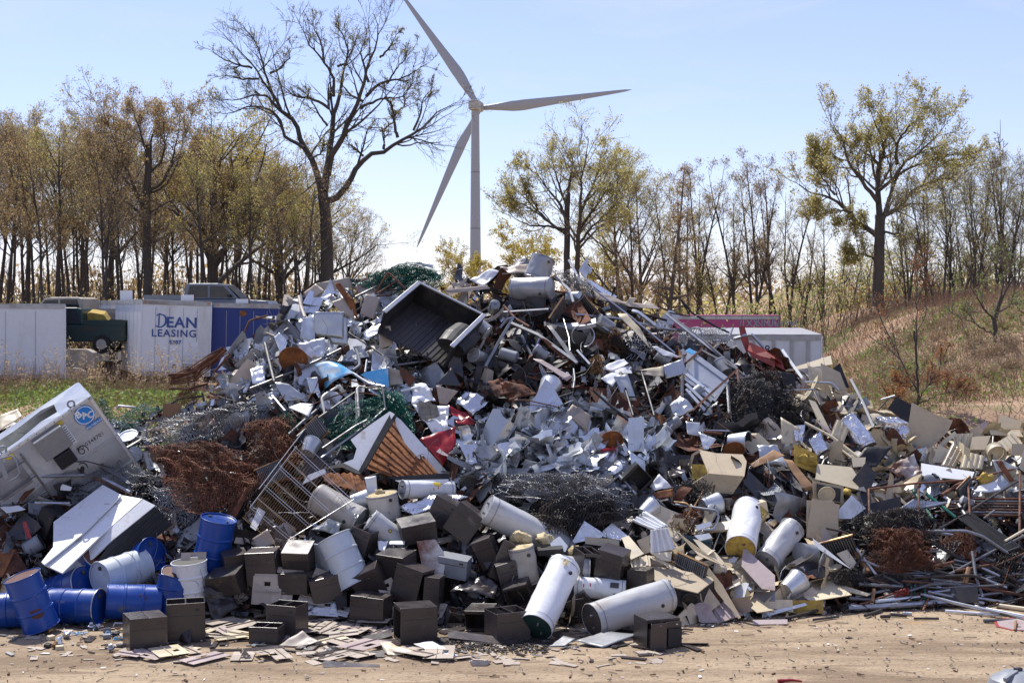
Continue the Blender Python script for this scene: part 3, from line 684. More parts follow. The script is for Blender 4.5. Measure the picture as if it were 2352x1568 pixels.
def traced_tree(seed, name, limbs, conv, Y, base_w, leafm, nleaf, lsize, K=16, n2=9, n3=7, n4=0, widths=None, barkm='bark', ttop=0.8, twigm='twig', len2=(0.22, 0.42), deep=0.5, low=(), lcl=1, minr=0.007, **k):
 """limbs read off the photograph as polylines; every limb also swings in depth so that the crown is round"""
 rng = np.random.default_rng(seed); px = Y / FOC
 base = at(*conv(*limbs[0][1][0]), Y); Pl, Rl = [], []
 for i, (w0, pts) in enumerate(limbs):
  slope = 0 if i == 0 else rng.uniform(-deep, deep); c0 = np.array(pts[0], float)
  q = [];
  for p in pts:
   a = at(*conv(*p), Y); dst = np.hypot(*(np.array(p) - c0)); off = slope * dst * KT * px
   q.append((a.x - base.x, off, a.z - base.z))
  P = path_resample(q, K); P[1:] += rng.normal(0, 0.02, (K - 1, 3)) * (0.5 if i == 0 else 1)
  Pl.append(P); Rl.append(w0 * px / 2 * (np.linspace(1, 0.07, K) if i else np.linspace(1.05, ttop, K)))
 P = np.array(Pl); Rr = np.array(Rl)
 B2, R2 = children(rng, P[1:], Rr[1:], n2, 0.2, 1.0, 22, 60, len2, 0.55, 8, 0.14, 0.06, 0.2, 0.35)
 R2 = np.maximum(R2, 0.012)
 B3, R3 = children(rng, B2, R2, n3, 0.18, 1.0, 25, 62, (0.3, 0.6), 0.55, 6, 0.15, 0.05, 0.3, 0.4)
 R3 = np.clip(R3, minr, 0.03)
 twig = [tubes_np(B2, R2, 4), tubes_np(B3, R3, 3)]; last = B3
 if n4:
  B4, R4 = children(rng, B3, R3, n4, 0.2, 1.0, 25, 60, (0.3, 0.65), 0.6, 4, 0.16, 0.05, 0.4, 0.4); R4 = np.clip(R4, minr * 0.75, 0.012)
  twig.append(tubes_np(B4, R4, 3)); last = B4
 lf = leaves(rng, last, nleaf, lsize, 0.06, lcl) if nleaf else None
 wood = [tubes_np(P[:1], Rr[:1], 12), tubes_np(P[1:], Rr[1:], 7)]
 return tree_obj(name, base, wood, twig, lf, barkm, twigm, leafm, **k)
KT = 0.40274
big = [(30, [(868, 1620), (865, 1350), (856, 1210), (842, 1100)]),
 (17, [(842, 1110), (815, 1000), (770, 900), (735, 840), (700, 770), (680, 700), (640, 650), (590, 620), (550, 540), (500, 480), (440, 380), (380, 300), (300, 220)]),
 (9, [(735, 845), (680, 810), (625, 785), (605, 730), (600, 690), (560, 640), (470, 590), (400, 590), (300, 630), (170, 620)]),
 (7, [(590, 620), (520, 540), (430, 540), (330, 560), (200, 550)]), (6, [(480, 450), (390, 450), (300, 430), (210, 440)]),
 (7, [(570, 580), (530, 440), (515, 370), (490, 280), (430, 190), (380, 140)]), (6, [(540, 420), (600, 390), (650, 330), (660, 260)]),
 (6, [(440, 390), (350, 370), (260, 330), (190, 280)]),
 (19, [(852, 1090), (862, 950), (870, 850), (880, 700), (880, 620), (905, 540), (920, 440), (925, 370), (915, 330), (960, 260), (1000, 110)]),
 (8, [(880, 620), (840, 590), (780, 570), (700, 560), (620, 500), (570, 490)]), (8, [(905, 550), (905, 450), (870, 385), (820, 310), (760, 250), (690, 90)]),
 (6, [(925, 380), (975, 360), (985, 290), (960, 200), (900, 120)]), (6, [(850, 360), (840, 260), (800, 180), (770, 90)]),
 (6, [(870, 720), (820, 650), (800, 610), (770, 560), (720, 520)]),
 (16, [(872, 1000), (895, 900), (950, 820), (1000, 720), (1040, 650), (1070, 580), (1100, 520), (1105, 470), (1130, 400), (1170, 330), (1190, 230), (1170, 150)]),
 (7, [(1070, 578), (1000, 540), (940, 470), (930, 420)]), (8, [(1090, 550), (1160, 490), (1220, 470), (1290, 465), (1350, 440), (1460, 380)]),
 (7, [(1060, 620), (1150, 580), (1210, 570), (1310, 570), (1390, 470)]), (7, [(1105, 470), (1080, 400), (1060, 300), (1100, 190)]),
 (5, [(1210, 480), (1260, 400), (1330, 320), (1380, 260)]), (6, [(1170, 330), (1220, 280), (1270, 190)]),
 (17, [(862, 1150), (915, 1130), (980, 1050), (1030, 950), (1075, 890), (1130, 860), (1190, 850), (1270, 790), (1360, 740), (1420, 700), (1450, 640), (1500, 600), (1600, 555)]),
 (7, [(1190, 850), (1195, 760), (1180, 730), (1120, 735)]), (8, [(1270, 785), (1250, 690), (1245, 620), (1200, 540), (1170, 510)]), (6, [(1075, 890), (1030, 850), (980, 810), (975, 770)]),
 (6, [(1360, 745), (1400, 640), (1410, 560), (1490, 460)]), (5, [(1250, 660), (1310, 600), (1300, 520), (1370, 450)]), (6, [(770, 905), (830, 880), (850, 830), (850, 770)]), (5, [(1190, 740), (1250, 700), (1230, 640)])]
cv6 = lambda x, y: (401.95 + x * 0.40274, y * 0.40274)
traced_tree(11, 'bare_oak_tree', big, cv6, 74, 30, 'leaf_olive', 1, 0.07, n2=10, n3=7, n4=4, len2=(0.26, 0.5), twigm='bark', deep=0.5,
   label='tall wide-crowned dark tree almost bare of leaves beside the wind turbine', cat='tree')
KT = 0.36628
rightt = [(28, [(955, 1450), (965, 1200), (970, 1010), (970, 880)]),
  (16, [(970, 890), (965, 720), (978, 600), (1015, 490), (1045, 390), (1060, 290), (1100, 180)]), (14, [(968, 1020), (900, 950), (850, 920), (790, 830), (700, 750), (600, 720), (500, 640)]),
  (11, [(962, 800), (880, 710), (800, 620), (740, 540), (700, 420), (640, 340), (620, 290)]), (11, [(985, 960), (1010, 880), (1100, 835), (1220, 795), (1300, 795), (1420, 780)]),
  (12, [(1010, 875), (1090, 830), (1150, 740), (1240, 690), (1400, 640), (1560, 590)]), (11, [(1000, 880), (1040, 740), (1080, 630), (1180, 570), (1300, 540), (1440, 460)]),
  (9, [(970, 720), (1060, 640), (1100, 560), (1180, 500), (1260, 420), (1330, 300)]), (8, [(980, 590), (920, 520), (850, 490), (760, 430)]), (9, [(1080, 560), (1060, 480), (1070, 400), (1150, 300), (1210, 230)]),
  (6, [(800, 860), (700, 840), (620, 870), (560, 840)]), (6, [(950, 1010), (870, 940), (760, 930)]), (7, [(740, 545), (640, 480), (580, 430)]), (7, [(1000, 520), (960, 400), (900, 300), (850, 220)]),
  (6, [(690, 750), (620, 640), (580, 560)]), (6, [(1240, 690), (1300, 600), (1400, 540), (1480, 520)]), (6, [(1000, 985), (1100, 1000), (1200, 1080)]), (6, [(950, 1160), (880, 1120), (780, 1130)])]
cv8 = lambda x, y: (1665.2 + x * 0.36628, 172.3 + y * 0.36628)
traced_tree(12, 'budding_oak_tree', rightt, cv8, 64, 24, 'leaf_olive', 4, 0.085, n2=12, n3=8, n4=3, len2=(0.34, 0.62), deep=0.6, lcl=2, barkm='bark_light',
   label='round-crowned yellow-budding tree alone on the weedy rise by the low trailer', cat='tree')
def ground_z(x, y): return terr(x, y)
def plant_tree(root, px, top_py, Y, proto_h, first=False, flip=1, **k):
 X = (px - W / 2) * Y / FOC; z0 = ground_z(X, Y); zt = CAMZ + (YH - top_py) * Y / FOC; s = (zt - z0) / proto_h
 loc = (X, Y, z0 - 0.05); rot = (0, 0, random.uniform(0, 6.28))
 if first:
  root.location = loc; root.rotation_euler = rot; root.scale = (s * flip, s, s); return tag(root, **k)
 return dup(root, loc, rot, (s * flip, s, s), **k)
GW = 'woodland trees behind the trailers'
LBL = ['single-stemmed tan-budded', 'fork-stemmed tan-budded', 'olive-budding', 'sparsely budded dark', 'densely tan-budded', 'yellow-leafing']
def where(px): return 'behind the plain white trailer' if px < 150 else 'behind the lettered white trailer' if px < 330 else 'behind the grey pickup' if px < 470 else 'behind the blue trailer' if px < 620 else 'beside the tall bare tree'
protos = []
for i, (kind, lm, nl) in enumerate((('tan', 'leaf_tan', 6), ('tan', 'leaf_tan', 4), ('yel', 'leaf_olive', 6), ('bare', 'leaf_tan', 2), ('tan', 'leaf_tan', 7), ('yel', 'leaf_yellow', 7))):
 protos.append((kind, proc_tree(20 + i, 'woodland_tree', 15, 0.125 + 0.03 * (i % 3), 0.42 + 0.08 * (i % 3), 0.62 + 0.08 * (i % 2), lm, nl, 0.10, n1=15, n2=8, n3=6, ang=(24, 56), l1=(0.30, 0.46), fork=2 if i == 1 else 1, conic=0.35, up=0.05, wig=0.1)))
rnd = random.Random(3)
used = set()
def wood_top(px): return float(np.interp(px, [-120, 0, 90, 180, 240, 330, 420, 480, 560, 640, 700, 740], [262, 258, 285, 320, 300, 330, 330, 320, 330, 370, 400, 430]))
for i in range(64):
 px = -110 + i * 13.6 + rnd.uniform(-9, 9); Y = rnd.uniform(70, 112)
 j = rnd.choice([0, 1, 3, 4, 0, 1, 4, 2, 2]) if px < 400 else rnd.choice([2, 5, 0, 1, 4, 2])
 kind, root = protos[j]; f = j not in used; used.add(j)
 plant_tree(root, px, wood_top(px) + rnd.uniform(0, 75), Y, 15, f, rnd.choice((-1, 1)), label='slim %s woodland tree %s' % (LBL[j], where(px)), cat='tree', group=GW)
# three full crowns at the front of the wood
t1 = proc_tree(41, 'spreading_oak_tree', 14, 0.24, 0.42, 1.1, 'leaf_tan', 8, 0.095, n1=18, n2=9, n3=6, ang=(25, 50), l1=(0.36, 0.52), conic=0.5, up=0.07, cluster=1)
KT = 0.26857
oak = [(19, [(1262, 1900), (1258, 1300), (1255, 1000), (1268, 800), (1270, 600)]), (9, [(1250, 1170), (1160, 1000), (1080, 900), (1000, 800), (900, 600), (850, 450), (760, 330)]), (8, [(1240, 1240), (1130, 1120), (1000, 1040), (900, 850), (760, 650), (690, 450)]), (8, [(1230, 1150), (1170, 950), (1100, 750), (1050, 550), (990, 300)]), (9, [(1265, 1000), (1400, 930), (1500, 780), (1560, 600), (1610, 420)]), (7, [(1270, 1010), (1390, 950), (1450, 820), (1500, 650), (1500, 350)]), (7, [(1268, 850), (1380, 740), (1420, 620), (1400, 330)]), (7, [(1268, 700), (1220, 500), (1180, 350), (1150, 250)]), (6, [(1270, 620), (1300, 450), (1320, 270)]), (6, [(1250, 1200), (1370, 1110), (1480, 1050), (1620, 900)]), (6, [(1000, 800), (880, 700), (800, 560)]), (6, [(1100, 750), (1000, 600), (910, 400)]), (6, [(1500, 780), (1600, 700), (1660, 560)])]
traced_tree(16, 'spreading_oak_tree', oak, lambda x, y: (x * .26857, 172.3 + y * .26857), 73, 19, 'leaf_tan', 3, 0.085, n2=11, n3=8, n4=3, len2=(0.3, 0.55), lcl=2, deep=0.6, label='straight-trunked tree with a tan domed crown standing behind the white trailer', cat='tree')
plant_tree(t1, 250, 300, 88, 14, True, label='broad tan tree deeper in the wood behind the lettered trailer', cat='tree')
t2 = proc_tree(42, 'yellow_oak_tree', 14, 0.36, 0.34, 1.2, 'leaf_yellow', 13, 0.11, n1=18, n2=9, n3=6, ang=(32, 72), l1=(0.40, 0.6), conic=0.45, up=0.03, wig=0.1)
plant_tree(t2, 492, 288, 80, 14, True, label='thick-trunked tree with a dense bright yellow crown behind the blue trailer', cat='tree')
dup(t2, label='smaller yellow-crowned tree at the wood edge next to the tall bare tree', cat='tree')
o = [x for x in scene.objects if x.get('label', '').startswith('smaller yellow')][0]
X = (640 - W / 2) * 92 / FOC; o.location = (X, 92, 1.2); o.rotation_euler = (0, 0, 2); o.scale = (0.86,) * 3
dup(t1, label='low tan tree reaching out right behind the tall bare trunk', cat='tree')
o = [x for x in scene.objects if x.get('label', '').startswith('low tan tree')][0]
o.location = ((790 - W / 2) * 96 / FOC, 96, 1.2); o.rotation_euler = (0, 0, 4); o.scale = (0.66,) * 3
# right-hand trees
t3 = proc_tree(43, 'twin_trunk_tree', 12, 0.22, 0.28, 1.25, 'leaf_olive', 10, 0.09, n1=17, n2=10, n3=6, ang=(25, 60), l1=(0.34, 0.5), fork=2, conic=0.5, up=0.06)
KT = 0.40274
twin = [(15, [(1095, 1640), (1095, 1350), (1095, 1200), (1100, 1110)]), (14, [(1150, 1640), (1155, 1380), (1162, 1280), (1165, 1160), (1160, 1060), (1190, 950), (1200, 830)]), (8, [(1092, 1240), (1040, 1140), (980, 1060), (930, 980), (900, 900)]), (8, [(1098, 1200), (1060, 1080), (1030, 960), (1005, 850)]), (8, [(1095, 1340), (1000, 1270), (930, 1200), (850, 1120), (770, 1030)]), (7, [(1090, 1310), (980, 1290), (880, 1290), (800, 1250), (740, 1190)]), (8, [(1100, 1130), (1110, 1030), (1130, 930), (1110, 840)]), (8, [(1170, 1220), (1230, 1090), (1270, 980), (1290, 860)]), (8, [(1165, 1310), (1250, 1190), (1310, 1100), (1370, 990)]), (7, [(1160, 1390), (1240, 1290), (1320, 1220), (1410, 1130)]), (6, [(1165, 1420), (1270, 1300), (1360, 1260), (1440, 1230)]), (6, [(1200, 1150), (1290, 1060), (1340, 950), (1350, 880)]), (6, [(930, 1200), (850, 1060), (810, 970)]), (6, [(1000, 1270), (870, 1180), (750, 1130)])]
traced_tree(17, 'twin_trunk_tree', twin, lambda x, y: (861.3 + x * .40274, y * .40274), 78, 15, 'leaf_olive', 3, 0.09, n2=11, n3=8, n4=3, len2=(0.32, 0.6), lcl=2, deep=0.6, label='rounded budding tree with twin dark trunks rising behind the heap top', cat='tree')
plant_tree(t3, 1455, 420, 100, 12, True, label='forked pale tree between the twin-trunk tree and the tiered one', cat='tree'); t3.rotation_euler = (0, 0, 0)
t4 = proc_tree(44, 'larch_tree', 12, 0.15, 0.12, 0.6, 'leaf_tan', 5, 0.08, n1=40, n2=6, n3=4, ang=(70, 95), l1=(0.16, 0.26), conic=0.8, up=0.01, barkm='bark_light')
plant_tree(t4, 1528, 358, 76, 12, True, label='tall tiered conifer-shaped tree with level branches behind the heap', cat='tree')
sl = []
for i, (lm, nl) in enumerate((('leaf_tan', 3), ('leaf_pink', 3), ('leaf_olive', 3))):
 sl.append(proc_tree(50 + i, 'slender_tree', 12, 0.13, 0.30, 0.62, lm, nl, 0.085, n1=14, n2=7, n3=5, ang=(20, 48), l1=(0.24, 0.38), conic=0.4, up=0.06, fork=2 if i != 1 else 1, wig=0.1))
LS = ['slender tan-twigged tree in the sparse row beyond the magenta trailer', 'slender pinkish-budded tree in the sparse row beyond the magenta trailer', 'slender pale green tree in the sparse row beyond the magenta trailer']
first = [True] * 3
for px, top, Y, j in ((1455, 430, 88, 1), (1490, 470, 92, 0), (1556, 395, 80, 0), (1590, 372, 82, 0), (1612, 385, 86, 1), (1640, 420, 90, 2), (1668, 440, 80, 2), (1705, 365, 78, 0), (1738, 352, 78, 0), (1770, 372, 82, 1), (1800, 380, 80, 0), (1832, 430, 86, 2),
     (1870, 470, 84, 2), (1905, 500, 86, 0), (1950, 520, 88, 2), (1420, 520, 96, 1), (1475, 520, 98, 1), (1985, 480, 92, 0), (2060, 470, 90, 2)):
 plant_tree(sl[j], px, top, Y, 12, first[j], random.choice((-1, 1)), label=LS[j], cat='tree', group='sparse row of trees beyond the heap'); first[j] = False
br = [proc_tree(60 + i, 'bare_thicket_tree', 10, 0.11, 0.12, 0.7, 'leaf_olive', 1 + i, 0.09, n1=16, n2=8, n3=5, ang=(18, 45), l1=(0.3, 0.5), conic=0.35, up=0.05, fork=3 - i, lean=0.12, wig=0.1) for i in range(2)]
first = [True] * 2
for px, top, Y, j in ((2085, 430, 60, 0), (2130, 400, 58, 1), (2165, 380, 56, 0), (2205, 350, 57, 1), (2240, 390, 54, 0), (2275, 360, 55, 1), (2310, 340, 53, 0), (2345, 380, 52, 1), (2385, 360, 52, 0), (2225, 440, 62, 0), (2330, 430, 60, 1)):
 plant_tree(br[j], px, top, Y, 10, first[j], label=['many-stemmed leafless tree in the grey thicket on the weedy rise', 'forked budding tree in the grey thicket on the weedy rise'][j], cat='tree', group='grey thicket on the weedy rise'); first[j] = False
KT = 1.0
traced_tree(13, 'dead_tree', [(6, [(2300, 640), (2298, 520), (2300, 420), (2296, 330), (2298, 275)]), (5, [(2300, 430), (2285, 395), (2283, 365)]), (4, [(2297, 380), (2306, 330)]), (3, [(2297, 340), (2290, 300)]), (4, [(2299, 470), (2270, 430), (2262, 395)])],
   lambda x, y: (x, y), 55, 9, None, 0, 0.1, n2=5, n3=3, ttop=0.12, len2=(0.2, 0.4), deep=0.2, label='dead black stem standing up bare above the grey thicket', cat='tree')
traced_tree(14, 'thorny_shrub_tree', [(12, [(2296, 860), (2286, 800), (2285, 730), (2300, 680)]), (6, [(2285, 740), (2250, 700), (2215, 660), (2190, 650)]), (6, [(2300, 690), (2320, 640), (2352, 600)]), (5, [(2288, 770), (2240, 740), (2200, 720)]), (5, [(2300, 690), (2290, 620), (2270, 570)]), (5, [(2286, 720), (2330, 700), (2370, 690)])],
   lambda x, y: (x, y), 40, 12, 'leaf_green', 3, 0.06, n2=10, n3=7, len2=(0.3, 0.6), deep=0.8, label='crooked thorny shrub with a dark stem on the weedy slope', cat='shrub')
traced_tree(15, 'russet_sapling', [(6, [(2112, 965), (2108, 900), (2106, 840), (2100, 760)]), (4, [(2108, 900), (2085, 830), (2060, 740), (2045, 680)]), (4, [(2106, 840), (2104, 740), (2106, 640), (2104, 600)]), (3, [(2109, 920), (2150, 850), (2170, 800)]), (3, [(2108, 900), (2070, 880), (2040, 870)]), (3, [(2110, 930), (2060, 920), (2020, 905)]), (3, [(2110, 925), (2160, 900), (2200, 890)])],
   lambda x, y: (x, y), 33.5, 6, 'leaf_russet', 9, 0.055, n2=9, n3=6, len2=(0.25, 0.5), deep=0.8, minr=0.004, label='thin sapling with curled russet leaves just behind the beige panels', cat='sapling')
yb = proc_tree(70, 'yellow_bush_tree', 8, 0.14, 0.15, 1.2, 'leaf_yellow', 14, 0.14, n1=16, n2=8, n3=5, ang=(25, 65), l1=(0.36, 0.55), conic=0.4)
plant_tree(yb, 1062, 592, 130, 8, True, label='yellow-green tree crown peeping over the heap below the turbine', cat='tree')
plant_tree(yb, 1205, 562, 105, 8, label='olive budding tree between the turbine and the twin-trunk tree', cat='tree')
plant_tree(yb, 1395, 600, 120, 8, label='small pale tree left of the tiered conifer-shaped tree', cat='tree')
# ------------------------------------------------------------------ brush, far woods, grass (what nobody could count)
def scatter_leaf_cloud(name, pts, size, matn, label, cat, seed):
 rng = np.random.default_rng(seed); c = np.array(pts); s = size * rng.uniform(0.6, 1.6, len(c))[:, None]
 u = rng.normal(0, 1, (len(c), 3)); u /= np.linalg.norm(u, axis=1, keepdims=True); v = np.cross(u, rng.normal(0, 1, (len(c), 3))); v /= np.linalg.norm(v, axis=1, keepdims=True) + 1e-9
 V = np.stack([c - u * s * .5, c + v * s * .32, c + u * s * .5, c - v * s * .32], 1).reshape(-1, 3)
 return tag(link(name, mesh_np(name, V, [np.arange(len(V)).reshape(-1, 4)]), matn), label, cat, kind='stuff')
def far_wood(name, X0, X1, Y0, Y1, z0, hfun, n, size, matn, label, seed):
 rng = np.random.default_rng(seed); P = []
 for _ in range(n):
  x = rng.uniform(X0, X1); y = rng.uniform(Y0, Y1); h = hfun(x) * (0.72 + 0.5 * noise.noise(Vector((x * 0.11, y * 0.05, seed)))); P.append((x, y, z0 + h * rng.uniform(0.02, 1) ** 0.7))
 return scatter_leaf_cloud(name, P, size, matn, label, 'woodland', seed)
far_wood('distant_woodland', -130, 170, 255, 300, 0, lambda x: 12.5 + 3.0 * (x < -40), 26000, 0.85, 'leaf_tan', 'hazy line of distant brown woods on the horizon', 5)
far_wood('distant_woodland', -130, 170, 235, 250, 0, lambda x: 9.5, 9000, 0.8, 'leaf_olive', 'lower olive band of distant woods under the brown ones', 6)
def brush(name, X0, X1, Y0, Y1, h0, h1, n, matn, label, seed, wdt=0.02, mask=None, lean=0.25, K=4):
 rng = np.random.default_rng(seed); pos = []
 while len(pos) < n:
  x = rng.uniform(X0, X1); y = rng.uniform(Y0, Y1)
  if mask is None or mask(x, y, rng): pos.append((x, y, terr(x, y) - 0.03))
 pos = np.array(pos); d = rng.normal(0, lean, (n, 3)); d[:, 2] = 1
 P = grow(rng, pos, d, rng.uniform(h0, h1, n), K, 0.14, -0.03)
 Rr = (wdt * rng.uniform(0.6, 1.2, n))[:, None] * np.linspace(1, 0.25, K)[None]
 v, f = tubes_np(P, Rr, 3)
 return tag(link(name, mesh_np(name, v, [f]), matn), label, 'brush', kind='stuff'), P
def nmask(sc, th, seed): return lambda x, y, rng: noise.noise(Vector((x * sc, y * sc, seed))) + rng.uniform(-0.25, 0.25) > th
rngU = np.random.default_rng(77)
# understorey inside the wood
pts = []
for _ in range(80000):
 Y = rngU.uniform(66, 118); px = rngU.uniform(-60, 820); X = (px - W / 2) * Y / FOC
 if noise.noise(Vector((X * 0.25, Y * 0.1, 1))) + rngU.uniform(-.3, .3) < -0.1: continue
 pts.append((X, Y, terr(X, Y) + 4.6 * rngU.uniform(0, 1) ** 1.7 * (0.7 + 0.5 * noise.noise(Vector((X * .3, Y * .2, 9))))))
scatter_leaf_cloud('woodland_understorey', pts[::2], 0.15, 'leaf_tan', 'brown twiggy understorey among the trunks of the wood', 'understorey', 8)
scatter_leaf_cloud('woodland_understorey', pts[1::4], 0.15, 'leaf_olive', 'olive budding undergrowth among the trunks of the wood', 'understorey', 9)
brush('understorey_stems', -60, -9, 66, 112, 1.5, 8.0, 3600, 'bark_light', 'thin bare stems standing between the trunks of the wood', 21, 0.03, lean=0.15, K=5)
# right-hand bank and slope
pts = []
for _ in range(60000):
 Y = rngU.uniform(60, 104); px = rngU.uniform(1380, 2300); X = (px - W / 2) * Y / FOC
 if noise.noise(Vector((X * 0.3, Y * 0.15, 2))) + rngU.uniform(-.3, .3) < 0.0: continue
 pts.append((X, Y, terr(X, Y) + 2.6 * rngU.uniform(0, 1) ** 1.8))
scatter_leaf_cloud('bank_scrub', pts[::3], 0.12, 'leaf_olive', 'olive scrub on the far bank beyond the magenta trailer', 'scrub', 10)
scatter_leaf_cloud('bank_scrub', pts[1::3], 0.12, 'leaf_tan', 'brown scrub on the far bank beyond the magenta trailer', 'scrub', 11)
scatter_leaf_cloud('bank_scrub', pts[2::3], 0.12, 'leaf_green', 'fresh green scrub on the far bank beyond the magenta trailer', 'scrub', 12)
brush('bank_stems', 8, 50, 58, 100, 0.8, 3.2, 3000, 'bark_light', 'bare twiggy stems on the far bank', 22, 0.022, lean=0.3)
brush('dry_grass', 7.5, 32, 34, 74, 0.3, 0.85, 26000, 'dry_red', 'reddish dry grass covering the weedy slope', 23, 0.008, nmask(0.22, -0.12, 4), lean=0.4)
brush('dry_grass', 6.5, 24, 28, 50, 0.2, 0.6, 20000, 'dry_pale', 'pale straw-coloured grass on the lower weedy slope', 24, 0.0065, nmask(0.3, -0.02, 5), lean=0.6)
brush('dry_stems', 10, 24, 29, 52, 0.5, 1.8, 1500, 'twig', 'grey tangled bare stems on the weedy slope', 25, 0.008, nmask(0.25, -0.05, 6), lean=0.7, K=6)
pts = []
for _ in range(30000):
 x = rngU.uniform(7, 24); y = rngU.uniform(28.5, 50)
 if noise.noise(Vector((x * 0.4, y * 0.3, 12))) + rngU.uniform(-.15, .15) < 0.12: continue
 pts.append((x, y, terr(x, y) + 0.55 * rngU.uniform(0, 1) ** 1.3))
scatter_leaf_cloud('green_groundcover', pts, 0.085, 'leaf_green', 'bright green creeping leaves in patches on the weedy slope', 'groundcover', 13)
# left bank
pts = []
for _ in range(42000):
 x = rngU.uniform(-21, -6); y = rngU.uniform(33, 52)
 if noise.noise(Vector((x * 0.35, y * 0.3, 7))) + rngU.uniform(-.2, .2) < -0.02: continue
 pts.append((x, y, terr(x, y) + 0.5 * rngU.uniform(0, 1) ** 1.3))
scatter_leaf_cloud('green_groundcover', pts, 0.095, 'leaf_green', 'bright green weeds carpeting the bank below the trailers', 'groundcover', 14)
brush('dry_grass', -22, -6, 33, 52, 0.2, 0.7, 6000, 'dry_grass', 'brown dry stalks on the bank below the trailers', 26, 0.008, nmask(0.3, -0.15, 8), lean=0.35)
brush('tall_dry_weeds', -22, -10.5, 45.5, 53, 0.5, 1.45, 2600, 'dry_grass', 'tall feathery dead weeds in front of the white trailers', 27, 0.008, nmask(0.3, -0.05, 9), lean=0.22, K=5)
ob, Pw = brush('tall_dry_weeds', -21.5, -11, 46, 52.4, 0.9, 2.2, 170, 'dry_pale', 'pale feathery seed stalks in front of the white trailers', 28, 0.010, lean=0.2, K=6)
lv = leaves(np.random.default_rng(4), Pw, 26, 0.07, 0.05); tag(link('weed_plumes', mesh_np('weed_plumes', lv[0], [lv[1]]), 'dry_pale'), 'pale fluffy seed heads of the weeds before the white trailers', 'weed plumes', kind='stuff')
# plume grass tufts on the slope
def tuft():
 rng = np.random.default_rng(90); n = 70; pos = rng.normal(0, 0.07, (n, 3)); pos[:, 2] = 0; d = rng.normal(0, 0.5, (n, 3)); d[:, 2] = 1.1
 P = grow(rng, pos, d, rng.uniform(0.35, 0.75, n), 6, 0.06, -0.22); v, f = tubes_np(P, np.tile(np.linspace(0.010, 0.006, 6)[None], (n, 1)), 3)
 e = empty('grass_tuft', label='fountain-shaped tuft of pale dry grass on the weedy slope', cat='grass tuft', group='pale grass tufts on the slope')
 st = link('stalks', mesh_np('stalks', v, [f]), 'dry_pale', e); st['kind'] = 'stuff'
 lf = leaves(rng, P[:, 3:], 7, 0.05, 0.02); pl = link('plume', mesh_np('plume', lf[0], [lf[1]]), 'dry_pale', e); pl['kind'] = 'stuff'
 return e
tf = tuft(); k = 0
for i in range(46):
 px = random.uniform(1990, 2330); py = random.uniform(770, 950) - (px - 2000) * 0.12
 for Y in np.arange(31, 50, 0.5):
  p = at(px, py, Y)
  if terr(p.x, Y) >= p.z: break
 else: continue
 q = (p.x, Y, terr(p.x, Y) - 0.02); s = random.uniform(0.5, 0.95)
 if k == 0: tf.location = q; tf.scale = (s,) * 3
 else: dup(tf, q, (0, 0, random.uniform(0, 6)), s)
 k += 1
# ------------------------------------------------------------------ the heap's core
hx = np.arange(-13.5, 15.5, 0.22); hy = np.arange(19.5, 42, 0.22)
hv = []
for y in hy:
 for x in hx:
  z = heap(x, y)
  if z > 0.02:
   z = z - 0.52 + 0.30 * noise.noise(Vector((x * 1.1, y * 1.1, 2))) + 0.16 * noise.noise(Vector((x * 3.2, y * 3.2, 5)))
  else: z = -0.35
  hv.append((x, y, max(z, -0.35)))
ii = np.arange(len(hx) * len(hy)).reshape(len(hy), len(hx))
hq = np.stack([ii[:-1, :-1], ii[:-1, 1:], ii[1:, 1:], ii[1:, :-1]], -1).reshape(-1, 4)
mat('core', (0.014, 0.012, 0.011), 0.9, 0.0, (0.035, 0.02, 0.013), 0.35, 1.2, 0.0, 1.0, 9, spec=0.15)  # near-black colour stands for the deep shadow between the pieces
tag(link('scrap_core', mesh_np('scrap_core', hv, [hq]), 'core'), 'compacted scrap inside the heap, coloured near-black for the shadow in its gaps', 'scrap', kind='stuff')
# ------------------------------------------------------------------ builders for scrap
OCC = set()
def occ(px, py, r):
 g = 8; a0, a1 = int((px - r) // g), int((px + r) // g); b0, b1 = int((py - r) // g), int((py + r) // g)
 for a in range(a0, a1 + 1):
  for b in range(b0, b1 + 1):
   if (a * g + 4 - px) ** 2 + (b * g + 4 - py) ** 2 <= r * r: OCC.add((a, b))
def occ_line(p, q, r):
 n = max(1, int(math.hypot(q[0] - p[0], q[1] - p[1]) / 8))
 for i in range(n + 1): occ(p[0] + (q[0] - p[0]) * i / n, p[1] + (q[1] - p[1]) * i / n, r)
def inside(p, poly):
 x, y = p; c = False; j = len(poly) - 1
 for i in range(len(poly)):
  xi, yi = poly[i]; xj, yj = poly[j]
  if (yi > y) != (yj > y) and x < (xj - xi) * (y - yi) / (yj - yi + 1e-9) + xi: c = not c
  j = i
 return c
def occ_poly(pts):
 x0, x1 = min(p[0] for p in pts), max(p[0] for p in pts); y0, y1 = min(p[1] for p in pts), max(p[1] for p in pts)
 for a in range(int(x0 // 8), int(x1 // 8) + 1):
  for b in range(int(y0 // 8), int(y1 // 8) + 1):
   if inside((a * 8 + 4, b * 8 + 4), pts): OCC.add((a, b))
def taken(px, py): return (int(px // 8), int(py // 8)) in OCC
def spot(px, py, lift, by=None, half=0.25):
 if by is not None:
  Y = ground(px, by).y + half
  return at(px, py, Y)
 return hit(px, py, lift)
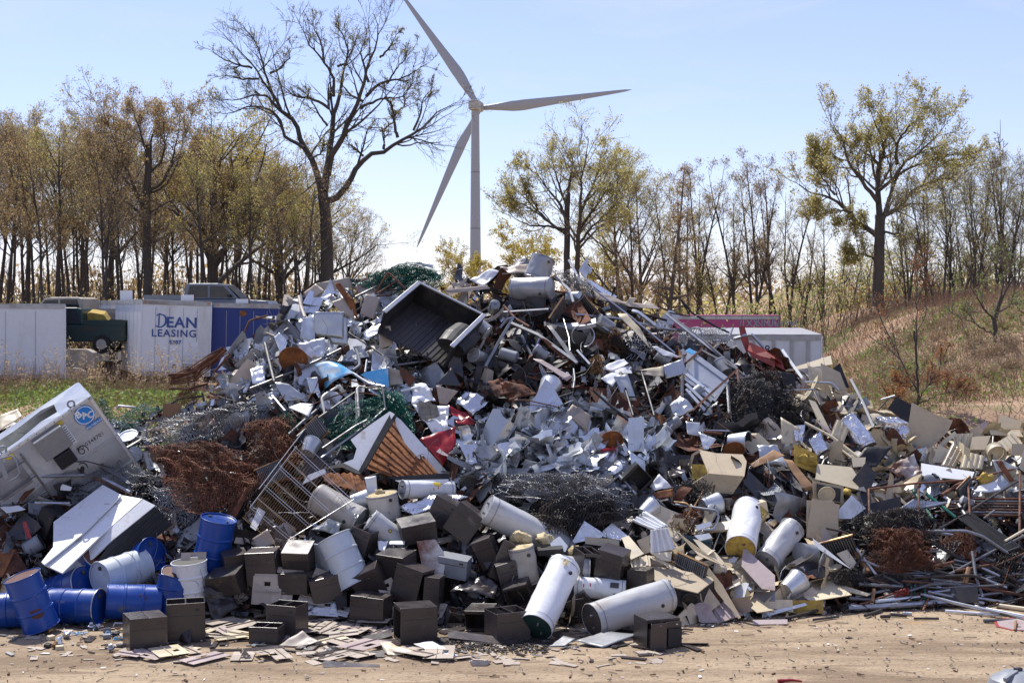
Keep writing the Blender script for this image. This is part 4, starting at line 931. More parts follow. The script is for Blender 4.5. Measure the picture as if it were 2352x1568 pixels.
def cyl_place(w, x1, y1, x2, y2, Rm, phi, by, lift):
 p1, p2 = wp(w, x1, y1), wp(w, x2, y2); m = ((p1[0] + p2[0]) / 2, (p1[1] + p2[1]) / 2)
 c = spot(m[0], m[1], Rm * 0.75 if lift is None else lift, by, Rm)
 s = FOC / c.y; ang = math.degrees(math.atan2(-(p2[1] - p1[1]), p2[0] - p1[0])); Li = math.hypot(p2[0] - p1[0], p2[1] - p1[1]) / s
 Lt = Li / math.cos(R(phi)); rot = axis_rot(ang, phi); dz = (rot @ Vector((0, 0, 1))).z
 if by is not None:
  low = Lt / 2 * abs(dz) + Rm * math.sqrt(max(0, 1 - dz * dz)); c.z = low - 0.015
 occ_line(p1, p2, Rm * s * 0.95)
 return c, rot, Lt
def view_angle(rot, c, up=0.35):
 """angle round the local axis that faces the viewer"""
 d = rot.transposed() @ (Vector((0, 0, CAMZ)) - c).normalized(); u = rot.transposed() @ Vector((0, 0, 1))
 d = d + u * up; return math.atan2(d.y, d.x)
def curved_patch(mb, Rm, a0, a1, z0, z1, n=8):
 vs = []; fs = []
 for i in range(n + 1):
  a = a0 + (a1 - a0) * i / n
  vs += [(Rm * math.cos(a), Rm * math.sin(a), z0), (Rm * math.cos(a), Rm * math.sin(a), z1)]
 for i in range(n): fs.append((2 * i, 2 * i + 2, 2 * i + 3, 2 * i + 1))
 return mb.add(vs, fs)
def tank(w, x1, y1, x2, y2, Rm, phi, mat_, label, by=None, lift=None, cap1='tank', cap2='tank', open1=False, dent=0.02, stickers=(), fittings=True, name='water_heater', group='water heater tanks', seams=(0.06, 0.94), cat='water heater'):
 c, rot, Lt = cyl_place(w, x1, y1, x2, y2, Rm, phi, by, lift)
 root = empty(name, c, rot.to_euler(), label=label, cat=cat, group=group); sd_ = random.random() * 100
 def jit(v):
  k = dent * noise.noise(Vector((v.x * 5 + sd_, v.y * 5, v.z * 3.2))) + dent * 0.5 * noise.noise(Vector((v.x * 14, v.y * 14 + sd_, v.z * 9))); rr = math.hypot(v.x, v.y) + 1e-6
  return Vector((v.x * (1 + k / rr), v.y * (1 + k / rr), v.z + k * 0.3))
 h = Lt / 2; prof = [(Rm * 0.985, -h)] + [(Rm, -h + 0.02 + (Lt - 0.04) * i / 13) for i in range(14)] + [(Rm * 0.985, h)]
 MB().lathe(prof, 36, None, False, False, jit).obj('shell', mat_, root, smooth=True)
 for z, cm, op in ((-h, cap1, open1), (h, cap2, False)):
  sg = 1 if z > 0 else -1
  if op:
   MB().lathe([(Rm * 0.95, z), (Rm * 0.94, z * 0.2)], 30, None, False, True, jit).obj('inner_wall', cm, root, smooth='auto')
  else:
   pr = [(Rm * 0.985, 0), (Rm * 0.97, -0.012 * sg), (Rm * 0.6, 0.004 * sg), (Rm * 0.2, 0.018 * sg)]
   MB().lathe([(r_, z + q) for r_, q in pr], 30, None, False, True).obj('end_cap', cm, root, smooth='auto')
  rg = MB(); rg.tube([(Rm * math.cos(a) * 1.0, Rm * math.sin(a) * 1.0, z - sg * 0.006) for a in np.linspace(0, 2 * math.pi, 33)], 0.007, 5, False); rg.obj('rim', mat_, root)
 for zz in (-h * 0.86, h * 0.88): MB().lathe([(Rm + dent * 0.5 + 0.003, zz - 0.004), (Rm + dent * 0.5 + 0.003, zz + 0.004)], 36, None, False, False, jit).obj('seam_band', 'pipe', root)
 if fittings:
  for a in (0.6, 2.4):
   MB().tube([(Rm * 0.45 * math.cos(a), Rm * 0.45 * math.sin(a), -h - 0.05), (Rm * 0.45 * math.cos(a), Rm * 0.45 * math.sin(a), -h + 0.02)], 0.018, 10).obj('pipe_nipple', 'pipe', root)
  va = view_angle(rot, c, 0.0)
  MB().lathe([(0.03, 0), (0.03, 0.03), (0.018, 0.035)], 10, Matrix.Translation((Rm * 0.98 * math.cos(va + 0.5), Rm * 0.98 * math.sin(va + 0.5), h * 0.6)) @ Matrix.Rotation(va + 0.5, 4, 'Z') @ Matrix.Rotation(R(90), 4, 'Y')).obj('drain_valve', 'pipe_dark', root)
 va = view_angle(rot, c)
 for (da, zz, aw, zl, mt) in stickers:
  curved_patch(MB(), Rm + 0.012 + dent * 0.4, va + da - aw / 2, va + da + aw / 2, zz * Lt - h, zz * Lt - h + zl).obj('label_sticker', mt, root)
 return root
def drum(w, x1, y1, x2, y2, phi, label, mat_='blue', by=None, lift=None, Rm=0.285, open2=False, lid='same', Lt=None, crush=0, lean=None, inner='blue_in'):
 """from the bottom end (1) to the top end (2)"""
 c, rot, _ = cyl_place(w, x1, y1, x2, y2, Rm, phi, by, lift)
 Lt = Lt or 0.86
 if by is not None:
  dz = (rot @ Vector((0, 0, 1))).z; c.z = Lt / 2 * abs(dz) + Rm * math.sqrt(max(0, 1 - dz * dz)) - 0.015
 root = empty('oil_drum', c, rot.to_euler(), label=label, cat='drum', group='steel drums at the heap foot'); h = Lt / 2; sd_ = random.random() * 50
 def jit(v):
  k = 0.012 * noise.noise(Vector((v.x * 4 + sd_, v.y * 4, v.z * 3)))
  if crush and v.z > h * 0.1:
   t = (v.z - h * 0.1) / (h * 0.9); a = math.atan2(v.y, v.x); k -= crush * t * t * (0.5 + 0.5 * math.sin(3 * a + sd_)) ; v = Vector((v.x, v.y, v.z - crush * 0.9 * t * (0.5 + 0.5 * math.sin(3 * a + sd_))))
  rr = math.hypot(v.x, v.y) + 1e-6
  return Vector((v.x * (1 + k / rr), v.y * (1 + k / rr), v.z))
 prof = [(Rm - 0.004, -h), (Rm - 0.004, -h + 0.03)]
 for z0 in (-h / 3, h / 3):
  prof += [(Rm - 0.004, z0 - 0.16), (Rm - 0.004, z0 - 0.025), (Rm + 0.008, z0 - 0.01), (Rm + 0.008, z0 + 0.01), (Rm - 0.004, z0 + 0.025)]
 prof += [(Rm - 0.004, h * 0.75), (Rm - 0.004, h)]
 MB().lathe(prof, 40, None, False, False, jit).obj('shell', mat_, root, smooth='auto')
 for z in (-h, h):
  rg = MB(); rg.tube([jit(Vector(((Rm + 0.002) * math.cos(a), (Rm + 0.002) * math.sin(a), z))) for a in np.linspace(0, 2 * math.pi, 41)], 0.011, 6, False); rg.obj('rim', mat_ if z < 0 or lid == 'same' else 'alu', root, smooth=True)
 MB().lathe([(Rm - 0.006, -h + 0.012)], 36, None, True, False).obj('bottom', mat_, root)
 if open2:
  MB().lathe([(Rm - 0.012, h - 0.005), (Rm - 0.012, h * 0.3), (Rm - 0.012, -h + 0.02)], 40, None, True, False, jit).obj('inner_wall', inner, root, smooth='auto')
 else:
  ld = MB().lathe([(Rm - 0.005, h - 0.012), (Rm - 0.02, h - 0.02), (Rm * 0.3, h - 0.016)], 36, None, False, True).obj('lid', mat_, root, smooth='auto')
  for (rx, ry, rr) in ((Rm * 0.62, 0, 0.035), (-Rm * 0.62, 0, 0.02)):
   MB().lathe([(rr, h - 0.02), (rr, h + 0.004), (rr * 0.6, h + 0.006)], 14, Matrix.Translation((rx, ry, 0))).obj('bung', 'charcoal', ld)
 return root
def cabinet(w, x, y, dims, rot, label, missing=(), by=None, lift=None, mat_='brown', inner=True, extras=(), name='steel_cabinet', group='brown steel cabinets along the heap foot', cat='cabinet', flaps=False, drawers=0, th=0.012):
 Wd, Dp, Ht = dims; px, py = wp(w, x, y); Rm = rotm(*rot)
 c = spot(px, py, max(dims) * 0.30 if lift is None else lift, by, Dp * 0.5)
 if by is not None:
  low = min((Rm @ Vector((a * Wd / 2, b * Dp / 2, e * Ht / 2))).z for a in (-1, 1) for b in (-1, 1) for e in (-1, 1)); c.z = -low - 0.006
 root = empty(name, c, Rm.to_euler(), label=label, cat=cat, group=group)
 s = FOC / c.y; occ(px, py, 0.5 * max(Wd, Ht) * s * 0.95)
 P_ = {'left': ((-Wd / 2 + th / 2, 0, 0), (th, Dp - 2 * th, Ht - 2 * th)), 'right': ((Wd / 2 - th / 2, 0, 0), (th, Dp - 2 * th, Ht - 2 * th)),
  'front': ((0, -Dp / 2 + th / 2, 0), (Wd, th, Ht)), 'back': ((0, Dp / 2 - th / 2, 0), (Wd, th, Ht)),
  'top': ((0, 0, Ht / 2 - th / 2), (Wd, Dp - 2 * th, th)), 'bottom': ((0, 0, -Ht / 2 + th / 2), (Wd, Dp - 2 * th, th))}
 for k, (cc, sz) in P_.items():
  if k in missing: continue
  if k == 'top' and flaps:
   for sx, dzz in ((-0.25, 0.004), (0.25, 0.0)):
    MB().box((sx * Wd, 0, Ht / 2 + 0.004 + dzz), (Wd * 0.49, Dp * 1.01, 0.018)).obj('lid_flap', mat_, root, bevel=0.006)
   continue
  MB().box(cc, sz).obj(k + '_panel', mat_, root, bevel=0.004)
 for k in missing:
  if k == 'top':
   lips = [((0, sg * (Dp / 2 - 0.02), Ht / 2 - 0.01), (Wd - 0.03, 0.03, 0.012)) for sg in (-1, 1)]
   MB().box((0, 0, Ht / 2 - 0.03), (0.02, Dp - 0.03, 0.05)).obj('divider', mat_, root)
  elif k in ('left', 'right'):
   sx = -1 if k == 'left' else 1
   lips = [((sx * (Wd / 2 - 0.008), 0, sg * (Ht / 2 - 0.03)), (0.012, Dp - 0.03, 0.05)) for sg in (-1, 1)]
  elif k == 'front':
   lips = [((0, -Dp / 2 + 0.008, sg * (Ht / 2 - 0.03)), (Wd - 0.03, 0.012, 0.04)) for sg in (-1, 1)]
  else: continue
  for cc, sz in lips: MB().box(cc, sz).obj('folded_lip', mat_, root)
 if 'front' not in missing and max(dims) > 0.3:      # door and drawer seams, a label holder
  for cc, sz in (((0, -Dp / 2 - 0.001, Ht * 0.18), (Wd * 0.9, 0.004, 0.008)), ((Wd * 0.3, -Dp / 2 - 0.003, Ht * 0.32), (0.07, 0.008, 0.03))): MB().box(cc, sz).obj('drawer_seam' if sz[0] > 0.1 else 'label_holder', 'seam_and_shade' if sz[0] > 0.1 else 'pipe_dark', root)
 for i in range(drawers):
  zz = -0.25 if drawers > 1 and i == 0 else 0.25
  xx = -Wd / 2 + Wd * (i + 0.5) / drawers
  d = MB().box((xx, -Dp / 2 - 0.10 + 0.05 * i, -0.01), (Wd / drawers - 0.015, 0.014, Ht - 0.05)).obj('drawer_front', mat_, root, bevel=0.005)
  MB().box((xx, -Dp / 2 - 0.02, -Ht * 0.1), (Wd / drawers - 0.05, 0.16, Ht * 0.6)).obj('drawer_box', 'black_metal', d)
  for z in (Ht * 0.34,): MB().box((xx + 0.03, -Dp / 2 - 0.03, z), (0.025, 0.16, 0.012)).obj('slide_rail', 'alu', d)
 return root
def nrm_of(elev, turn):
 return Vector((math.sin(R(turn)) * math.cos(R(elev)), -math.cos(R(turn)) * math.cos(R(elev)), math.sin(R(elev))))
def unproj(pts2, elev, turn, lift, by=None):
 cx = sum(p[0] for p in pts2) / len(pts2); cy = sum(p[1] for p in pts2) / len(pts2)
 c = hit(cx, cy, lift) if by is None else at(cx, cy, by); n = nrm_of(elev, turn); out = []
 for p in pts2:
  d = ray(*p); o = Vector((0, 0, CAMZ)); t = (c - o).dot(n) / min(-0.12, d.dot(n)) if d.dot(n) < 0 else (c.y)
  q = o + d * t
  if (q - c).length > 2.6: q = c + (q - c).normalized() * 2.6
  out.append(q)
 return out, n, c
def panel(w, pts, mat_, name, label, cat='sheet metal', elev=50, turn=0, lift=0.18, th=0.012, ribs=0, ribw=0.03, ribd=0.02, flange=0, group=None, bend=0.0, holes=(), by=None, backmat=None):
 p2 = [wp(w, *p) for p in pts]; occ_poly(p2); P3, n, c = unproj(p2, elev, turn, lift, by)
 zmin = min(p.z for p in P3)
 if zmin < 0.01: P3 = [p + Vector((0, 0, 0.012 - zmin)) for p in P3]; c = c + Vector((0, 0, 0.012 - zmin))
 L3 = [p - c for p in P3]
 # orientation so that the first face looks along n
 a = sum(((L3[i].cross(L3[(i + 1) % len(L3)])) for i in range(len(L3))), Vector())
 if a.dot(n) < 0: L3 = L3[::-1]
 multi = ribs or flange or holes
 root = empty(name, c, label=label, cat=cat, group=group) if multi else None
 o = MB().prism(L3, n, th).obj('plate' if multi else name, mat_, root, None if multi else c)
 if not multi: tag(o, label, cat, group)
 if ribs and len(L3) >= 4:
  q = [p - c for p in P3]
  for i in range(ribs):
   t = (i + 0.6) / (ribs + 0.2); a_, b_ = q[0].lerp(q[1], t), q[3].lerp(q[2], t); a_, b_ = a_.lerp(b_, 0.015), b_.lerp(a_, 0.015); dr = (b_ - a_); side = dr.cross(n).normalized()
   MB().add([a_ + side * ribw, a_ - side * ribw, b_ - side * ribw, b_ + side * ribw, a_ + side * ribw * .5 + n * ribd, a_ - side * ribw * .5 + n * ribd, b_ - side * ribw * .5 + n * ribd, b_ + side * ribw * .5 + n * ribd],
     [(0, 4, 7, 3), (4, 5, 6, 7), (5, 1, 2, 6), (0, 1, 5, 4), (3, 7, 6, 2)]).obj('rib', mat_, root)
 if flange:
  q = [p - c for p in P3]
  for i in range(len(q)):
   a_, b_ = q[i], q[(i + 1) % len(q)]; inn = (-(a_ + b_) / 2).normalized() * 0.008
   MB().add([a_ + inn, b_ + inn, b_ + inn + n * flange, a_ + inn + n * flange, a_ + inn * 2.2, b_ + inn * 2.2, b_ + inn * 2.2 + n * flange, a_ + inn * 2.2 + n * flange], [(0, 1, 2, 3), (4, 7, 6, 5), (3, 2, 6, 7), (0, 3, 7, 4), (1, 5, 6, 2)]).obj('folded_flange', mat_, root)
 for hpts, hm in holes:
  h3, _, _ = [], 0, 0
  for p in hpts:
   d = ray(*wp(w, *p)); o_ = Vector((0, 0, CAMZ)); h3.append(o_ + d * ((c - o_).dot(n) / min(-0.12, d.dot(n))) - c + n * 0.003)
  MB().prism(h3, n, 0.002).obj('cutout', hm, root)
 return root or o
def sheet(w, pts, mat_, name, label, cat='sheet metal', elev=50, turn=0, lift=0.2, crump=0.06, freq=3.0, n=10, bend=0.0, group=None, by=None, ragged=0.0, wav=0, wamp=0.02, flat=False):
 """a bent, crumpled sheet between four picture corners"""
 p2 = [wp(w, *p) for p in pts]; occ_poly(p2); P3, nn, c = unproj(p2, elev, turn, lift, by); L3 = [p - c for p in P3]; sd_ = random.random() * 90
 vs = []; m = max(2, n)
 for j in range(m + 1):
  v = j / m
  for i in range(m + 1):
   u = i / m; p = (L3[0].lerp(L3[1], u)).lerp(L3[3].lerp(L3[2], u), v)
   k = crump * noise.noise(Vector((p.x * freq + sd_, p.y * freq, p.z * freq))) + crump * 0.5 * noise.noise(Vector((p.x * freq * 2.6, p.y * freq * 2.6 + sd_, p.z * freq * 2.6)))
   if flat: k = crump * (abs(((u * 3 + v * 2 + sd_) % 1) - .5) * 1.6 - .4)
   k += bend * (1 - (2 * u - 1) ** 2) + (wamp * math.sin(u * wav * 2 * math.pi) if wav else 0)
   e = 1.0
   if ragged and (i in (0, m) or j in (0, m)):
    q = noise.noise(Vector((p.x * 9 + sd_, p.z * 9, p.y * 9))); p = p * (1 - ragged * max(0, q))
   vs.append(p + nn * k)
 zmin = min(v_.z + c.z for v_ in vs)
 if zmin < 0.005: c = c + Vector((0, 0, 0.008 - zmin))
 fs = [(j * (m + 1) + i, j * (m + 1) + i + 1, (j + 1) * (m + 1) + i + 1, (j + 1) * (m + 1) + i) for j in range(m) for i in range(m)]
 o = MB().add(vs, fs).obj(name, mat_, None, c, smooth=False)
 auto(o.data, 24)
 sm = o.modifiers.new('thickness', 'SOLIDIFY'); sm.thickness = 0.006
 return tag(o, label, cat, group)
def bar(w, pts, r, mat_, name, label, cat='pipe', lift=0.25, lift2=None, n=8, group=None, by=None, parent=None, occr=None, fit=False):
 p2 = [wp(w, *p) for p in pts]; d = [0]
 for i in range(1, len(p2)): d.append(d[-1] + math.hypot(p2[i][0] - p2[i - 1][0], p2[i][1] - p2[i - 1][1]))
 if by is None:
  Y0 = hit(*p2[0], lift).y; Y1 = hit(*p2[-1], lift if lift2 is None else lift2).y
 else: Y0, Y1 = (by, by) if not hasattr(by, '__len__') else by
 P3 = [at(*p, Y0 + (Y1 - Y0) * dd_ / d[-1]) for p, dd_ in zip(p2, d)]
 for p in P3: p.z = max(p.z, r + 0.002)
 c = P3[0].copy()
 if parent is not None: c = parent.location.copy()
 if len(P3) > 2:                                      # round the bends a little
  Q = [P3[0]]
  for i in range(1, len(P3) - 1):
   a, b, e = P3[i - 1], P3[i], P3[i + 1]; k = min(0.07, (a - b).length * .4, (e - b).length * .4)
   a1 = b + (a - b).normalized() * k; e1 = b + (e - b).normalized() * k
   Q += [a1, a1.lerp(b, .6).lerp(b.lerp(e1, .4), .5), e1]
  P3 = Q + [P3[-1]]
 for i in range(len(p2) - 1): occ_line(p2[i], p2[i + 1], 4)
 o = MB().tube([p - c for p in P3], r, n).obj(name, mat_, parent, None if parent else c, smooth='auto' if n > 5 else False)
 return o if parent is not None else tag(o, label, cat, group)
def wire_bundle(w, pts, mat_, label, layers=3, cell=0.055, amp=0.16, r=0.0026, elev=50, turn=0, lift=0.12, thick=0.30, seed=1, freq=1.5, name='chain_link_bundle', group='tangled chain-link fencing', by=None, edge=0.10, roll=0, cat='wire mesh'):
 """folded layers of diamond wire mesh between four picture corners"""
 p2 = [wp(w, *p) for p in pts]; occ_poly(p2); P3, nn, c = unproj(p2, elev, turn, lift, by); rng = np.random.default_rng(seed)
 L3 = np.array([tuple(p - c) for p in P3]); nv = np.array(nn)
 lu = (np.linalg.norm(L3[1] - L3[0]) + np.linalg.norm(L3[2] - L3[3])) / 2; lv = (np.linalg.norm(L3[3] - L3[0]) + np.linalg.norm(L3[2] - L3[1])) / 2
 nu = max(6, int(lu / cell * 1.25)); nvv = max(6, int(lv / cell * 1.6)); parts = []
 for ly in range(layers):
  iu = np.arange(nu)[:, None]; jv = np.arange(nvv)[None, :]
  u = (iu + 0.5 + 0.5 * np.where((jv + iu * 0) % 2 == 0, 1, -1) * 1.0) / nu; v = jv / (nvv - 1) + 0 * iu
  ph = rng.uniform(0, 6.28, 6); f = freq * rng.uniform(0.7, 1.3, 6)
  h = amp * (np.sin(2 * np.pi * f[0] * u + 2.2 * np.sin(2 * np.pi * f[1] * v + ph[0]) + ph[1]) * 0.55 + np.sin(2 * np.pi * f[2] * 1.7 * v + 1.7 * np.sin(2 * np.pi * f[3] * u + ph[2]) + ph[3]) * 0.45 + 0.25 * np.sin(2 * np.pi * 3.3 * f[4] * u + ph[4] + 3 * v))
  dx = 0.09 * np.sin(2 * np.pi * f[3] * v + ph[5]) ; uu = np.clip(u, 0, 1)
  uu = 0.5 + (u - 0.5) * (1 + 0.22 * np.sin(2 * np.pi * 0.8 * v + ph[0])) * (1 - 0.06 * ly) + 0.04 * np.sin(7 * v + ph[1]); vv = 0.5 + (v - 0.5) * (1 + 0.18 * np.sin(2 * np.pi * 0.7 * u + ph[3]))
  P = (L3[0][None, None] * ((1 - uu) * (1 - vv))[..., None] + L3[1][None, None] * (uu * (1 - vv))[..., None] + L3[2][None, None] * (uu * vv)[..., None] + L3[3][None, None] * ((1 - uu) * vv)[..., None])
  dome = (1 - (2 * uu - 1) ** 2) * (1 - (2 * vv - 1) ** 2)
  P = P + nv[None, None] * (h * (0.35 + 0.65 * dome) + thick * (ly / max(1, layers - 1) - 0.35) * dome + roll * dome)[..., None] + rng.normal(0, cell * 0.05, P.shape)
  # the zigzag twist that hooks neighbouring wires
  P = P + nv[None, None] * (np.where(jv % 2 == 0, 1, -1) * r * 1.3)[..., None]
  parts.append(tubes_np(P, np.full((nu, nvv), r), 3))
 v_, f_ = join_np(parts)
 z = v_[:, 2] + c.z; v_[:, 2] = np.where(z < 0.004, 0.004 - c.z + (z - z.min()) * 0.02, v_[:, 2])
 e = empty(name, c, label=label, cat=cat, group=group); o = link('wire_mesh', mesh_np('wire_mesh', v_, f_), mat_, e); o['kind'] = 'stuff'
 return e
# ------------------------------------------------------------------ traced and placed scrap
def many(name, label, cat, parts, group=None):
 """one thing made of several plates: (part name, window, points, material, elev, turn, lift, thickness, ribs)"""
 allp = [wp(q[1], *p) for q in parts for p in q[2]]; cx = sum(p[0] for p in allp) / len(allp); cy = sum(p[1] for p in allp) / len(allp)
 c0 = hit(cx, cy, 0.2); root = empty(name, c0, label=label, cat=cat, group=group)
 for (pn, w, pts, mt, el, tu, li, th, ribs) in parts:
  p2 = [wp(w, *p) for p in pts]; occ_poly(p2); P3, n, c = unproj(p2, el, tu, li); zmin = min(p.z for p in P3)
  if zmin < 0.01: P3 = [p + Vector((0, 0, 0.012 - zmin)) for p in P3]; c = c + Vector((0, 0, 0.012 - zmin))
  L3 = [p - c for p in P3]; a = sum(((L3[i].cross(L3[(i + 1) % len(L3)])) for i in range(len(L3))), Vector())
  F3 = L3[::-1] if a.dot(n) < 0 else L3
  o = MB().prism(F3, n, th).obj(pn, mt, root, c - c0)
  for i in range(ribs):
   t = (i + 0.6) / (ribs + 0.2); a_, b_ = L3[0].lerp(L3[1], t), L3[3].lerp(L3[2], t); side = (b_ - a_).cross(n).normalized() * 0.022
   MB().add([a_ + side, a_ - side, b_ - side, b_ + side, a_ + side * .5 + n * .022, a_ - side * .5 + n * .022, b_ - side * .5 + n * .022, b_ + side * .5 + n * .022], [(0, 4, 7, 3), (4, 5, 6, 7), (5, 1, 2, 6), (0, 1, 5, 4), (3, 7, 6, 2)]).obj('rib', mt, o)
 return root
# ---- cooling unit, tilted, with a torn top
def cooling_unit():
 px, py = wp('A', 770, 390); c = at(px, py, 25.6); Rm = rotm(20, 25, 27)
 root = empty('cooling_unit', c, Rm.to_euler(), label='large tilted galvanised cooling unit with a torn-open top and round blue badge', cat='cooling unit')
 Lx, Dy, Hz, t = 3.4, 1.0, 1.9, 0.02
 def f(nm, c_, s_, m_='galv', par=root, bev=0.0): return MB().box(c_, s_).obj(nm, m_, par, bevel=bev)
 up = f('upper_front_panel', (-Lx / 2, t / 2, -0.45), (Lx, t, 0.88)); f('lower_front_panel', (-Lx / 2, t / 2, -1.40), (Lx, t, 0.96))
 f('seam_lip', (-Lx / 2, -0.012, -0.905), (Lx, 0.03, 0.03)); f('seam_lip', (-Lx / 2, -0.012, -1.5), (Lx, 0.03, 0.025)); f('right_panel', (t / 2, Dy / 2, -Hz / 2), (t, Dy - 2 * t, Hz - t)); f('back_panel', (-Lx / 2, Dy - t / 2, -Hz / 2), (Lx, t, Hz))
 f('edge_angle', (-0.02, -0.014, -Hz / 2), (0.05, 0.02, Hz)); f('edge_angle', (-Lx / 2, -0.014, -0.03), (Lx, 0.02, 0.05)); f('bottom_panel', (-Lx / 2, Dy / 2, -Hz + t / 2), (Lx, Dy - 2 * t, t), 'charcoal'); f('inner_deck', (-Lx / 2, Dy / 2, -0.75), (Lx - 0.1, Dy - 0.1, t), 'charcoal')
 outer = [(0, 0), (0, Dy), (-0.7, Dy), (-1.5, Dy), (-2.3, Dy), (-3.0, Dy), (-Lx, Dy), (-Lx, 0), (-2.7, 0), (-2.0, 0), (-1.3, 0), (-0.6, 0)]
 inner = [(-0.62, .34), (-0.58, .70), (-0.82, .74), (-1.4, .78), (-2.2, .74), (-2.9, .8), (-3.1, .72), (-3.05, .2), (-2.6, .12), (-2.0, .2), (-1.45, .14), (-0.95, .22)]
 mb = MB(); n_ = len(outer)
 mb.v = [(x, y, 0) for x, y in outer] + [(x, y, 0.03 * ((i * 7) % 3 - 1)) for i, (x, y) in enumerate(inner)] + [(x * 1.0, y, -0.03) for x, y in outer] + [(x, y, -0.03) for x, y in inner]
 for i in range(n_):
  j = (i + 1) % n_; mb.f.append((i, j, n_ + j, n_ + i)); mb.f.append((n_ + i, n_ + j, 3 * n_ + j, 3 * n_ + i)); mb.f.append((2 * n_ + i, 3 * n_ + i, 3 * n_ + j, 2 * n_ + j))
 mb.obj('torn_top_panel', 'galv', root)
 for x, y in ((-0.35, 0.06), (-1.75, 0.06), (-1.9, 0.94)):
  MB().tube([(x + 0.06 * math.cos(a), y, 0.05 + 0.06 * math.sin(a)) for a in np.linspace(0, 2 * math.pi, 17)], 0.018, 6, False).obj('lifting_eye', 'galv_dull', root)
 for i in range(18):
  MB().lathe([(0.009, 0), (0.009, -0.012)], 6, Matrix.Translation((-0.05 - i * 0.18, -0.024, -0.03)) @ Matrix.Rotation(R(-90), 4, 'X')).obj('bolt', 'charcoal', root)
 face = Matrix.Rotation(R(90), 4, 'X')
 lg = MB().lathe([(0.185, 0.0), (0.185, 0.006)], 40, face).obj('round_badge', 'logo_blue', root, (-0.27, -0.02, -0.24))
 MB().add([(r_ * math.cos(a), -0.009, r_ * math.sin(a)) for a in np.linspace(0, 2 * math.pi, 41)[:-1] for r_ in (0.155, 0.17)], [(2 * i, (2 * i + 2) % 80, (2 * i + 3) % 80, 2 * i + 1) for i in range(40)]).obj('badge_ring', 'paper', lg)
 for ch, x, z in (('B', -0.09, 0.02), ('A', 0.0, -0.05), ('C', 0.09, -0.11)): put_text(ch, 0.12, 'paper', lg, (x, -0.012, z), WALL, 'badge_letter', 1, 1.1, 0.006)
 pl = f('name_plate', (-0.22, -0.026, -0.475), (0.30, 0.006, 0.075), 'logo_blue'); put_text('BALTIBOND', 0.04, 'paper', pl, (-0.22, -0.031, -0.495), WALL, 'plate_lettering', 1.0, 1.05)
 put_text('BU 0348701', 0.07, 'ink_dark', root, (-0.45, -0.004, -0.76), WALL, 'stencilled_number', 1.15)
 st = f('paper_notice', (-0.70, -0.018, -0.38), (0.13, 0.006, 0.42), 'paper'); [MB().box((-0.70, -0.0225, -0.22 - i * 0.045), (0.09, 0.003, 0.012)).obj('print_line', 'ink_dark', st) for i in range(8)]
 f('yellow_label', (-0.72, -0.018, -0.11), (0.14, 0.006, 0.07), 'label_yellow'); f('yellow_label', (-1.72, -0.018, -0.11), (0.14, 0.006, 0.07), 'label_yellow')
 bx = f('control_box', (-1.0, -0.11, -0.30), (0.55, 0.22, 0.42), 'galv_dull', bev=0.01); mt = f('motor', (-0.98, -0.14, -0.66), (0.34, 0.24, 0.26), 'black_metal', bev=0.02)
 for i in range(5): f('motor_fin', (-1.1 + i * 0.06, -0.27, -0.66), (0.012, 0.03, 0.24), 'black_metal', mt)
 for x in (-1.55, -2.35):
  lad = MB().tube([(x, -0.08, -0.15), (x, -0.08, -1.5)], 0.02, 8).obj('ladder_rail', 'pipe', root)
 for z in (-0.3, -0.65, -1.0, -1.35): MB().tube([(-1.55, -0.08, z), (-2.35, -0.08, z)], 0.014, 6).obj('ladder_rung', 'pipe', root)
 f('access_door', (-1.95, -0.015, -0.45), (0.6, 0.02, 0.6), 'galv_dull', bev=0.01)
 occ_poly([wp('A', *p) for p in ((0, 520), (520, 250), (780, 390), (1020, 830), (650, 930), (300, 1000), (150, 1300), (0, 1330))])
cooling_unit()
sheet('A', [(0, 560), (150, 500), (190, 560), (0, 690)], 'cream', 'bent_cream_flap', 'bent cream metal flap hanging over the torn cooling unit', lift=0.9, by=25.3, crump=0.03)
# ---- the long off-white housing with a dark louvred side
many('long_cream_housing', 'long dented off-white metal housing lying slantwise with a dark louvred side', 'housing', [
 ('upper_strip', 'P', [(236, 1113), (279, 1136), (190, 1225), (102, 1296), (95, 1290), (122, 1255), (123, 1198)], 'white', 60, -12, 0.86, 0.03, 0),
 ('middle_strip', 'P', [(281, 1137), (327, 1145), (229, 1231), (143, 1315), (104, 1297), (192, 1226)], 'white', 60, -12, 0.85, 0.03, 0),
 ('lower_strip', 'P', [(329, 1146), (357, 1160), (258, 1240), (205, 1288), (152, 1312), (145, 1315), (231, 1232)], 'white', 45, -8, 0.84, 0.03, 0),
 ('dark_side', 'P', [(357, 1161), (396, 1204), (290, 1290), (206, 1310), (258, 1242)], 'black_metal', 12, 25, 0.62, 0.05, 4)])
many('rusty_curved_hood', 'brown rusty curved steel hood in front of the cooling unit', 'hood', [
 ('curved_top', 'A', [(380, 1010), (560, 900), (690, 910), (640, 960), (470, 990), (400, 1060), (190, 1290), (165, 1270)], 'rust', 60, -20, 0.35, 0.02, 0),
 ('dark_hollow', 'A', [(400, 1060), (470, 1000), (480, 1130), (420, 1240), (330, 1290), (190, 1300)], 'rust', 15, 15, 0.25, 0.02, 0)])
many('rusty_hopper', 'rusty orange steel hopper with a seam beside the blue drums', 'hopper', [
 ('near_face', 'B', [(0, 430), (130, 420), (20, 650), (0, 650)], 'rust_orange', 45, -25, 0.3, 0.02, 0), ('far_face', 'B', [(130, 420), (260, 620), (140, 610), (30, 660)], 'rust', 45, 25, 0.3, 0.02, 0)])
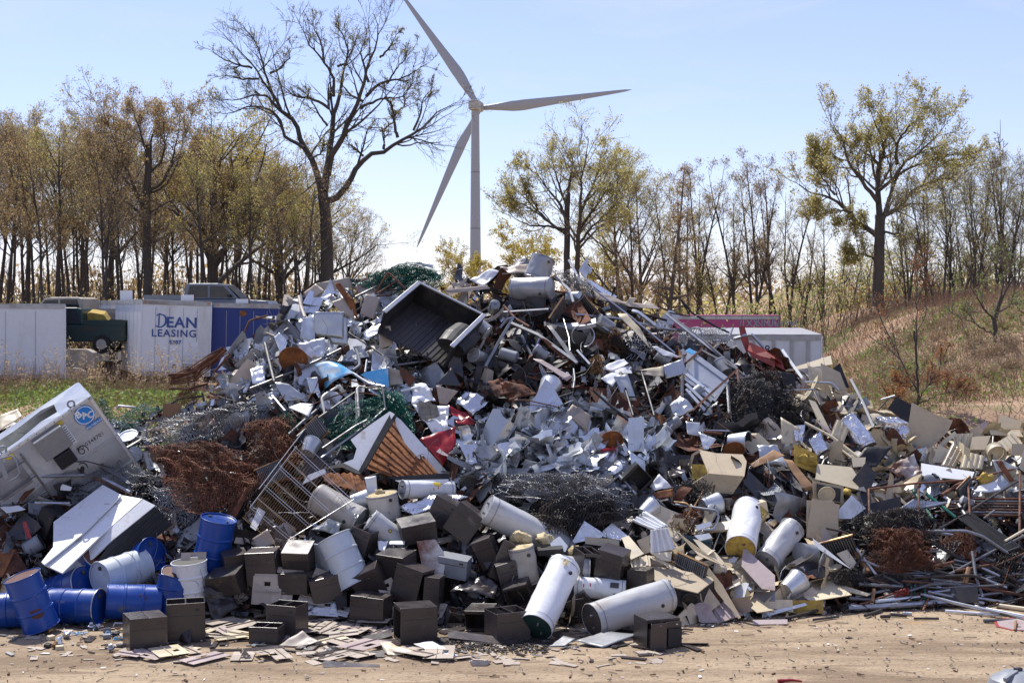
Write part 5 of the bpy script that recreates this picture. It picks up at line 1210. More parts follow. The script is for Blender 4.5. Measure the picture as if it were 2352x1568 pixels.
tank('B', 225, 430, 350, 350, 0.14, 10, 'plastic_grey', 'small grey electric motor casing lying by the off-white housing', cap1='charcoal', cap2='charcoal', dent=0.0, fittings=False, name='motor_casing', group=None, cat='motor')
panel('B', [(50, 300), (210, 100), (330, 190), (350, 230), (240, 330), (120, 340)], 'charcoal', 'grey_appliance_panel', 'flat dark grey appliance panel below the rusty hood', elev=35, turn=-15, lift=0.25)
bbx = cabinet('B', 440, 190, (0.34, 0.4, 0.5), (-25, 10, -25), 'black box with a grey top next to the off-white housing', mat_='black_metal', group=None, name='black_box', cat='box', missing=())
panel('B', [(190, 185), (225, 180), (270, 320), (230, 330)], 'red', 'red_handle_bar', 'short red lacquered strip standing in the junk near the drums', elev=10, lift=0.4)
panel('A', [(645, 930), (880, 870), (980, 930), (720, 1010)], 'plastic_grey', 'white_console', 'white and grey exercise machine console near the cooling unit', elev=58, turn=10, lift=0.5, holes=[([(700, 945), (860, 900), (900, 930), (740, 975)], 'charcoal')])
panel('A', [(640, 860), (735, 812), (790, 895), (660, 920)], 'wood', 'bent_orange_shell', 'tan orange plastic shell in front of the cooling unit', elev=25, turn=-20, lift=0.7)
panel('A', [(525, 1140), (615, 1170), (600, 1200), (515, 1195)], 'paper', 'white_bracket', 'small white plate among black ironwork', elev=30, lift=0.4)
sheet('B', [(0, 60), (160, 40), (220, 75), (60, 115)], 'white', 'white_tray_edge', 'white curved tray edge under the ladder of the cooling unit', lift=0.4, crump=0.02)
sheet('A', [(1150, 1420), (1290, 1320), (1300, 1350), (1200, 1440)], 'charcoal', 'dark_strip_plate', 'dark strip by the louvred side of the off-white housing', lift=0.2)
for i, (p, r_, m_, lb) in enumerate((([(690, 580), (705, 1075)], 0.035, 'pipe_dark', 'upright dark steel post standing in front of the round blue badge'), ([(350, 1080), (720, 1068)], 0.028, 'alu', 'bright chromed rod lying level in front of the rusty hood'),
  ([(300, 1305), (600, 1310)], 0.03, 'alu', 'bright telescopic rod below the rusty hood'), ([(1000, 890), (1210, 770), (1230, 700)], 0.04, 'pipe', 'grey bent pipe leaning by the green fence roll'), ([(870, 980), (930, 850)], 0.03, 'pipe_rust', 'flat rusty bar standing up from the rusty mesh'),
  ([(1020, 950), (1120, 1225)], 0.03, 'pipe', 'grey open pipe standing in the mesh above the off-white housing'), ([(870, 1000), (1050, 1095), (1110, 1150)], 0.04, 'pipe', 'grey pipe with an elbow above the off-white housing'), ([(800, 1085), (1130, 1245)], 0.028, 'pipe_rust', 'rusty angle bar across the top of the off-white housing'),
  ([(880, 1095), (1110, 1215)], 0.035, 'alu', 'bright conduit beside the rusty angle bar'), ([(1230, 770), (1260, 620)], 0.03, 'pipe', 'short grey perforated post by the green fence roll'), ([(1000, 500), (1010, 475), (1160, 490)], 0.02, 'alu', 'thin bent aluminium tube behind the green fence roll'))):
 bar('A', p, r_, m_, 'steel_pipe' if m_ != 'pipe_rust' else 'rusty_bar', lb, 'pipe', lift=0.55)
def ironwork():
 px, py = wp('A', 560, 1050); c = hit(px, py, 0.45); root = empty('wrought_iron_railing', c, label='tangle of black scrolled wrought-iron railing beside the rusty hood', cat='railing'); rng = random.Random(5)
 for i in range(16):
  x, y, z = rng.uniform(-.45, .45), rng.uniform(-.2, .2), rng.uniform(-.45, .45)
  if i % 3 == 0:
   s = rng.choice((-1, 1)); MB().tube([(x + 0.11 * (1 - k / 22) * math.cos(k * 0.45 * s), y, z + 0.11 * (1 - k / 22) * math.sin(k * 0.45)) for k in range(20)], 0.010, 5).obj('scroll', 'black_metal', root)
  else:
   a = rng.uniform(0, 3.14); l_ = rng.uniform(.25, .55); MB().tube([(x - l_ * math.cos(a), y - .1, z - l_ * math.sin(a)), (x, y, z), (x + l_ * math.cos(a + .3), y + .1, z + l_ * math.sin(a + .3))], 0.011, 5).obj('bar', 'black_metal', root)
ironwork()
def desk_chair():
 px, py = wp('A', 90, 990); c = at(px, py, 24.6); root = empty('grab_rail', c, label='grey D-shaped grab rail hung on the cooling unit ladder', cat='rail')
 MB().tube([(-.2, 0, .12), (.02, 0, .18), (.1, 0, .1), (.16, 0, -.12), (.1, 0, -.2), (-.05, 0, -.28)], 0.014, 8).obj('tube', 'plastic_grey', root); MB().box((-.13, 0.01, -.06), (.08, .02, .34), rotm(0, 0, 20)).obj('plate', 'plastic_grey', root)
desk_chair()
# ---- fence bundles
wire_bundle('A', [(980, 600), (1250, 440), (1380, 520), (1050, 700)], 'wire_green', 'flattened roll of green plastic-coated fencing beside the cooling unit', 3, 0.05, 0.04, 0.0045, thick=0.22, lift=0.35, seed=2)
wire_bundle('A', [(820, 440), (890, 420), (1010, 620), (940, 650)], 'wire_green', 'dark end of green fencing behind the cooling unit', 3, 0.05, 0.06, 0.004, thick=0.2, lift=0.2, seed=3)
wire_bundle('A', [(1230, 640), (2200, 420), (2300, 600), (1320, 860)], 'wire_grey', 'heaped grey chain-link fencing above the rusty mesh', 4, 0.075, 0.16, 0.006, thick=0.36, lift=0.42, seed=4)
wire_bundle('A', [(1230, 860), (1900, 760), (2330, 1150), (1640, 1380)], 'wire_rust', 'big mound of rust-red chain-link mesh below the grey fencing', 5, 0.07, 0.17, 0.0065, thick=0.34, lift=0.55, seed=5)
wire_bundle('A', [(2050, 640), (2480, 560), (2560, 950), (2150, 1020)], 'wire_rust', 'rust-red mesh spilling towards the green fence', 5, 0.07, 0.16, 0.006, thick=0.35, lift=0.36, seed=6)
wire_bundle('A', [(620, 1080), (1250, 930), (1450, 1250), (700, 1300)], 'wire_grey', 'loose mesh mixed grey and brown draped over the end of the off-white housing', 2, 0.08, 0.10, 0.0036, thick=0.15, lift=0.5, seed=7)
wire_bundle('A', [(1300, 1150), (1800, 1180), (1700, 1480), (1280, 1400)], 'wire_grey', 'grey mesh skirt hanging below the rust-red mound', 3, 0.065, 0.12, 0.0036, thick=0.2, lift=0.30, seed=8)
wire_bundle('A', [(1500, 380), (1690, 320), (1700, 470), (1500, 480)], 'wire_rust', 'small rusty mesh scrap under the curled brown metal', 4, 0.05, 0.1, 0.004, thick=0.25, lift=0.2, seed=9)
wire_bundle('J', [(880, 480), (1460, 350), (1660, 420), (1100, 560)], 'wire_green', 'green coated chain-link bundle crowning the heap', 6, 0.06, 0.15, 0.0060, thick=0.5, lift=0.30, seed=10)
wire_bundle('J', [(1250, 560), (1650, 420), (1670, 500), (1240, 660)], 'wire_green', 'lower fold of green fencing behind the black truck bed', 4, 0.06, 0.12, 0.0055, thick=0.3, lift=0.28, seed=11)
wire_bundle('F', [(640, 560), (1180, 330), (1380, 720), (720, 850)], 'wire_green', 'green chain-link panel draped over a tubular gate frame', 4, 0.065, 0.12, 0.0048, thick=0.3, lift=0.25, seed=12)
wire_bundle('F', [(1080, 340), (1330, 380), (1410, 700), (1180, 560)], 'wire_green', 'curled green mesh end beside the red car wing', 5, 0.055, 0.12, 0.0050, thick=0.3, lift=0.32, seed=13)
wire_bundle('F', [(230, 570), (400, 540), (410, 700), (250, 700)], 'wire_green', 'small knot of green netting in the rust-red mesh', 4, 0.045, 0.1, 0.004, thick=0.25, lift=0.3, seed=14)
wire_bundle('G', [(100, 1060), (900, 1080), (1130, 1330), (80, 1250)], 'wire_grey', 'dull grey chain-link swathe below the silver offcuts', 5, 0.07, 0.15, 0.0055, thick=0.34, lift=0.40, seed=15)
wire_bundle('G', [(200, 1250), (1120, 1250), (1130, 1480), (300, 1540)], 'wire_black', 'dark chain-link swathe folded above the long grey tank', 5, 0.07, 0.15, 0.006, thick=0.34, lift=0.38, seed=16)
wire_bundle('F', [(2050, 1050), (2352, 1080), (2352, 1330), (2080, 1250)], 'wire_grey', 'frayed grey mesh end beside the white bed wall', 5, 0.05, 0.14, 0.0036, thick=0.3, lift=0.2, seed=17)
wire_bundle('H', [(0, 190), (220, 200), (480, 420), (0, 480)], 'wire_black', 'black matted chain-link below the crumpled red sheet', 5, 0.07, 0.18, 0.0055, thick=0.4, lift=0.3, seed=18)
wire_bundle('G', [(1960, 300), (2352, 240), (2352, 700), (1900, 640)], 'wire_black', 'wide black mass of matted mesh hanging down the slope', 6, 0.07, 0.2, 0.0055, thick=0.4, lift=0.34, seed=19)
wire_bundle('H', [(0, 440), (500, 420), (560, 620), (200, 700)], 'wire_black', 'black mesh tail under the matted mass', 5, 0.055, 0.16, 0.004, thick=0.35, lift=0.18, seed=20)
wire_bundle('E', [(900, 130), (1500, 60), (1650, 350), (860, 330)], 'wire_black', 'black mesh heap behind the brown brush-like coil', 6, 0.07, 0.18, 0.006, thick=0.4, lift=0.42, seed=21)
wire_bundle('E', [(1000, 260), (1500, 250), (1620, 560), (1020, 600)], 'wire_rust', 'dark brown matted mesh in front of the pipes', 7, 0.055, 0.16, 0.005, thick=0.3, lift=0.45, seed=22)
wire_bundle('E', [(1600, 400), (1700, 300), (1930, 270), (1900, 560)], 'wire_rust', 'brown rolled mesh cylinder among the pipes', 5, 0.05, 0.08, 0.0042, thick=0.4, lift=0.3, seed=23)
wire_bundle('E', [(2060, 480), (2352, 450), (2352, 720), (2120, 700)], 'wire_black', 'open black chain-link roll at the end of the pipe pile', 4, 0.065, 0.14, 0.0048, thick=0.4, lift=0.25, seed=24)
wire_bundle('E', [(690, 620), (900, 570), (1060, 740), (740, 720)], 'wire_black', 'frayed black mesh over the flat beige panel', 5, 0.05, 0.1, 0.004, thick=0.25, lift=0.22, seed=25)
wire_bundle('K', [(1350, 900), (1950, 880), (1950, 1010), (1500, 1040)], 'wire_grey', 'springy grey wire lattice near the heap crest', 3, 0.07, 0.1, 0.004, thick=0.2, lift=0.25, seed=26)
wire_bundle('K', [(1030, 960), (1230, 940), (1350, 1080), (1100, 1130)], 'wire_grey', 'buckled wire basket lattice above the white curved sheet', 2, 0.09, 0.08, 0.005, thick=0.15, lift=0.3, seed=27)
wire_bundle('K', [(440, 380), (780, 480), (800, 620), (560, 560)], 'wire_grey', 'sprung wire bristles at the heap summit', 4, 0.06, 0.14, 0.004, thick=0.3, lift=0.2, seed=28)
wire_bundle('K', [(840, 860), (1020, 900), (1060, 1080), (850, 1080)], 'wire_brass', 'orange rusty springs inside the heap near the summit', 5, 0.05, 0.15, 0.005, thick=0.3, lift=0.15, seed=29)
wire_bundle('K', [(760, 1150), (890, 1140), (890, 1260), (760, 1260)], 'wire_brass', 'rusty coil of springs', 5, 0.05, 0.1, 0.006, thick=0.3, lift=0.35, seed=30)
wire_bundle('D', [(1440, 160), (1740, 60), (1660, 280), (1500, 300)], 'wire_rust', 'tangle of brown rods above the yellow-ended tank', 5, 0.07, 0.16, 0.005, thick=0.35, lift=0.25, seed=31)
wire_bundle('G', [(1480, 1140), (1800, 1090), (1820, 1300), (1520, 1300)], 'wire_black', 'black bed-spring tangle below the beige casing', 3, 0.08, 0.15, 0.006, thick=0.3, lift=0.3, seed=32)
# ---- drums
drum('B', 335, 1095, 205, 690, -8, 'upright leaning blue drum with a black smudge in front of the lying ones', by=1462, open2=True, Lt=0.88)
drum('B', -150, 960, 120, 950, 10, 'blue drum lying half out of view behind the leaning one', by=1452, lift=None)
drum('B', 440, 930, 850, 920, -12, 'blue drum lying level with a pale ring round its lid', lid='ring', by=1440)
drum('B', 1370, 950, 925, 920, -14, 'blue drum lying on its side with an open rust-red mouth and crumpled end', open2=True, crush=0.0, by=1432)
drum('B', 470, 800, 740, 690, -35, 'blue drum tipped up with a grey-scuffed lid facing out', lid='ring', lift=0.3)
drum('B', 650, 680, 780, 540, -20, 'blue drum partly hidden behind the white one', open2=True, lift=0.2, lid='ring')
drum('B', 1160, 590, 930, 640, -50, 'white drum lying across the blue ones with its flat bottom showing', 'pale_drum', lift=0.95, Rm=0.30)
drum('B', 1090, 560, 1270, 470, -34, 'blue drum lying above the white one with a glossy lid', lift=0.05)
drum('B', 1790, 560, 1865, 210, -6, 'tall upright blue drum with black drips under the mesh', lift=0.30, Rm=0.30, Lt=0.95)
drum('B', 1490, 900, 1490, 650, -6, 'crushed upright blue drum with a bent open rust-red mouth', open2=True, crush=0.10, lift=0.35, Rm=0.30, Lt=0.72)
drum('B', 1640, 800, 1625, 600, -4, 'upright open white drum behind the crushed blue one', 'white', open2=True, lift=0.25, Lt=0.7, inner='seam_and_shade')
drum('C', 900, 690, 720, 345, 12, 'pale blue-grey drum leaning among the brown cabinets', 'pale_drum', lift=0.45, Rm=0.29)
def disc(w, x, y, r_, ang, phi, mat_, name, label, cat='lid', lift=0.4, parent=None):
 px, py = wp(w, x, y); c = hit(px, py, lift); rt_ = axis_rot(ang, phi); e = empty(name, c if parent is None else c - parent.location, rt_.to_euler(), **({} if parent else dict(label=label, cat=cat)))
 if parent: e.parent = parent
 MB().lathe([(r_, -0.02), (r_, 0.0), (r_ * 0.93, 0.004), (r_ * 0.88, -0.008), (r_ * 0.3, -0.004)], 32, None, True, True).obj('plate', mat_, e, smooth='auto')
 MB().tube([(r_ * math.cos(a), r_ * math.sin(a), 0) for a in np.linspace(0, 2 * math.pi, 33)], 0.012, 6, False).obj('ring', mat_, e); occ(px, py, r_ * FOC / c.y * 0.8)
disc('C', 600, 500, 0.26, 200, -40, 'pale_drum', 'drum_lid', 'pale drum lid standing on edge beside the pale drum')
disc('B', 1010, 800, 0.28, 80, -20, 'blue', 'drum_lid', 'blue drum lid lying flat under the white drum', lift=0.2)
disc('B', 30, 760, 0.26, 160, -30, 'cream', 'cream_bowl', 'cream rounded bowl behind the leaning blue drum', 'bowl', 0.45)
disc('A', 1095, 730, 0.18, 100, -30, 'bright', 'chrome_bowl', 'shiny chrome bowl below the green fence roll', 'bowl', 0.45)
# ---- tanks
ST = lambda *a: a
tank('D', 300, 1045, 560, 640, 0.265, 50, 'white', 'bright white water heater with a dark green base leaning in the front row', by=1462, cap1='green_paint', stickers=((0.1, 0.85, 0.3, 0.12, 'foam'),), dent=0.016)
tank('D', 770, 1030, 1450, 895, 0.27, 30, 'tank', 'long grey-white tank lying level with a rusty blackened mouth', by=1458, cap1='charcoal', open1=False, dent=0.02)
tank('F', 2020, 1340, 2720, 1730, 0.255, 12, 'tank', 'long smooth grey-white tank slanting out of the dark mesh', cap1='tank_silver', dent=0.014, lift=0.25)
tank('F', 560, 1270, 960, 1460, 0.26, -20, 'tank_cream', 'cream tank with a silver end under the wire shelf rack', cap2='galv_dull', lift=0.25)
tank('F', 1020, 1450, 1330, 1680, 0.21, 5, 'tank', 'short grey-white tank with a round sticker above the cabinets', lift=0.32, stickers=((0.0, 0.45, 0.22, 0.06, 'ink_dark'), (0.0, 0.46, 0.14, 0.04, 'label_yellow')))
tank('F', 1310, 1175, 1720, 1210, 0.165, 30, 'white', 'small white gas heater with yellow and red labels under the bed wall', cap1='plastic_grey', lift=0.3, stickers=((-0.2, 0.55, 0.5, 0.14, 'label_yellow'), (0.2, 0.5, 0.8, 0.22, 'paper'), (0.3, 0.53, 0.3, 0.02, 'label_red'), (0.1, 0.62, 0.3, 0.02, 'label_red')))
tank('F', 1160, 1450, 1125, 1225, 0.27, -4, 'tank_cream', 'upright cut-open cream heater shell rimmed with foam', open1=False, cap2='foam', lift=0.3)
tank('D', 235, 710, 175, 390, 0.21, -4, 'tank_cream', 'grubby upright heater shell with foam bulging from its top', cap2='foam', lift=0.35, dent=0.03)
tank('D', 2015, 370, 2170, 110, 0.265, 60, 'white', 'white tank end-on with a mustard yellow disc for a base', cap1='yellow', lift=0.32)
tank('E', 120, 500, 390, 255, 0.225, 36, 'tank', 'dented pale tank with a black outlet next to the yellow-ended one', lift=0.3, dent=0.03)
tank('D', 640, 735, 1070, 770, 0.17, -6, 'white', 'white heater covered in printed labels behind the bright white one', lift=0.32, cap2='foam', stickers=((0, 0.15, 0.9, 0.2, 'paper'), (0.2, 0.17, 0.3, 0.02, 'label_red'), (0.1, 0.3, 0.3, 0.02, 'label_red'), (-0.1, 0.7, 0.5, 0.14, 'charcoal')))
tank('D', 430, 570, 760, 600, 0.20, 4, 'tank', 'white heater with a dark blue label beside the open drawer cabinet', lift=0.3, stickers=((0.5, 0.05, 0.4, 0.16, 'ink_blue'),))
tank('K', 110, 545, 435, 540, 0.235, -22, 'tank_silver', 'silver-grey tank lying near the summit with a torn hole in its end', cap2='tank_silver', lift=0.38)
tank('K', 300, 470, 375, 280, 0.265, 12, 'tank_silver', 'silver-grey tank standing slanted at the very summit', lift=0.5, by=None, dent=0.03)
tank('K', 120, 420, 250, 330, 0.18, 10, 'galv_dull', 'dull flattened duct lying behind the summit tank', lift=0.3, dent=0.05, fittings=False, name='flattened_duct', group=None, cat='duct')
tank('J', 1930, 850, 2030, 930, 0.18, -15, 'tank_silver', 'small rounded gas bottle lying at the corner of the black truck bed', lift=0.4, dent=0.01, name='gas_bottle', group=None, cat='gas bottle')
tank('E', 0, 100, 90, 180, 0.19, -25, 'yellow', 'mustard foam-covered shell beside the yellow-ended tank', cap1='foam', cap2='foam', lift=0.3, fittings=False, dent=0.05)
tank('H', 850, 590, 985, 830, 0.20, -28, 'foil', 'shiny crumpled silver duct opening forward among beige panels', cap2='seam_and_shade', lift=0.42, dent=0.05, fittings=False, name='shiny_duct', group='shiny foil ducts', cat='duct')
tank('H', 1330, 680, 1260, 760, 0.12, -30, 'foil', 'short shiny elbow duct under the foil-wrapped box', cap2='seam_and_shade', lift=0.4, dent=0.03, fittings=False, name='shiny_duct', group='shiny foil ducts', cat='duct')
tank('E', 1800 - 0, 0, 1900, 40, 0.1, 0, 'pipe', 'short wide grey pipe stub at the back of the pipe pile', lift=0.3, dent=0.0, fittings=False, name='pipe_stub', group=None, cat='pipe')
tank('D', 1830, 590, 1930, 600, 0.10, -10, 'cream', 'small cream cylinder with a red valve beside the tan boards', lift=0.3, dent=0.0, name='small_cylinder', group=None, cat='cylinder')
tank('D', 1560, 350, 1800, 400, 0.13, 0, 'green_paint', 'teal pressure vessel hidden behind the tan boards', lift=0.1, dent=0.0, fittings=False, name='teal_vessel', group=None, cat='cylinder')
cabinet('H', 1200, 680, (0.52, 0.4, 0.42), (18, 12, -6), 'foil-wrapped insulated duct box beside the shiny duct', mat_='foil', name='foil_box', group='shiny foil ducts', cat='duct', lift=0.35)
def foam(w, x, y, s, mat_, label, lift=0.4, flat=0.6):
 px, py = wp(w, x, y); c = hit(px, py, lift); mb = MB(); n1, n2 = 9, 14; sd_ = random.random() * 50
 for i in range(n1 + 1):
  for j in range(n2):
   a, b = math.pi * i / n1, 2 * math.pi * j / n2; v = Vector((math.sin(a) * math.cos(b), math.sin(a) * math.sin(b), math.cos(a) * flat)); v *= s * (0.75 + 0.5 * noise.noise(v * 2.3 + Vector((sd_, 0, 0))) + 0.25 * noise.noise(v * 6 + Vector((0, sd_, 0)))); mb.v.append(tuple(v))
 mb.f = [(i * n2 + j, i * n2 + (j + 1) % n2, (i + 1) * n2 + (j + 1) % n2, (i + 1) * n2 + j) for i in range(n1) for j in range(n2)]
 tag(mb.obj('foam_lump', mat_, None, c, (random.random(), random.random(), random.random() * 6), smooth=True), label, 'foam', 'lumps of insulation foam'); occ(px, py, s * 130 * .7)
foam('D', 170, 335, 0.22, 'foam', 'cream foam bulging from the grubby upright heater shell', 0.55); foam('D', 375, 330, 0.19, 'foam', 'yellow foam lump at the end of the long slanting tank', 0.4)
foam('D', 2140, 110, 0.2, 'yellow', 'mustard foam lump behind the yellow-ended tank', 0.45); foam('H', 2010, 1110, 0.2, 'yellow', 'yellow insulation wad near the rusty gate frame', 0.4); foam('F', 1120, 1225, 0.14, 'foam', 'ragged foam rim on the cut-open cream heater shell', 0.5)
foam('H', 480, 960, 0.25, 'yellow', 'yellow insulation spilling from an opened beige casing', 0.28, 0.4); foam('D', 640, 430, 0.16, 'foam', 'brown crumpled insulation behind the drawer cabinet', 0.3); foam('H', 830, 1210, 0.12, 'yellow', 'yellow insulation tuft beside the blower box', 0.4); foam('A', 1340, 700, 0.14, 'wood', 'orange splintered filling below the green fence roll', 0.3)
# ---- brown cabinets
C_ = cabinet
C_('B', 1240, 1150, (0.56, 0.52, 0.50), (27, 0, 0), 'brown cabinet with one lid flap missing, standing before the crumpled blue drum', by=1497, missing=(), flaps=True)
C_('B', 1590, 1040, (0.58, 0.45, 0.60), (13, 0, 1), 'brown open-topped cabinet standing under the crushed blue drum', missing=('top',), by=1475)
C_('C', 320, 1020, (0.52, 0.42, 0.50), (-20, 0, 0), 'brown cabinet with its top half open beside the white cut panels', missing=('top',), by=1463)
C_('C', 145, 1135, (0.46, 0.36, 0.26), (-10, 0, 0), 'shallow open brown drawer box with a loose piece of card inside', missing=('top',), by=1478)
C_('C', 1035, 935, (0.58, 0.42, 0.46), (-16, 2, -3), 'closed brown cabinet with two lid flaps propped on flat panels', flaps=True, by=1440, lift=None)
C_('C', 1415, 1080, (0.58, 0.50, 0.56), (17, 0, 0), 'brown cabinet gaping open on one side with a tilted lid on top', missing=('left',), by=1478)
C_('C', 2200, 1085, (0.56, 0.50, 0.46), (25, 0, 0), 'open-topped brown cabinet with pins along its rim beside the bright white heater', missing=('top',), by=1474)
C_('D', 1340, 1130, (0.56, 0.46, 0.44), (22, 0, -1), 'brown cabinet with two drawer fronts pulled out, alone on the dirt', drawers=2, missing=('front',), by=1488)
C_('C', 120, 580, (0.50, 0.42, 0.62), (-6, 4, 4), 'tall plain brown cabinet above the shallow drawer box', lift=0.35)
C_('C', 420, 500, (0.46, 0.46, 0.46), (-8, 20, 2), 'brown cabinet with a sunlit top under the wire shelf rack', lift=0.40)
C_('C', 395, 700, (0.50, 0.36, 0.34), (-12, 0, 2), 'low brown cabinet beneath the sunlit one', lift=0.30)
C_('C', 1385, 710, (0.50, 0.42, 0.60), (-24, 4, -14), 'scuffed brown cabinet leaning back with a dark open side', missing=('right',), lift=0.42)
C_('C', 1425, 245, (0.60, 0.44, 0.34), (16, 16, 5), 'brown cabinet lying on the tanks with its door end showing', lift=0.45)
C_('C', 1850, 190, (0.52, 0.42, 0.54), (-12, 4, -35), 'big brown cabinet turned on its corner beside the long slanting tank', lift=0.42)
C_('C', 1680, 110, (0.48, 0.40, 0.50), (-20, 6, -24), 'brown cabinet wedged behind the cornered one', lift=0.32, missing=('left',))
C_('C', 1255, 540, (0.52, 0.44, 0.40), (-28, 10, 2), 'brown cabinet with a broad sunlit top in the middle of the cabinet heap', lift=0.40)
C_('C', 965, 360, (0.36, 0.42, 0.52), (-20, 6, -16), 'narrow black-brown cabinet with a white interior beside the pale drum', missing=('top',), lift=0.42)
C_('C', 1570, 790, (0.26, 0.34, 0.56), (-12, 0, -4), 'narrow brown cabinet standing on end between larger ones', lift=0.42)
C_('C', 1020, 690, (0.50, 0.30, 0.46), (-10, 14, 28), 'brown cabinet leaning against the pale drum', lift=0.34)
C_('C', 2150, 510, (0.19, 0.14, 0.66), (12, 0, -25), 'long narrow brown channel leaning towards the foam-topped shell', lift=0.45)
C_('D', 740, 540, (0.34, 0.44, 0.46), (24, 6, -8), 'open brown cabinet shell with bright drawer slides', missing=('front', 'top'), lift=0.45)
C_('D', 960, 540, (0.44, 0.42, 0.50), (-22, 12, -9), 'brown cabinet with a dimpled top beside the open one with drawer slides', missing=('bottom',), lift=0.5)
C_('D', 1205, 690, (0.34, 0.34, 0.42), (-28, 0, 1), 'small brown cabinet standing against the beige casing', lift=0.42)
C_('D', 700, 890, (0.40, 0.34, 0.44), (-10, 8, 38), 'dark cabinet wedged between the white heater and the long grey tank', lift=0.0)
C_('D', 165, 800, (0.42, 0.30, 0.40), (-14, 12, 20), 'open black-brown cabinet behind the bright white heater', missing=('front',), lift=0.36)
C_('B', 1945, 690, (0.56, 0.40, 0.36), (-16, 14, 15), 'glossy brown cabinet tipped sideways behind the open white drum', lift=0.35)
C_('B', 2010, 540, (0.40, 0.40, 0.40), (20, 8, 4), 'brown cabinet in shadow below the tall blue drum', lift=0.28)
C_('C', 2030, 440, (0.34, 0.26, 0.52), (-14, 8, 24), 'brown cabinet leaning under the long slanting tank', lift=0.32)
C_('C', 2200, 640, (0.34, 0.30, 0.50), (10, 8, 14), 'brown cabinet half hidden by the narrow channel', lift=0.28)
C_('C', 1750, 560, (0.50, 0.3, 0.34), (-14, 10, -6), 'grey-green metal box behind the rust-blotched plate', mat_='plastic_grey', lift=0.30, group=None, name='grey_metal_box', cat='box')
C_('C', 1980, 1040, (0.44, 0.36, 0.34), (-20, 8, 6), 'dark brown bracket-like cabinet end near the dark ditch', missing=('front',), by=1452)
C_('C', 1790, 1040, (0.46, 0.30, 0.36), (14, 6, -18), 'wrecked brown cabinet with wires hanging out', missing=('front', 'top'), lift=0.25)
C_('C', 640, 740, (0.50, 0.4, 0.4), (14, 6, 12), 'blue-shadowed dark cabinet below the pale drum', lift=0.18)
C_('E', 90, 80, (0.2, 0.2, 0.3), (14, 6, 12), 'small vented cream control box beside the dented pale tank', lift=0.4, mat_='cream', group=None, name='control_box', cat='box')
for (w, pts, el, tu, li, lb) in (('C', [(1235, 925), (1440, 808), (1490, 920), (1240, 930)], 55, 0, 0.62, 'brown lid tilted on the cabinet that gapes open'),
  ('C', [(1940, 330), (2060, 290), (2120, 420), (2030, 590), (1950, 460)], 25, -14, 0.38, 'dark brown flat door leaning below the long slanting tank'),
  ('C', [(1500, 655), (1660, 650), (1600, 930), (1495, 870)], 15, 12, 0.48, 'flat brown door standing on edge in the middle of the cabinets'),
  ('C', [(1690, 1170), (1740, 1155), (2300, 1230), (2260, 1280), (1700, 1215)], 78, 0, 0.05, 'long brown panel lying flat on the dark ditch edge'),
  ('C', [(950, 1190), (1210, 1130), (1215, 1180), (1060, 1225)], 78, 0, 0.08, 'brown door lying flat with a white scrape'),
  ('C', [(620, 1400), (650, 1385), (1110, 1420), (1110, 1440), (630, 1442)], 80, 0, 0.02, 'long brown trough lying on the dirt'),
  ('C', [(1880, 1390), (2060, 1390), (2030, 1432), (1900, 1432)], 78, 0, 0.02, 'short brown cover lying on the dirt near the ditch'),
  ('C', [(1020, 1310), (1150, 1310), (1150, 1362), (1020, 1366)], 60, 0, 0.04, 'small brown drawer front lying on the dirt')):
 panel(w, pts, 'brown', 'brown_panel', lb, 'panel', el, tu, li, 0.02, group='loose brown cabinet panels')
sheet('C', [(1705, 770), (2000, 630), (2120, 730), (2080, 840)], 'brown', 'crumpled_brown_sheet', 'crumpled glossy brown sheet with a bright crease beside the narrow cabinet', lift=0.5, crump=0.10, freq=4, elev=55)
sheet('B', [(1740, 800), (1960, 850), (2050, 970), (1820, 1100)], 'brown', 'crumpled_brown_sheet', 'crushed brown cabinet skin with a bright crumpled corner near the shallow drawer box', lift=0.35, crump=0.10, freq=4, elev=40, turn=15)
sheet('B', [(1520, 1190), (1640, 1115), (1640, 1290), (1530, 1250)], 'brown', 'crumpled_brown_sheet', 'small folded brown sheet on the dirt before the open-topped cabinet', lift=0.1, crump=0.08, elev=30, turn=-20)
sheet('C', [(230, 1285), (450, 1165), (600, 1250), (420, 1290)], 'tan', 'curled_tan_panel', 'curled tan panel with a square hole resting on the ground litter', lift=0.12, crump=0.05, elev=60)
many('rust_blotched_plate', 'octagonal grey plate blotched with orange rust among the brown cabinets', 'plate', [('face', 'C', [(1425, 350), (1580, 332), (1655, 440), (1665, 560), (1650, 660), (1560, 640), (1470, 560)], 'rust_white', 20, -10, 0.45, 0.02, 0)])
# ---- flat cut panels with a slot, standing or lying
def cut_panel(w, x, y, wd, ht, rot, label, mat_='tan', lift=0.3, by=None):
 px, py = wp(w, x, y); c = spot(px, py, lift, by, 0.05); Rm = rotm(*rot); root = empty('slotted_panel', c, Rm.to_euler(), label=label, cat='panel', group='tan panels with a slot')
 hw, hh, t = wd / 2, ht / 2, 0.004; z1, z0 = hh * 0.62, hh * 0.22; x0, x1 = -hw * 0.25, hw * 0.35
 for cc, sz in ((((-hw + x0) / 2, 0, 0), (x0 + hw, t, ht)), (((hw + x1) / 2, 0, 0), (hw - x1, t, ht)), (((x0 + x1) / 2, 0, (hh + z1) / 2), (x1 - x0, t, hh - z1)), (((x0 + x1) / 2, 0, (z0 - hh) / 2), (x1 - x0, t, hh + z0))):
  MB().box(cc, sz).obj('sheet', mat_, root)
 MB().box((0, -0.012, -hh * 0.15), (wd, 0.02, 0.006)).obj('fold_line', mat_, root); occ(px, py, 0.4 * wd * FOC / c.y)
 return root
cut_panel('B', 1655, 520, 0.42, 0.30, (0, -20, 2), 'tan slotted panel standing above the crushed blue drum', lift=0.5)
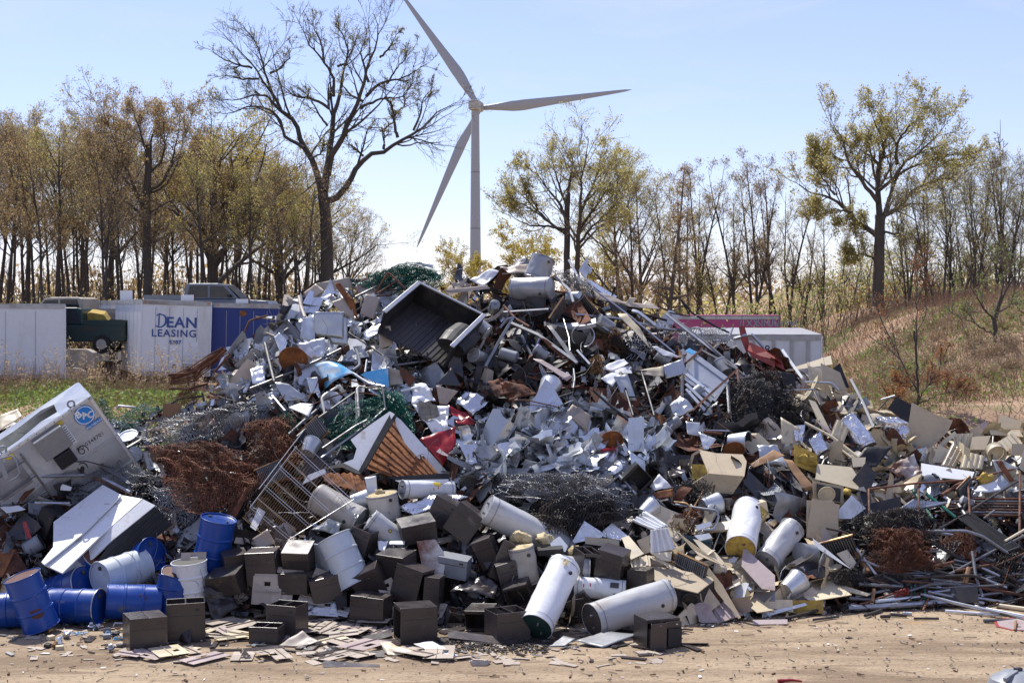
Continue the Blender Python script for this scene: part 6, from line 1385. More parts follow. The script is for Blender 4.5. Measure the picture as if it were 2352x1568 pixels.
cut_panel('B', 1265, 800, 0.40, 0.32, (8, -12, -3), 'tan slotted panel standing beside the crushed blue drum', lift=0.5)
cut_panel('B', 2270, 770, 0.44, 0.46, (-6, -12, -3), 'pale slotted panel standing against the tall plain cabinet', lift=0.5)
cut_panel('C', 150, 760, 0.46, 0.50, (-4, -16, -2), 'large pale slotted panel propped at the foot of the tall cabinet', lift=0.5)
cut_panel('C', 290, 780, 0.30, 0.28, (-4, -18, -4), 'small pale slotted panel next to the large propped one', lift=0.45)
cut_panel('C', 1180, 760, 0.28, 0.30, (10, -14, 30), 'tan slotted panel tilted before the leaning scuffed cabinet', lift=0.5)
cut_panel('C', 540, 830, 0.44, 0.3, (0, -58, -14), 'tan slotted panel lying back beneath the pale drum', lift=0.22)
cut_panel('C', 640, 660, 0.4, 0.28, (0, -50, -20), 'tan slotted panel lying in the shade of the pale drum', lift=0.32)
cut_panel('C', 630, 920, 0.56, 0.40, (-12, -64, -14), 'glaring white slotted panel lying in the sun between cabinets', 'white', lift=0.25)
cut_panel('C', 770, 940, 0.30, 0.24, (-8, -60, -20), 'white slotted panel end next to the glaring one', 'white', lift=0.22)
cut_panel('C', 350, 600, 0.44, 0.16, (0, -66, -4), 'tan slotted strip lying on the low brown cabinet', lift=0.5)
rg = random.Random(12)
flat = [(590, 1080), (700, 1030), (780, 1090), (860, 1120), (700, 1140), (820, 1180), (560, 1040), (940, 1060), (1010, 1100), (1080, 1080), (900, 1150), (640, 1110), (100, 1000), (60, 980), (530, 1130), (760, 1010), (240, 1350), (100, 1345), (-60, 1340), (860, 1235), (700, 1210), (980, 1260), (1450, 1330), (1600, 1340), (1700, 1360), (780, 1340), (900, 1330),
  (-120, 1100), (-200, 1150), (-330, 1000), (-250, 1060), (-280, 1170), (-420, 1150), (-160, 1200), (-60, 1180), (-700, 1330), (-620, 1300), (-500, 1300), (-400, 1370), (-850, 1345), (-1000, 1350), (480, 1150), (1120, 1130), (330, 1180)]
for i, (x, y) in enumerate(flat):
 x += rg.uniform(-25, 25); px, py = wp('C', x, y); p = ground(px, py); wd = rg.uniform(0.36, 0.76)
 root = cut_panel('C', x, y, wd, wd * rg.uniform(0.45, 0.8), (rg.uniform(-40, 40), -90 + rg.uniform(-3, 10), rg.uniform(-3, 3)), 'tan slotted panel lying flat in the litter before the brown cabinets', rg.choice(['tan', 'tan', 'tan', 'cream', 'pink_tan']))
 Rm = rotm(rg.uniform(-80, 80), 0, 0); root.rotation_euler = (R(-90 + rg.uniform(-2, 7)), R(rg.uniform(-5, 5)), rg.uniform(0, 6.28)); root.location = (p.x, p.y, 0.02 + 0.012 * (i % 6) + (0.05 if py < 1440 else 0))
# ---- beige casings and panels
bac = many('beige_air_casing', 'beige air-handler casing lying open with a dark blower inside', 'casing', [('top', 'D', [(1270, 565), (1480, 580), (1800, 655), (1830, 680), (1690, 790), (1480, 740), (1340, 745)], 'beige', 66, 0, 0.55, 0.02, 0),
 ('front_shade_plate', 'D', [(1490, 742), (1690, 792), (1740, 900), (1640, 930), (1500, 900)], 'seam_and_shade', 5, -6, 0.40, 0.02, 0), ('end_panel', 'D', [(1690, 790), (1832, 682), (1838, 830), (1750, 905)], 'black_metal', 5, 40, 0.42, 0.02, 0), ('edge_frame', 'D', [(1688, 790), (1716, 790), (1745, 925), (1725, 925)], 'beige', 0, 0, 0.52, 0.03, 0)])  # solid dark plate painted as the shade inside the open front
disc('D', 1625, 850, 0.13, 270, -60, 'charcoal', 'blower_wheel', '', '', 0.5, bac)
many('beige_casing', 'beige casing lying open at the end showing mustard insulation', 'casing', [('top', 'G', [(1700, 848), (1850, 880), (2075, 890), (2110, 950), (2090, 1075), (1780, 1050)], 'beige', 55, 8, 0.5, 0.02, 0),
 ('front', 'G', [(1780, 1052), (2090, 1078), (1990, 1230), (1700, 1200), (1650, 1140)], 'beige', -8, 10, 0.42, 0.02, 0), ('insulated_end', 'G', [(1640, 975), (1740, 978), (1770, 1045), (1680, 1130), (1640, 1120)], 'yellow', 5, -30, 0.46, 0.03, 0), ('end_frame', 'G', [(1700, 850), (1640, 890), (1605, 1000), (1640, 1135), (1655, 1130), (1628, 1000), (1655, 900), (1712, 870)], 'beige', 5, -30, 0.5, 0.03, 0)])
blb = many('blower_box', 'cream blower box with a round fan in its open face', 'blower', [('face_frame', 'H', [(535, 1115), (800, 1165), (800, 1310), (540, 1270)], 'beige', 5, 0, 0.42, 0.02, 0), ('opening_shade_plate', 'H', [(570, 1140), (778, 1185), (770, 1295), (575, 1255)], 'seam_and_shade', 5, 0, 0.44, 0.01, 0),  # dark plate stands for the shade inside the fan opening
 ('lower_panel', 'H', [(530, 1265), (770, 1320), (750, 1400), (760, 1560), (650, 1620), (480, 1600)], 'beige', 12, -6, 0.36, 0.02, 0)])
disc('H', 655, 1235, 0.15, 270, -75, 'cream', 'fan_wheel', '', '', 0.52, blb)
BP = [('H', [(1385, 445), (1580, 550), (1735, 600), (1690, 700), (1530, 855), (1335, 780)], 'beige', 'broad beige bent panel with a row of holes standing over the sapling side', 8, -8, 0.45, 0),
 ('H', [(1745, 715), (1905, 710), (1880, 850), (1745, 830)], 'cream', 'cream ribbed panel piece standing behind the wheel rim', 20, 0, 0.3, 3),
 ('H', [(1730, 790), (1825, 870), (1750, 1005), (1635, 985)], 'beige', 'beige ribbed panel piece tilted among cream ones', 35, 18, 0.38, 3), ('H', [(1830, 865), (2010, 905), (1985, 1015), (1795, 1005)], 'cream', 'cream ribbed panel with dotted holes beneath the wheel rim', 40, 0, 0.4, 4),
 ('H', [(1465, 965), (1920, 1040), (1890, 1115), (1460, 1070)], 'white', 'long white corrugated panel above the rusty gate frame', 58, 6, 0.4, 0), ('H', [(2150, 550), (2290, 600), (2352, 610), (2352, 670), (2090, 680)], 'beige', 'wide beige panel at the back edge of the panel heap', 35, -8, 0.3, 0),
 ('H', [(2050, 680), (2352, 685), (2340, 740), (2060, 720)], 'cream', 'cream channel-shaped panel lying level above the wheel rim', 50, 0, 0.36, 0), ('H', [(1900, 740), (2060, 730), (2010, 850), (1880, 850)], 'beige', 'beige panel with dotted edge beside the wheel rim', 40, -10, 0.3, 0),
 ('H', [(2110, 790), (2250, 705), (2335, 800), (2160, 880)], 'cream', 'cream curved trough panel behind the wheel rim', 45, 10, 0.36, 4), ('H', [(1620, 800), (1750, 690), (1770, 720), (1640, 830)], 'cream', 'cream bent panel leaning on the broad beige one', 25, -25, 0.35, 0),
 ('H', [(1560, 960), (1610, 800), (1700, 850), (1640, 960)], 'cream', 'cream plain panel standing on its corner', 22, -18, 0.36, 0), ('H', [(2240, 800), (2352, 800), (2352, 900), (2230, 900)], 'beige', 'beige panel by the finned plate', 28, 0, 0.36, 0),
 ('H', [(1840, 700), (1960, 640), (2010, 745), (1900, 735)], 'beige', 'beige triangular panel behind the ribbed ones', 30, -12, 0.25, 0), ('H', [(1955, 640), (2020, 605), (2050, 700), (2000, 720)], 'pink_tan', 'pinkish panel scrap with a red number', 30, 12, 0.25, 0),
 ('H', [(575, 970), (870, 1000), (1000, 1210), (560, 1100)], 'cream', 'cream corrugated siding sheet above the blower box', 52, 6, 0.34, 0), ('H', [(605, 110), (770, 190), (830, 345), (720, 320), (620, 260)], 'beige', 'beige curled panel standing at the heap shoulder', 30, 20, 0.36, 0),
 ('H', [(300, 170), (690, 45), (705, 120), (310, 180)], 'cream', 'cream ribbed panel lying at the back of the heap shoulder', 48, -12, 0.3, 3), ('H', [(740, 590), (860, 640), (800, 790), (685, 720)], 'cream', 'cream ribbed panel leaning on the shiny duct', 28, -14, 0.45, 3),
 ('H', [(500, 420), (560, 440), (690, 690), (620, 680)], 'cream', 'long cream strip panel running down to the shiny duct', 45, 20, 0.32, 0), ('H', [(555, 590), (690, 680), (690, 720), (600, 640)], 'pink_tan', 'pinkish strip panel next to the long cream strip', 45, 10, 0.38, 0),
 ('H', [(870, 920), (990, 915), (980, 990), (880, 1000)], 'cream', 'pale folded panel beside the black leaning plates', 40, -8, 0.38, 0), ('H', [(875, 1110), (990, 960), (1085, 1060), (1010, 1240)], 'charcoal', 'dark grey-green panel standing on its corner above the mesh heap', 18, 18, 0.45, 0),
 ('H', [(710, 1415), (870, 1240), (990, 1350), (870, 1440), (770, 1440)], 'galv', 'bluish folded galvanised hood beside the blower box', 30, -10, 0.45, 0), ('H', [(1180, 500), (1250, 395), (1385, 470), (1360, 640)], 'black_metal', 'glossy black bent sheet next to the broad beige panel', 28, -16, 0.4, 0),
 ('H', [(715, 150), (770, 110), (850, 320), (790, 320)], 'black_metal', 'black perforated strip behind the curled beige panel', 25, 20, 0.3, 0), ('H', [(375, 800), (575, 890), (570, 1060), (385, 980)], 'yellow', 'opened panel lined with yellow insulation above the corrugated siding', 25, 10, 0.35, 0),
 ('G', [(2075, 800), (2210, 705), (2310, 800), (2150, 890)], 'cream', 'cream square panel with dotted edge near the black mesh tail', 30, -10, 0.3, 0),
 ('D', [(1715, 530), (1760, 540), (1900, 720), (2060, 1000), (2040, 1010), (1850, 780)], 'beige', 'long tan board leaning on edge before the pink ribbed panel', 30, -30, 0.6, 0), ('D', [(2080, 415), (2110, 420), (2352, 640), (2352, 770), (2240, 755), (2065, 560)], 'pink_tan', 'pinkish ribbed panel slanting down by the dented pale tank', 52, -8, 0.5, 0),
 ('D', [(1950, 775), (2140, 800), (2350, 935), (2200, 960)], 'beige', 'broad tan board lying on the yellowish panels', 68, -5, 0.3, 0), ('D', [(1620, 910), (1780, 950), (1870, 1105), (1720, 1110)], 'pink_tan', 'curved perforated tan panel at the heap foot', 30, -14, 0.3, 0),
 ('D', [(1810, 980), (1930, 920), (2080, 1040), (1870, 1110)], 'pink_tan', 'pinkish ribbed tray lying open at the heap foot', 55, 0, 0.2, 3), ('D', [(725, 310), (960, 330), (1020, 345), (1020, 410), (730, 370)], 'beige', 'beige folded panel behind the dimpled brown cabinet', 30, 0, 0.4, 0),
 ('D', [(1040, 320), (1100, 300), (1230, 455), (1120, 505), (1080, 420)], 'cream', 'cream panel with mesh shadow beside the dimpled brown cabinet', 55, -8, 0.45, 0), ('D', [(880, 260), (960, 195), (1090, 300), (1030, 340), (880, 310)], 'white', 'pale panel under the dark chain-link swathe', 52, -8, 0.3, 0),
 ('D', [(620, 350), (720, 175), (890, 285), (870, 315), (640, 365)], 'galv', 'bluish flat galvanised sheet under the dark chain-link swathe', 38, -8, 0.36, 0), ('D', [(425, 360), (510, 305), (580, 390), (560, 440), (440, 400)], 'galv', 'crinkled silver sheet behind the foam lumps', 50, 8, 0.4, 0),
 ('D', [(1170, 345), (1270, 300), (1290, 440), (1230, 460)], 'beige', 'beige square panel next to the white corrugated hood', 20, -8, 0.4, 0), ('D', [(1290, 450), (1470, 440), (1460, 520), (1380, 510)], 'cream', 'cream dotted panel under the white corrugated hood', 45, 0, 0.38, 0),
 ('D', [(1260, 480), (1300, 470), (1560, 600), (1660, 620), (1600, 640)], 'beige', 'tan strip boards fanning out above the beige air-handler casing', 62, 0, 0.42, 0), ('D', [(1110, 500), (1280, 470), (1290, 560), (1130, 580)], 'cream', 'cream fluted panel by the small brown cabinet', 60, 0, 0.36, 3),
 ('D', [(1510, 265), (1540, 280), (1640, 410), (1920, 535), (1900, 555), (1700, 470)], 'beige', 'long tan strip curving down before the teal vessel', 50, -10, 0.45, 0), ('D', [(1650, 330), (1700, 340), (1850, 450), (1930, 545), (1760, 470)], 'cream', 'cream folded strip next to the long tan strip', 45, -10, 0.42, 0),
 ('D', [(1660, 300), (1790, 280), (1815, 320), (1710, 345)], 'galv', 'small bluish plate beside the teal vessel', 55, 0, 0.45, 0), ('D', [(1675, 215), (1800, 180), (1815, 215), (1690, 260)], 'galv', 'bluish bracket in front of the bent frame tube', 40, 0, 0.5, 0),
 ('D', [(2140, 780), (2352, 770), (2352, 860), (2180, 860)], 'galv_dull', 'slate grey tray among the tan boards', 40, 0, 0.36, 0), ('D', [(2215, 845), (2500, 850), (2510, 960), (2240, 905)], 'cream', 'olive-cream beam with slots lying at the heap foot', 15, 0, 0.3, 0),
 ('E', [(345, 735), (660, 668), (870, 805), (560, 855), (500, 850)], 'cream', 'large flat cream panel with dotted rim on the ground by the pipes', 76, 0, 0.22, 0), ('E', [(85, 850), (625, 855), (630, 965), (330, 970), (180, 960)], 'yellow', 'long olive yellow beam lying before the flat cream panel', 12, 0, 0.25, 0),
 ('E', [(100, 1040), (110, 1000), (470, 912), (490, 930), (240, 1000)], 'white', 'white perforated gutter strip lying on the dirt', 50, 0, 0.1, 0), ('E', [(535, 320), (720, 470), (870, 590), (780, 540), (560, 400)], 'white', 'white bowed panel with a strap leaning by the brown pipe', 35, -22, 0.4, 0),
 ('E', [(285, 570), (480, 455), (550, 455), (530, 480), (330, 590)], 'beige', 'tan curved board leaning under the white bowed panel', 55, 0, 0.3, 0), ('E', [(740, 455), (830, 420), (930, 560), (860, 580)], 'cream', 'cream wrinkled sheet beside the brown pipe', 40, 0, 0.35, 0),
 ('E', [(0, 830), (60, 860), (215, 955), (0, 940)], 'beige', 'flat tan board end at the heap foot', 70, 0, 0.25, 0), ('E', [(20, 1040), (320, 1035), (320, 1075), (30, 1080)], 'pink_tan', 'low tan strip lying on the dirt at the panel heap', 70, 0, 0.05, 0),
 ('E', [(755, 720), (830, 735), (1030, 800), (1000, 815), (790, 770)], 'cream', 'cream grille strip beside the framed mesh gate', 60, 0, 0.3, 0), ('E', [(450, 620), (640, 560), (680, 650), (480, 680)], 'charcoal', 'dark perforated sheet behind the flat cream panel', 40, 0, 0.2, 0),
 ('E', [(485, 0), (700, 0), (760, 60), (750, 345), (480, 310)], 'beige', 'square beige door panel below the blower box', 14, -6, 0.38, 0)]
for w, pts, mt, lb, el, tu, li, rb in BP:
 panel(w, pts, mt, 'casing_sheet' if mt in ('beige', 'cream', 'pink_tan', 'white') else 'bent_plate', lb, 'panel', el, tu, li, 0.014, ribs=rb if len(pts) == 4 else 0, group='sheet panels and casings')
sheet('D', [(1130, 180), (1245, 90), (1440, 220), (1330, 260)], 'white', 'white_corrugated_hood', 'white corrugated sheet folded over below the dark mesh, upper half', lift=0.55, crump=0.02, wav=4, wamp=0.03, elev=62, n=24)
sheet('D', [(1290, 255), (1430, 235), (1505, 415), (1290, 455)], 'white', 'white_corrugated_hood', 'white corrugated sheet folded over below the dark mesh, hanging half', lift=0.55, crump=0.02, wav=4, wamp=0.03, elev=10, n=24)
def rim(w, x, y, r_, label):
 px, py = wp(w, x, y); c = hit(px, py, 0.42); e = empty('wheel_rim', c, axis_rot(270, -70).to_euler(), label=label, cat='wheel rim'); occ(px, py, r_ * 110)
 MB().lathe([(r_, -.1), (r_ * 1.04, -.09), (r_ * .9, -.04), (r_ * .88, .04), (r_ * 1.04, .09), (r_, .1)], 30, None, False, False).obj('barrel', 'cream', e, smooth='auto'); MB().lathe([(r_ * .88, -.03), (r_ * .6, -.05), (r_ * .35, -.02), (r_ * .2, -.03)], 30, None, True, False).obj('disc', 'cream', e, smooth='auto')
 for k in range(8): MB().lathe([(r_ * .09, -.056), (r_ * .09, -.03)], 8, Matrix.Translation((r_ * .5 * math.cos(k * .785), r_ * .5 * math.sin(k * .785), -0.008))).obj('vent_hole', 'seam_and_shade', e)
rim('H', 2100, 880, 0.19, 'cream steel wheel rim lying in the cream panels')
# ---- truck beds, red and blue bodywork
def black_bed():
 c = at(*wp('J', 1450, 492), 29.2); Rm = rotm(-13, 30, -20); root = empty('truck_bed', c, Rm.to_euler(), label='black pickup truck bed tipped open near the top of the heap', cat='truck bed'); Wd, Ln, Hh = 1.52, 1.6, 0.5
 f = MB().box((Wd / 2, -Ln / 2, -Hh), (Wd, Ln, 0.03)).obj('floor', 'dark', root)
 for i in range(14): MB().box((0.09 + i * 0.107, -Ln / 2, -Hh + 0.022), (0.055, Ln - 0.05, 0.018)).obj('floor_rib', 'dark', f)
 MB().box((Wd / 2, -0.02, -Hh / 2), (Wd, 0.03, Hh)).obj('bulkhead', 'black_metal', root); MB().box((Wd / 2, -0.02, 0.012), (Wd + 0.06, 0.06, 0.03)).obj('bulkhead_rail', 'alu', root)
 for x, m_ in ((0, 'black_metal'), (Wd, 'black_metal')):
  MB().box((x, -Ln / 2, -Hh / 2), (0.03, Ln, Hh)).obj('side_wall', m_, root); MB().box((x, -Ln / 2, 0.012), (0.10, Ln, 0.035)).obj('side_rail', 'alu', root, bevel=0.012)
 MB().lathe([(0.30, -0.4), (0.34, 0), (0.30, 0.4)], 18, Matrix.Translation((Wd - 0.1, -Ln * 0.55, -Hh + 0.05)) @ Matrix.Rotation(R(90), 4, 'X')).obj('wheel_arch', 'black_metal', root).scale = (1, 1, 0.5)
 occ_poly([wp('J', *p) for p in ((1435, 480), (1975, 680), (1890, 820), (1640, 1000), (1210, 790))])
black_bed()
many('wrecked_pickup_bed', 'white pickup bed folded into a peak with a rusty ribbed floor', 'truck bed', [
 ('rusty_floor', 'F', [(1222, 590), (1000, 1010), (1250, 1092), (1610, 1052)], 'rust_orange', 48, 0, 0.25, 0.02, 8),
 ('crumpled_side', 'F', [(1195, 522), (1236, 545), (1080, 800), (935, 1040), (870, 1010), (800, 962), (885, 930), (912, 840), (860, 765), (1010, 650)], 'white', 30, -22, 0.52, 0.02, 0),
 ('bed_rail', 'F', [(1205, 532), (1252, 562), (1000, 990), (945, 1058), (905, 1048), (930, 1030), (1055, 800)], 'black_metal', 35, -10, 0.60, 0.03, 0),
 ('upright_side', 'F', [(1240, 560), (1290, 595), (1692, 1045), (1640, 1055), (1560, 1052), (1330, 800), (1250, 640)], 'white', 28, 22, 0.42, 0.02, 0),
 ('tail_rail', 'F', [(1170, 1085), (1690, 1050), (1700, 1100), (1240, 1112)], 'black_metal', 20, 0, 0.45, 0.03, 0), ('tail_lip', 'F', [(1240, 1112), (1700, 1102), (1690, 1120), (1640, 1140), (1300, 1135)], 'white', 30, 0, 0.42, 0.02, 0),
 ('bumper_strip', 'F', [(630, 1000), (800, 962), (930, 1030), (945, 1060), (900, 1050), (790, 1000), (650, 1018)], 'black_metal', 45, 0, 0.5, 0.03, 0), ('wing_end', 'F', [(445, 1145), (500, 1065), (640, 1010), (650, 1045), (520, 1110)], 'white', 30, -15, 0.42, 0.02, 0)])
sheet('F', [(620, 1050), (960, 1060), (1010, 1240), (640, 1130)], 'rust_orange', 'rusty_ribbed_plate', 'rusty ribbed bed plate under the black bumper strip', lift=0.2, crump=0.03, wav=6, wamp=0.02, elev=55, n=26)
sheet('F', [(980, 1090), (1080, 1075), (1090, 1230), (1010, 1240)], 'white', 'white_door_shell', 'white curved car part with a handle hole under the bed rail', lift=0.35, crump=0.05, elev=15)
sheet('F', [(1450, 760), (1760, 640), (1760, 800), (1650, 985)], 'red', 'red_car_wing', 'glossy red car wing below the torn white sheet', cat='car part', lift=0.30, crump=0.08, freq=2.2, elev=35, turn=15)
sheet('F', [(1690, 470), (1850, 520), (1930, 620), (1770, 640)], 'red', 'red_wheel_arch', 'red car wheel arch curving over a dark hollow', cat='car part', lift=0.28, crump=0.10, freq=2.2, elev=45, turn=-10)
sheet('F', [(1390, 470), (1700, 470), (1690, 660), (1650, 835)], 'white', 'torn_white_sheet', 'torn white car panel with black scorch over the red wing', cat='car part', lift=0.42, crump=0.11, freq=4, elev=38, turn=-6)
panel('F', [(1440, 430), (1600, 470), (1620, 560), (1500, 600), (1440, 560)], 'charcoal', 'scorched_patch_plate', 'dark crumpled plate lying on the torn white car panel', elev=38, turn=-6, lift=0.56)
sheet('F', [(1400, 290), (1500, 300), (1590, 420), (1380, 470)], 'white', 'torn_white_sheet', 'white crumpled strip above the scorched car panel', lift=0.35, crump=0.1, freq=4)
sheet('F', [(560, 130), (800, 150), (930, 210), (650, 320)], 'sky_blue', 'pale_blue_panel', 'pale blue and white curved panel with peeling paint', lift=0.42, crump=0.06, freq=2, bend=0.12, elev=52)
panel('F', [(945, 210), (1000, 185), (1180, 148), (1188, 310), (1150, 318)], 'sky_blue', 'bright_blue_sign', 'bright sky-blue panel with a white edge and a bolt hole', elev=30, turn=10, lift=0.5, cat='sign panel')
bar('F', [(880, 200), (1010, 285), (1150, 315)], 0.03, 'alu', 'metal_edging', 'white metal edging strip under the bright sky-blue panel', 'edging', lift=0.48)
many('crumpled_red_sheet', 'crumpled dull red bodywork at the heap shoulder before the low trailer', 'car part', [('upright_strip', 'K', [(2045, 870), (2090, 858), (2130, 1000), (2150, 1080), (2110, 1090), (2065, 980)], 'red_dull', 15, 15, 0.4, 0.02, 0), ('folded_top', 'K', [(2130, 1010), (2250, 1060), (2352, 1110), (2352, 1150), (2230, 1120), (2120, 1070)], 'red_dull', 60, 0, 0.42, 0.02, 0), ('shaded_side', 'K', [(2120, 1075), (2235, 1125), (2352, 1155), (2352, 1215), (2230, 1160), (2150, 1120)], 'red_dull', 10, 0, 0.36, 0.02, 0), ('torn_end', 'L', [(0, 1000), (150, 1070), (260, 1130), (300, 1240), (180, 1180), (40, 1130)], 'red_dull', 40, 10, 0.36, 0.02, 0)])
gbf = many('galvanised_bed_frame', 'galvanised slatted frame with rusty rails lying tilted on the slope', 'frame', [('deck_plate', 'G', [(1600, 0), (1720, 60), (1950, 230), (1960, 260), (1840, 440), (1580, 260)], 'galv', 48, 12, 0.36, 0.01, 0)] +
 [('slat', 'G', [(1570 + i * 4, 200 + i * 45), (1600, 190 + i * 45), (1850 - i * 30, 385 + i * 38), (1835 - i * 30, 405 + i * 38)], 'galv', 48, 12, 0.44, 0.03, 0) for i in range(4)] + [('slat', 'G', [(1650, 60), (1665, 50), (1930, 240), (1915, 255)], 'galv', 48, 12, 0.42, 0.03, 0)])
for p, m_ in (([(1640, 520), (2030, 165)], 'pipe_rust'), ([(1590, 110), (1720, 0), (1730, -20)], 'pipe_rust'), ([(1720, 0), (2030, 165)], 'pipe'), ([(2030, 170), (2050, 310)], 'pipe_rust'), ([(1945, 300), (1962, 540)], 'pipe'), ([(1562, 40), (1558, 400)], 'pipe')):
 bar('G', p, 0.03, m_, 'frame_rail', None, n=4, lift=0.46, parent=gbf)
panel('K', [(1580, 1075), (1620, 1050), (1680, 1085), (1650, 1105)], 'sky_blue', 'blue_tape_patch', 'small bright blue patch at the top of the slatted frame', elev=45, turn=10, lift=0.62, cat='patch')
panel('G', [(1098, 580), (1230, 568), (1232, 865), (1060, 865), (1060, 845), (1095, 840)], 'galv', 'galvanised_tray', 'pale upright galvanised tray standing in the dark middle of the slope', elev=12, turn=-6, lift=0.55)
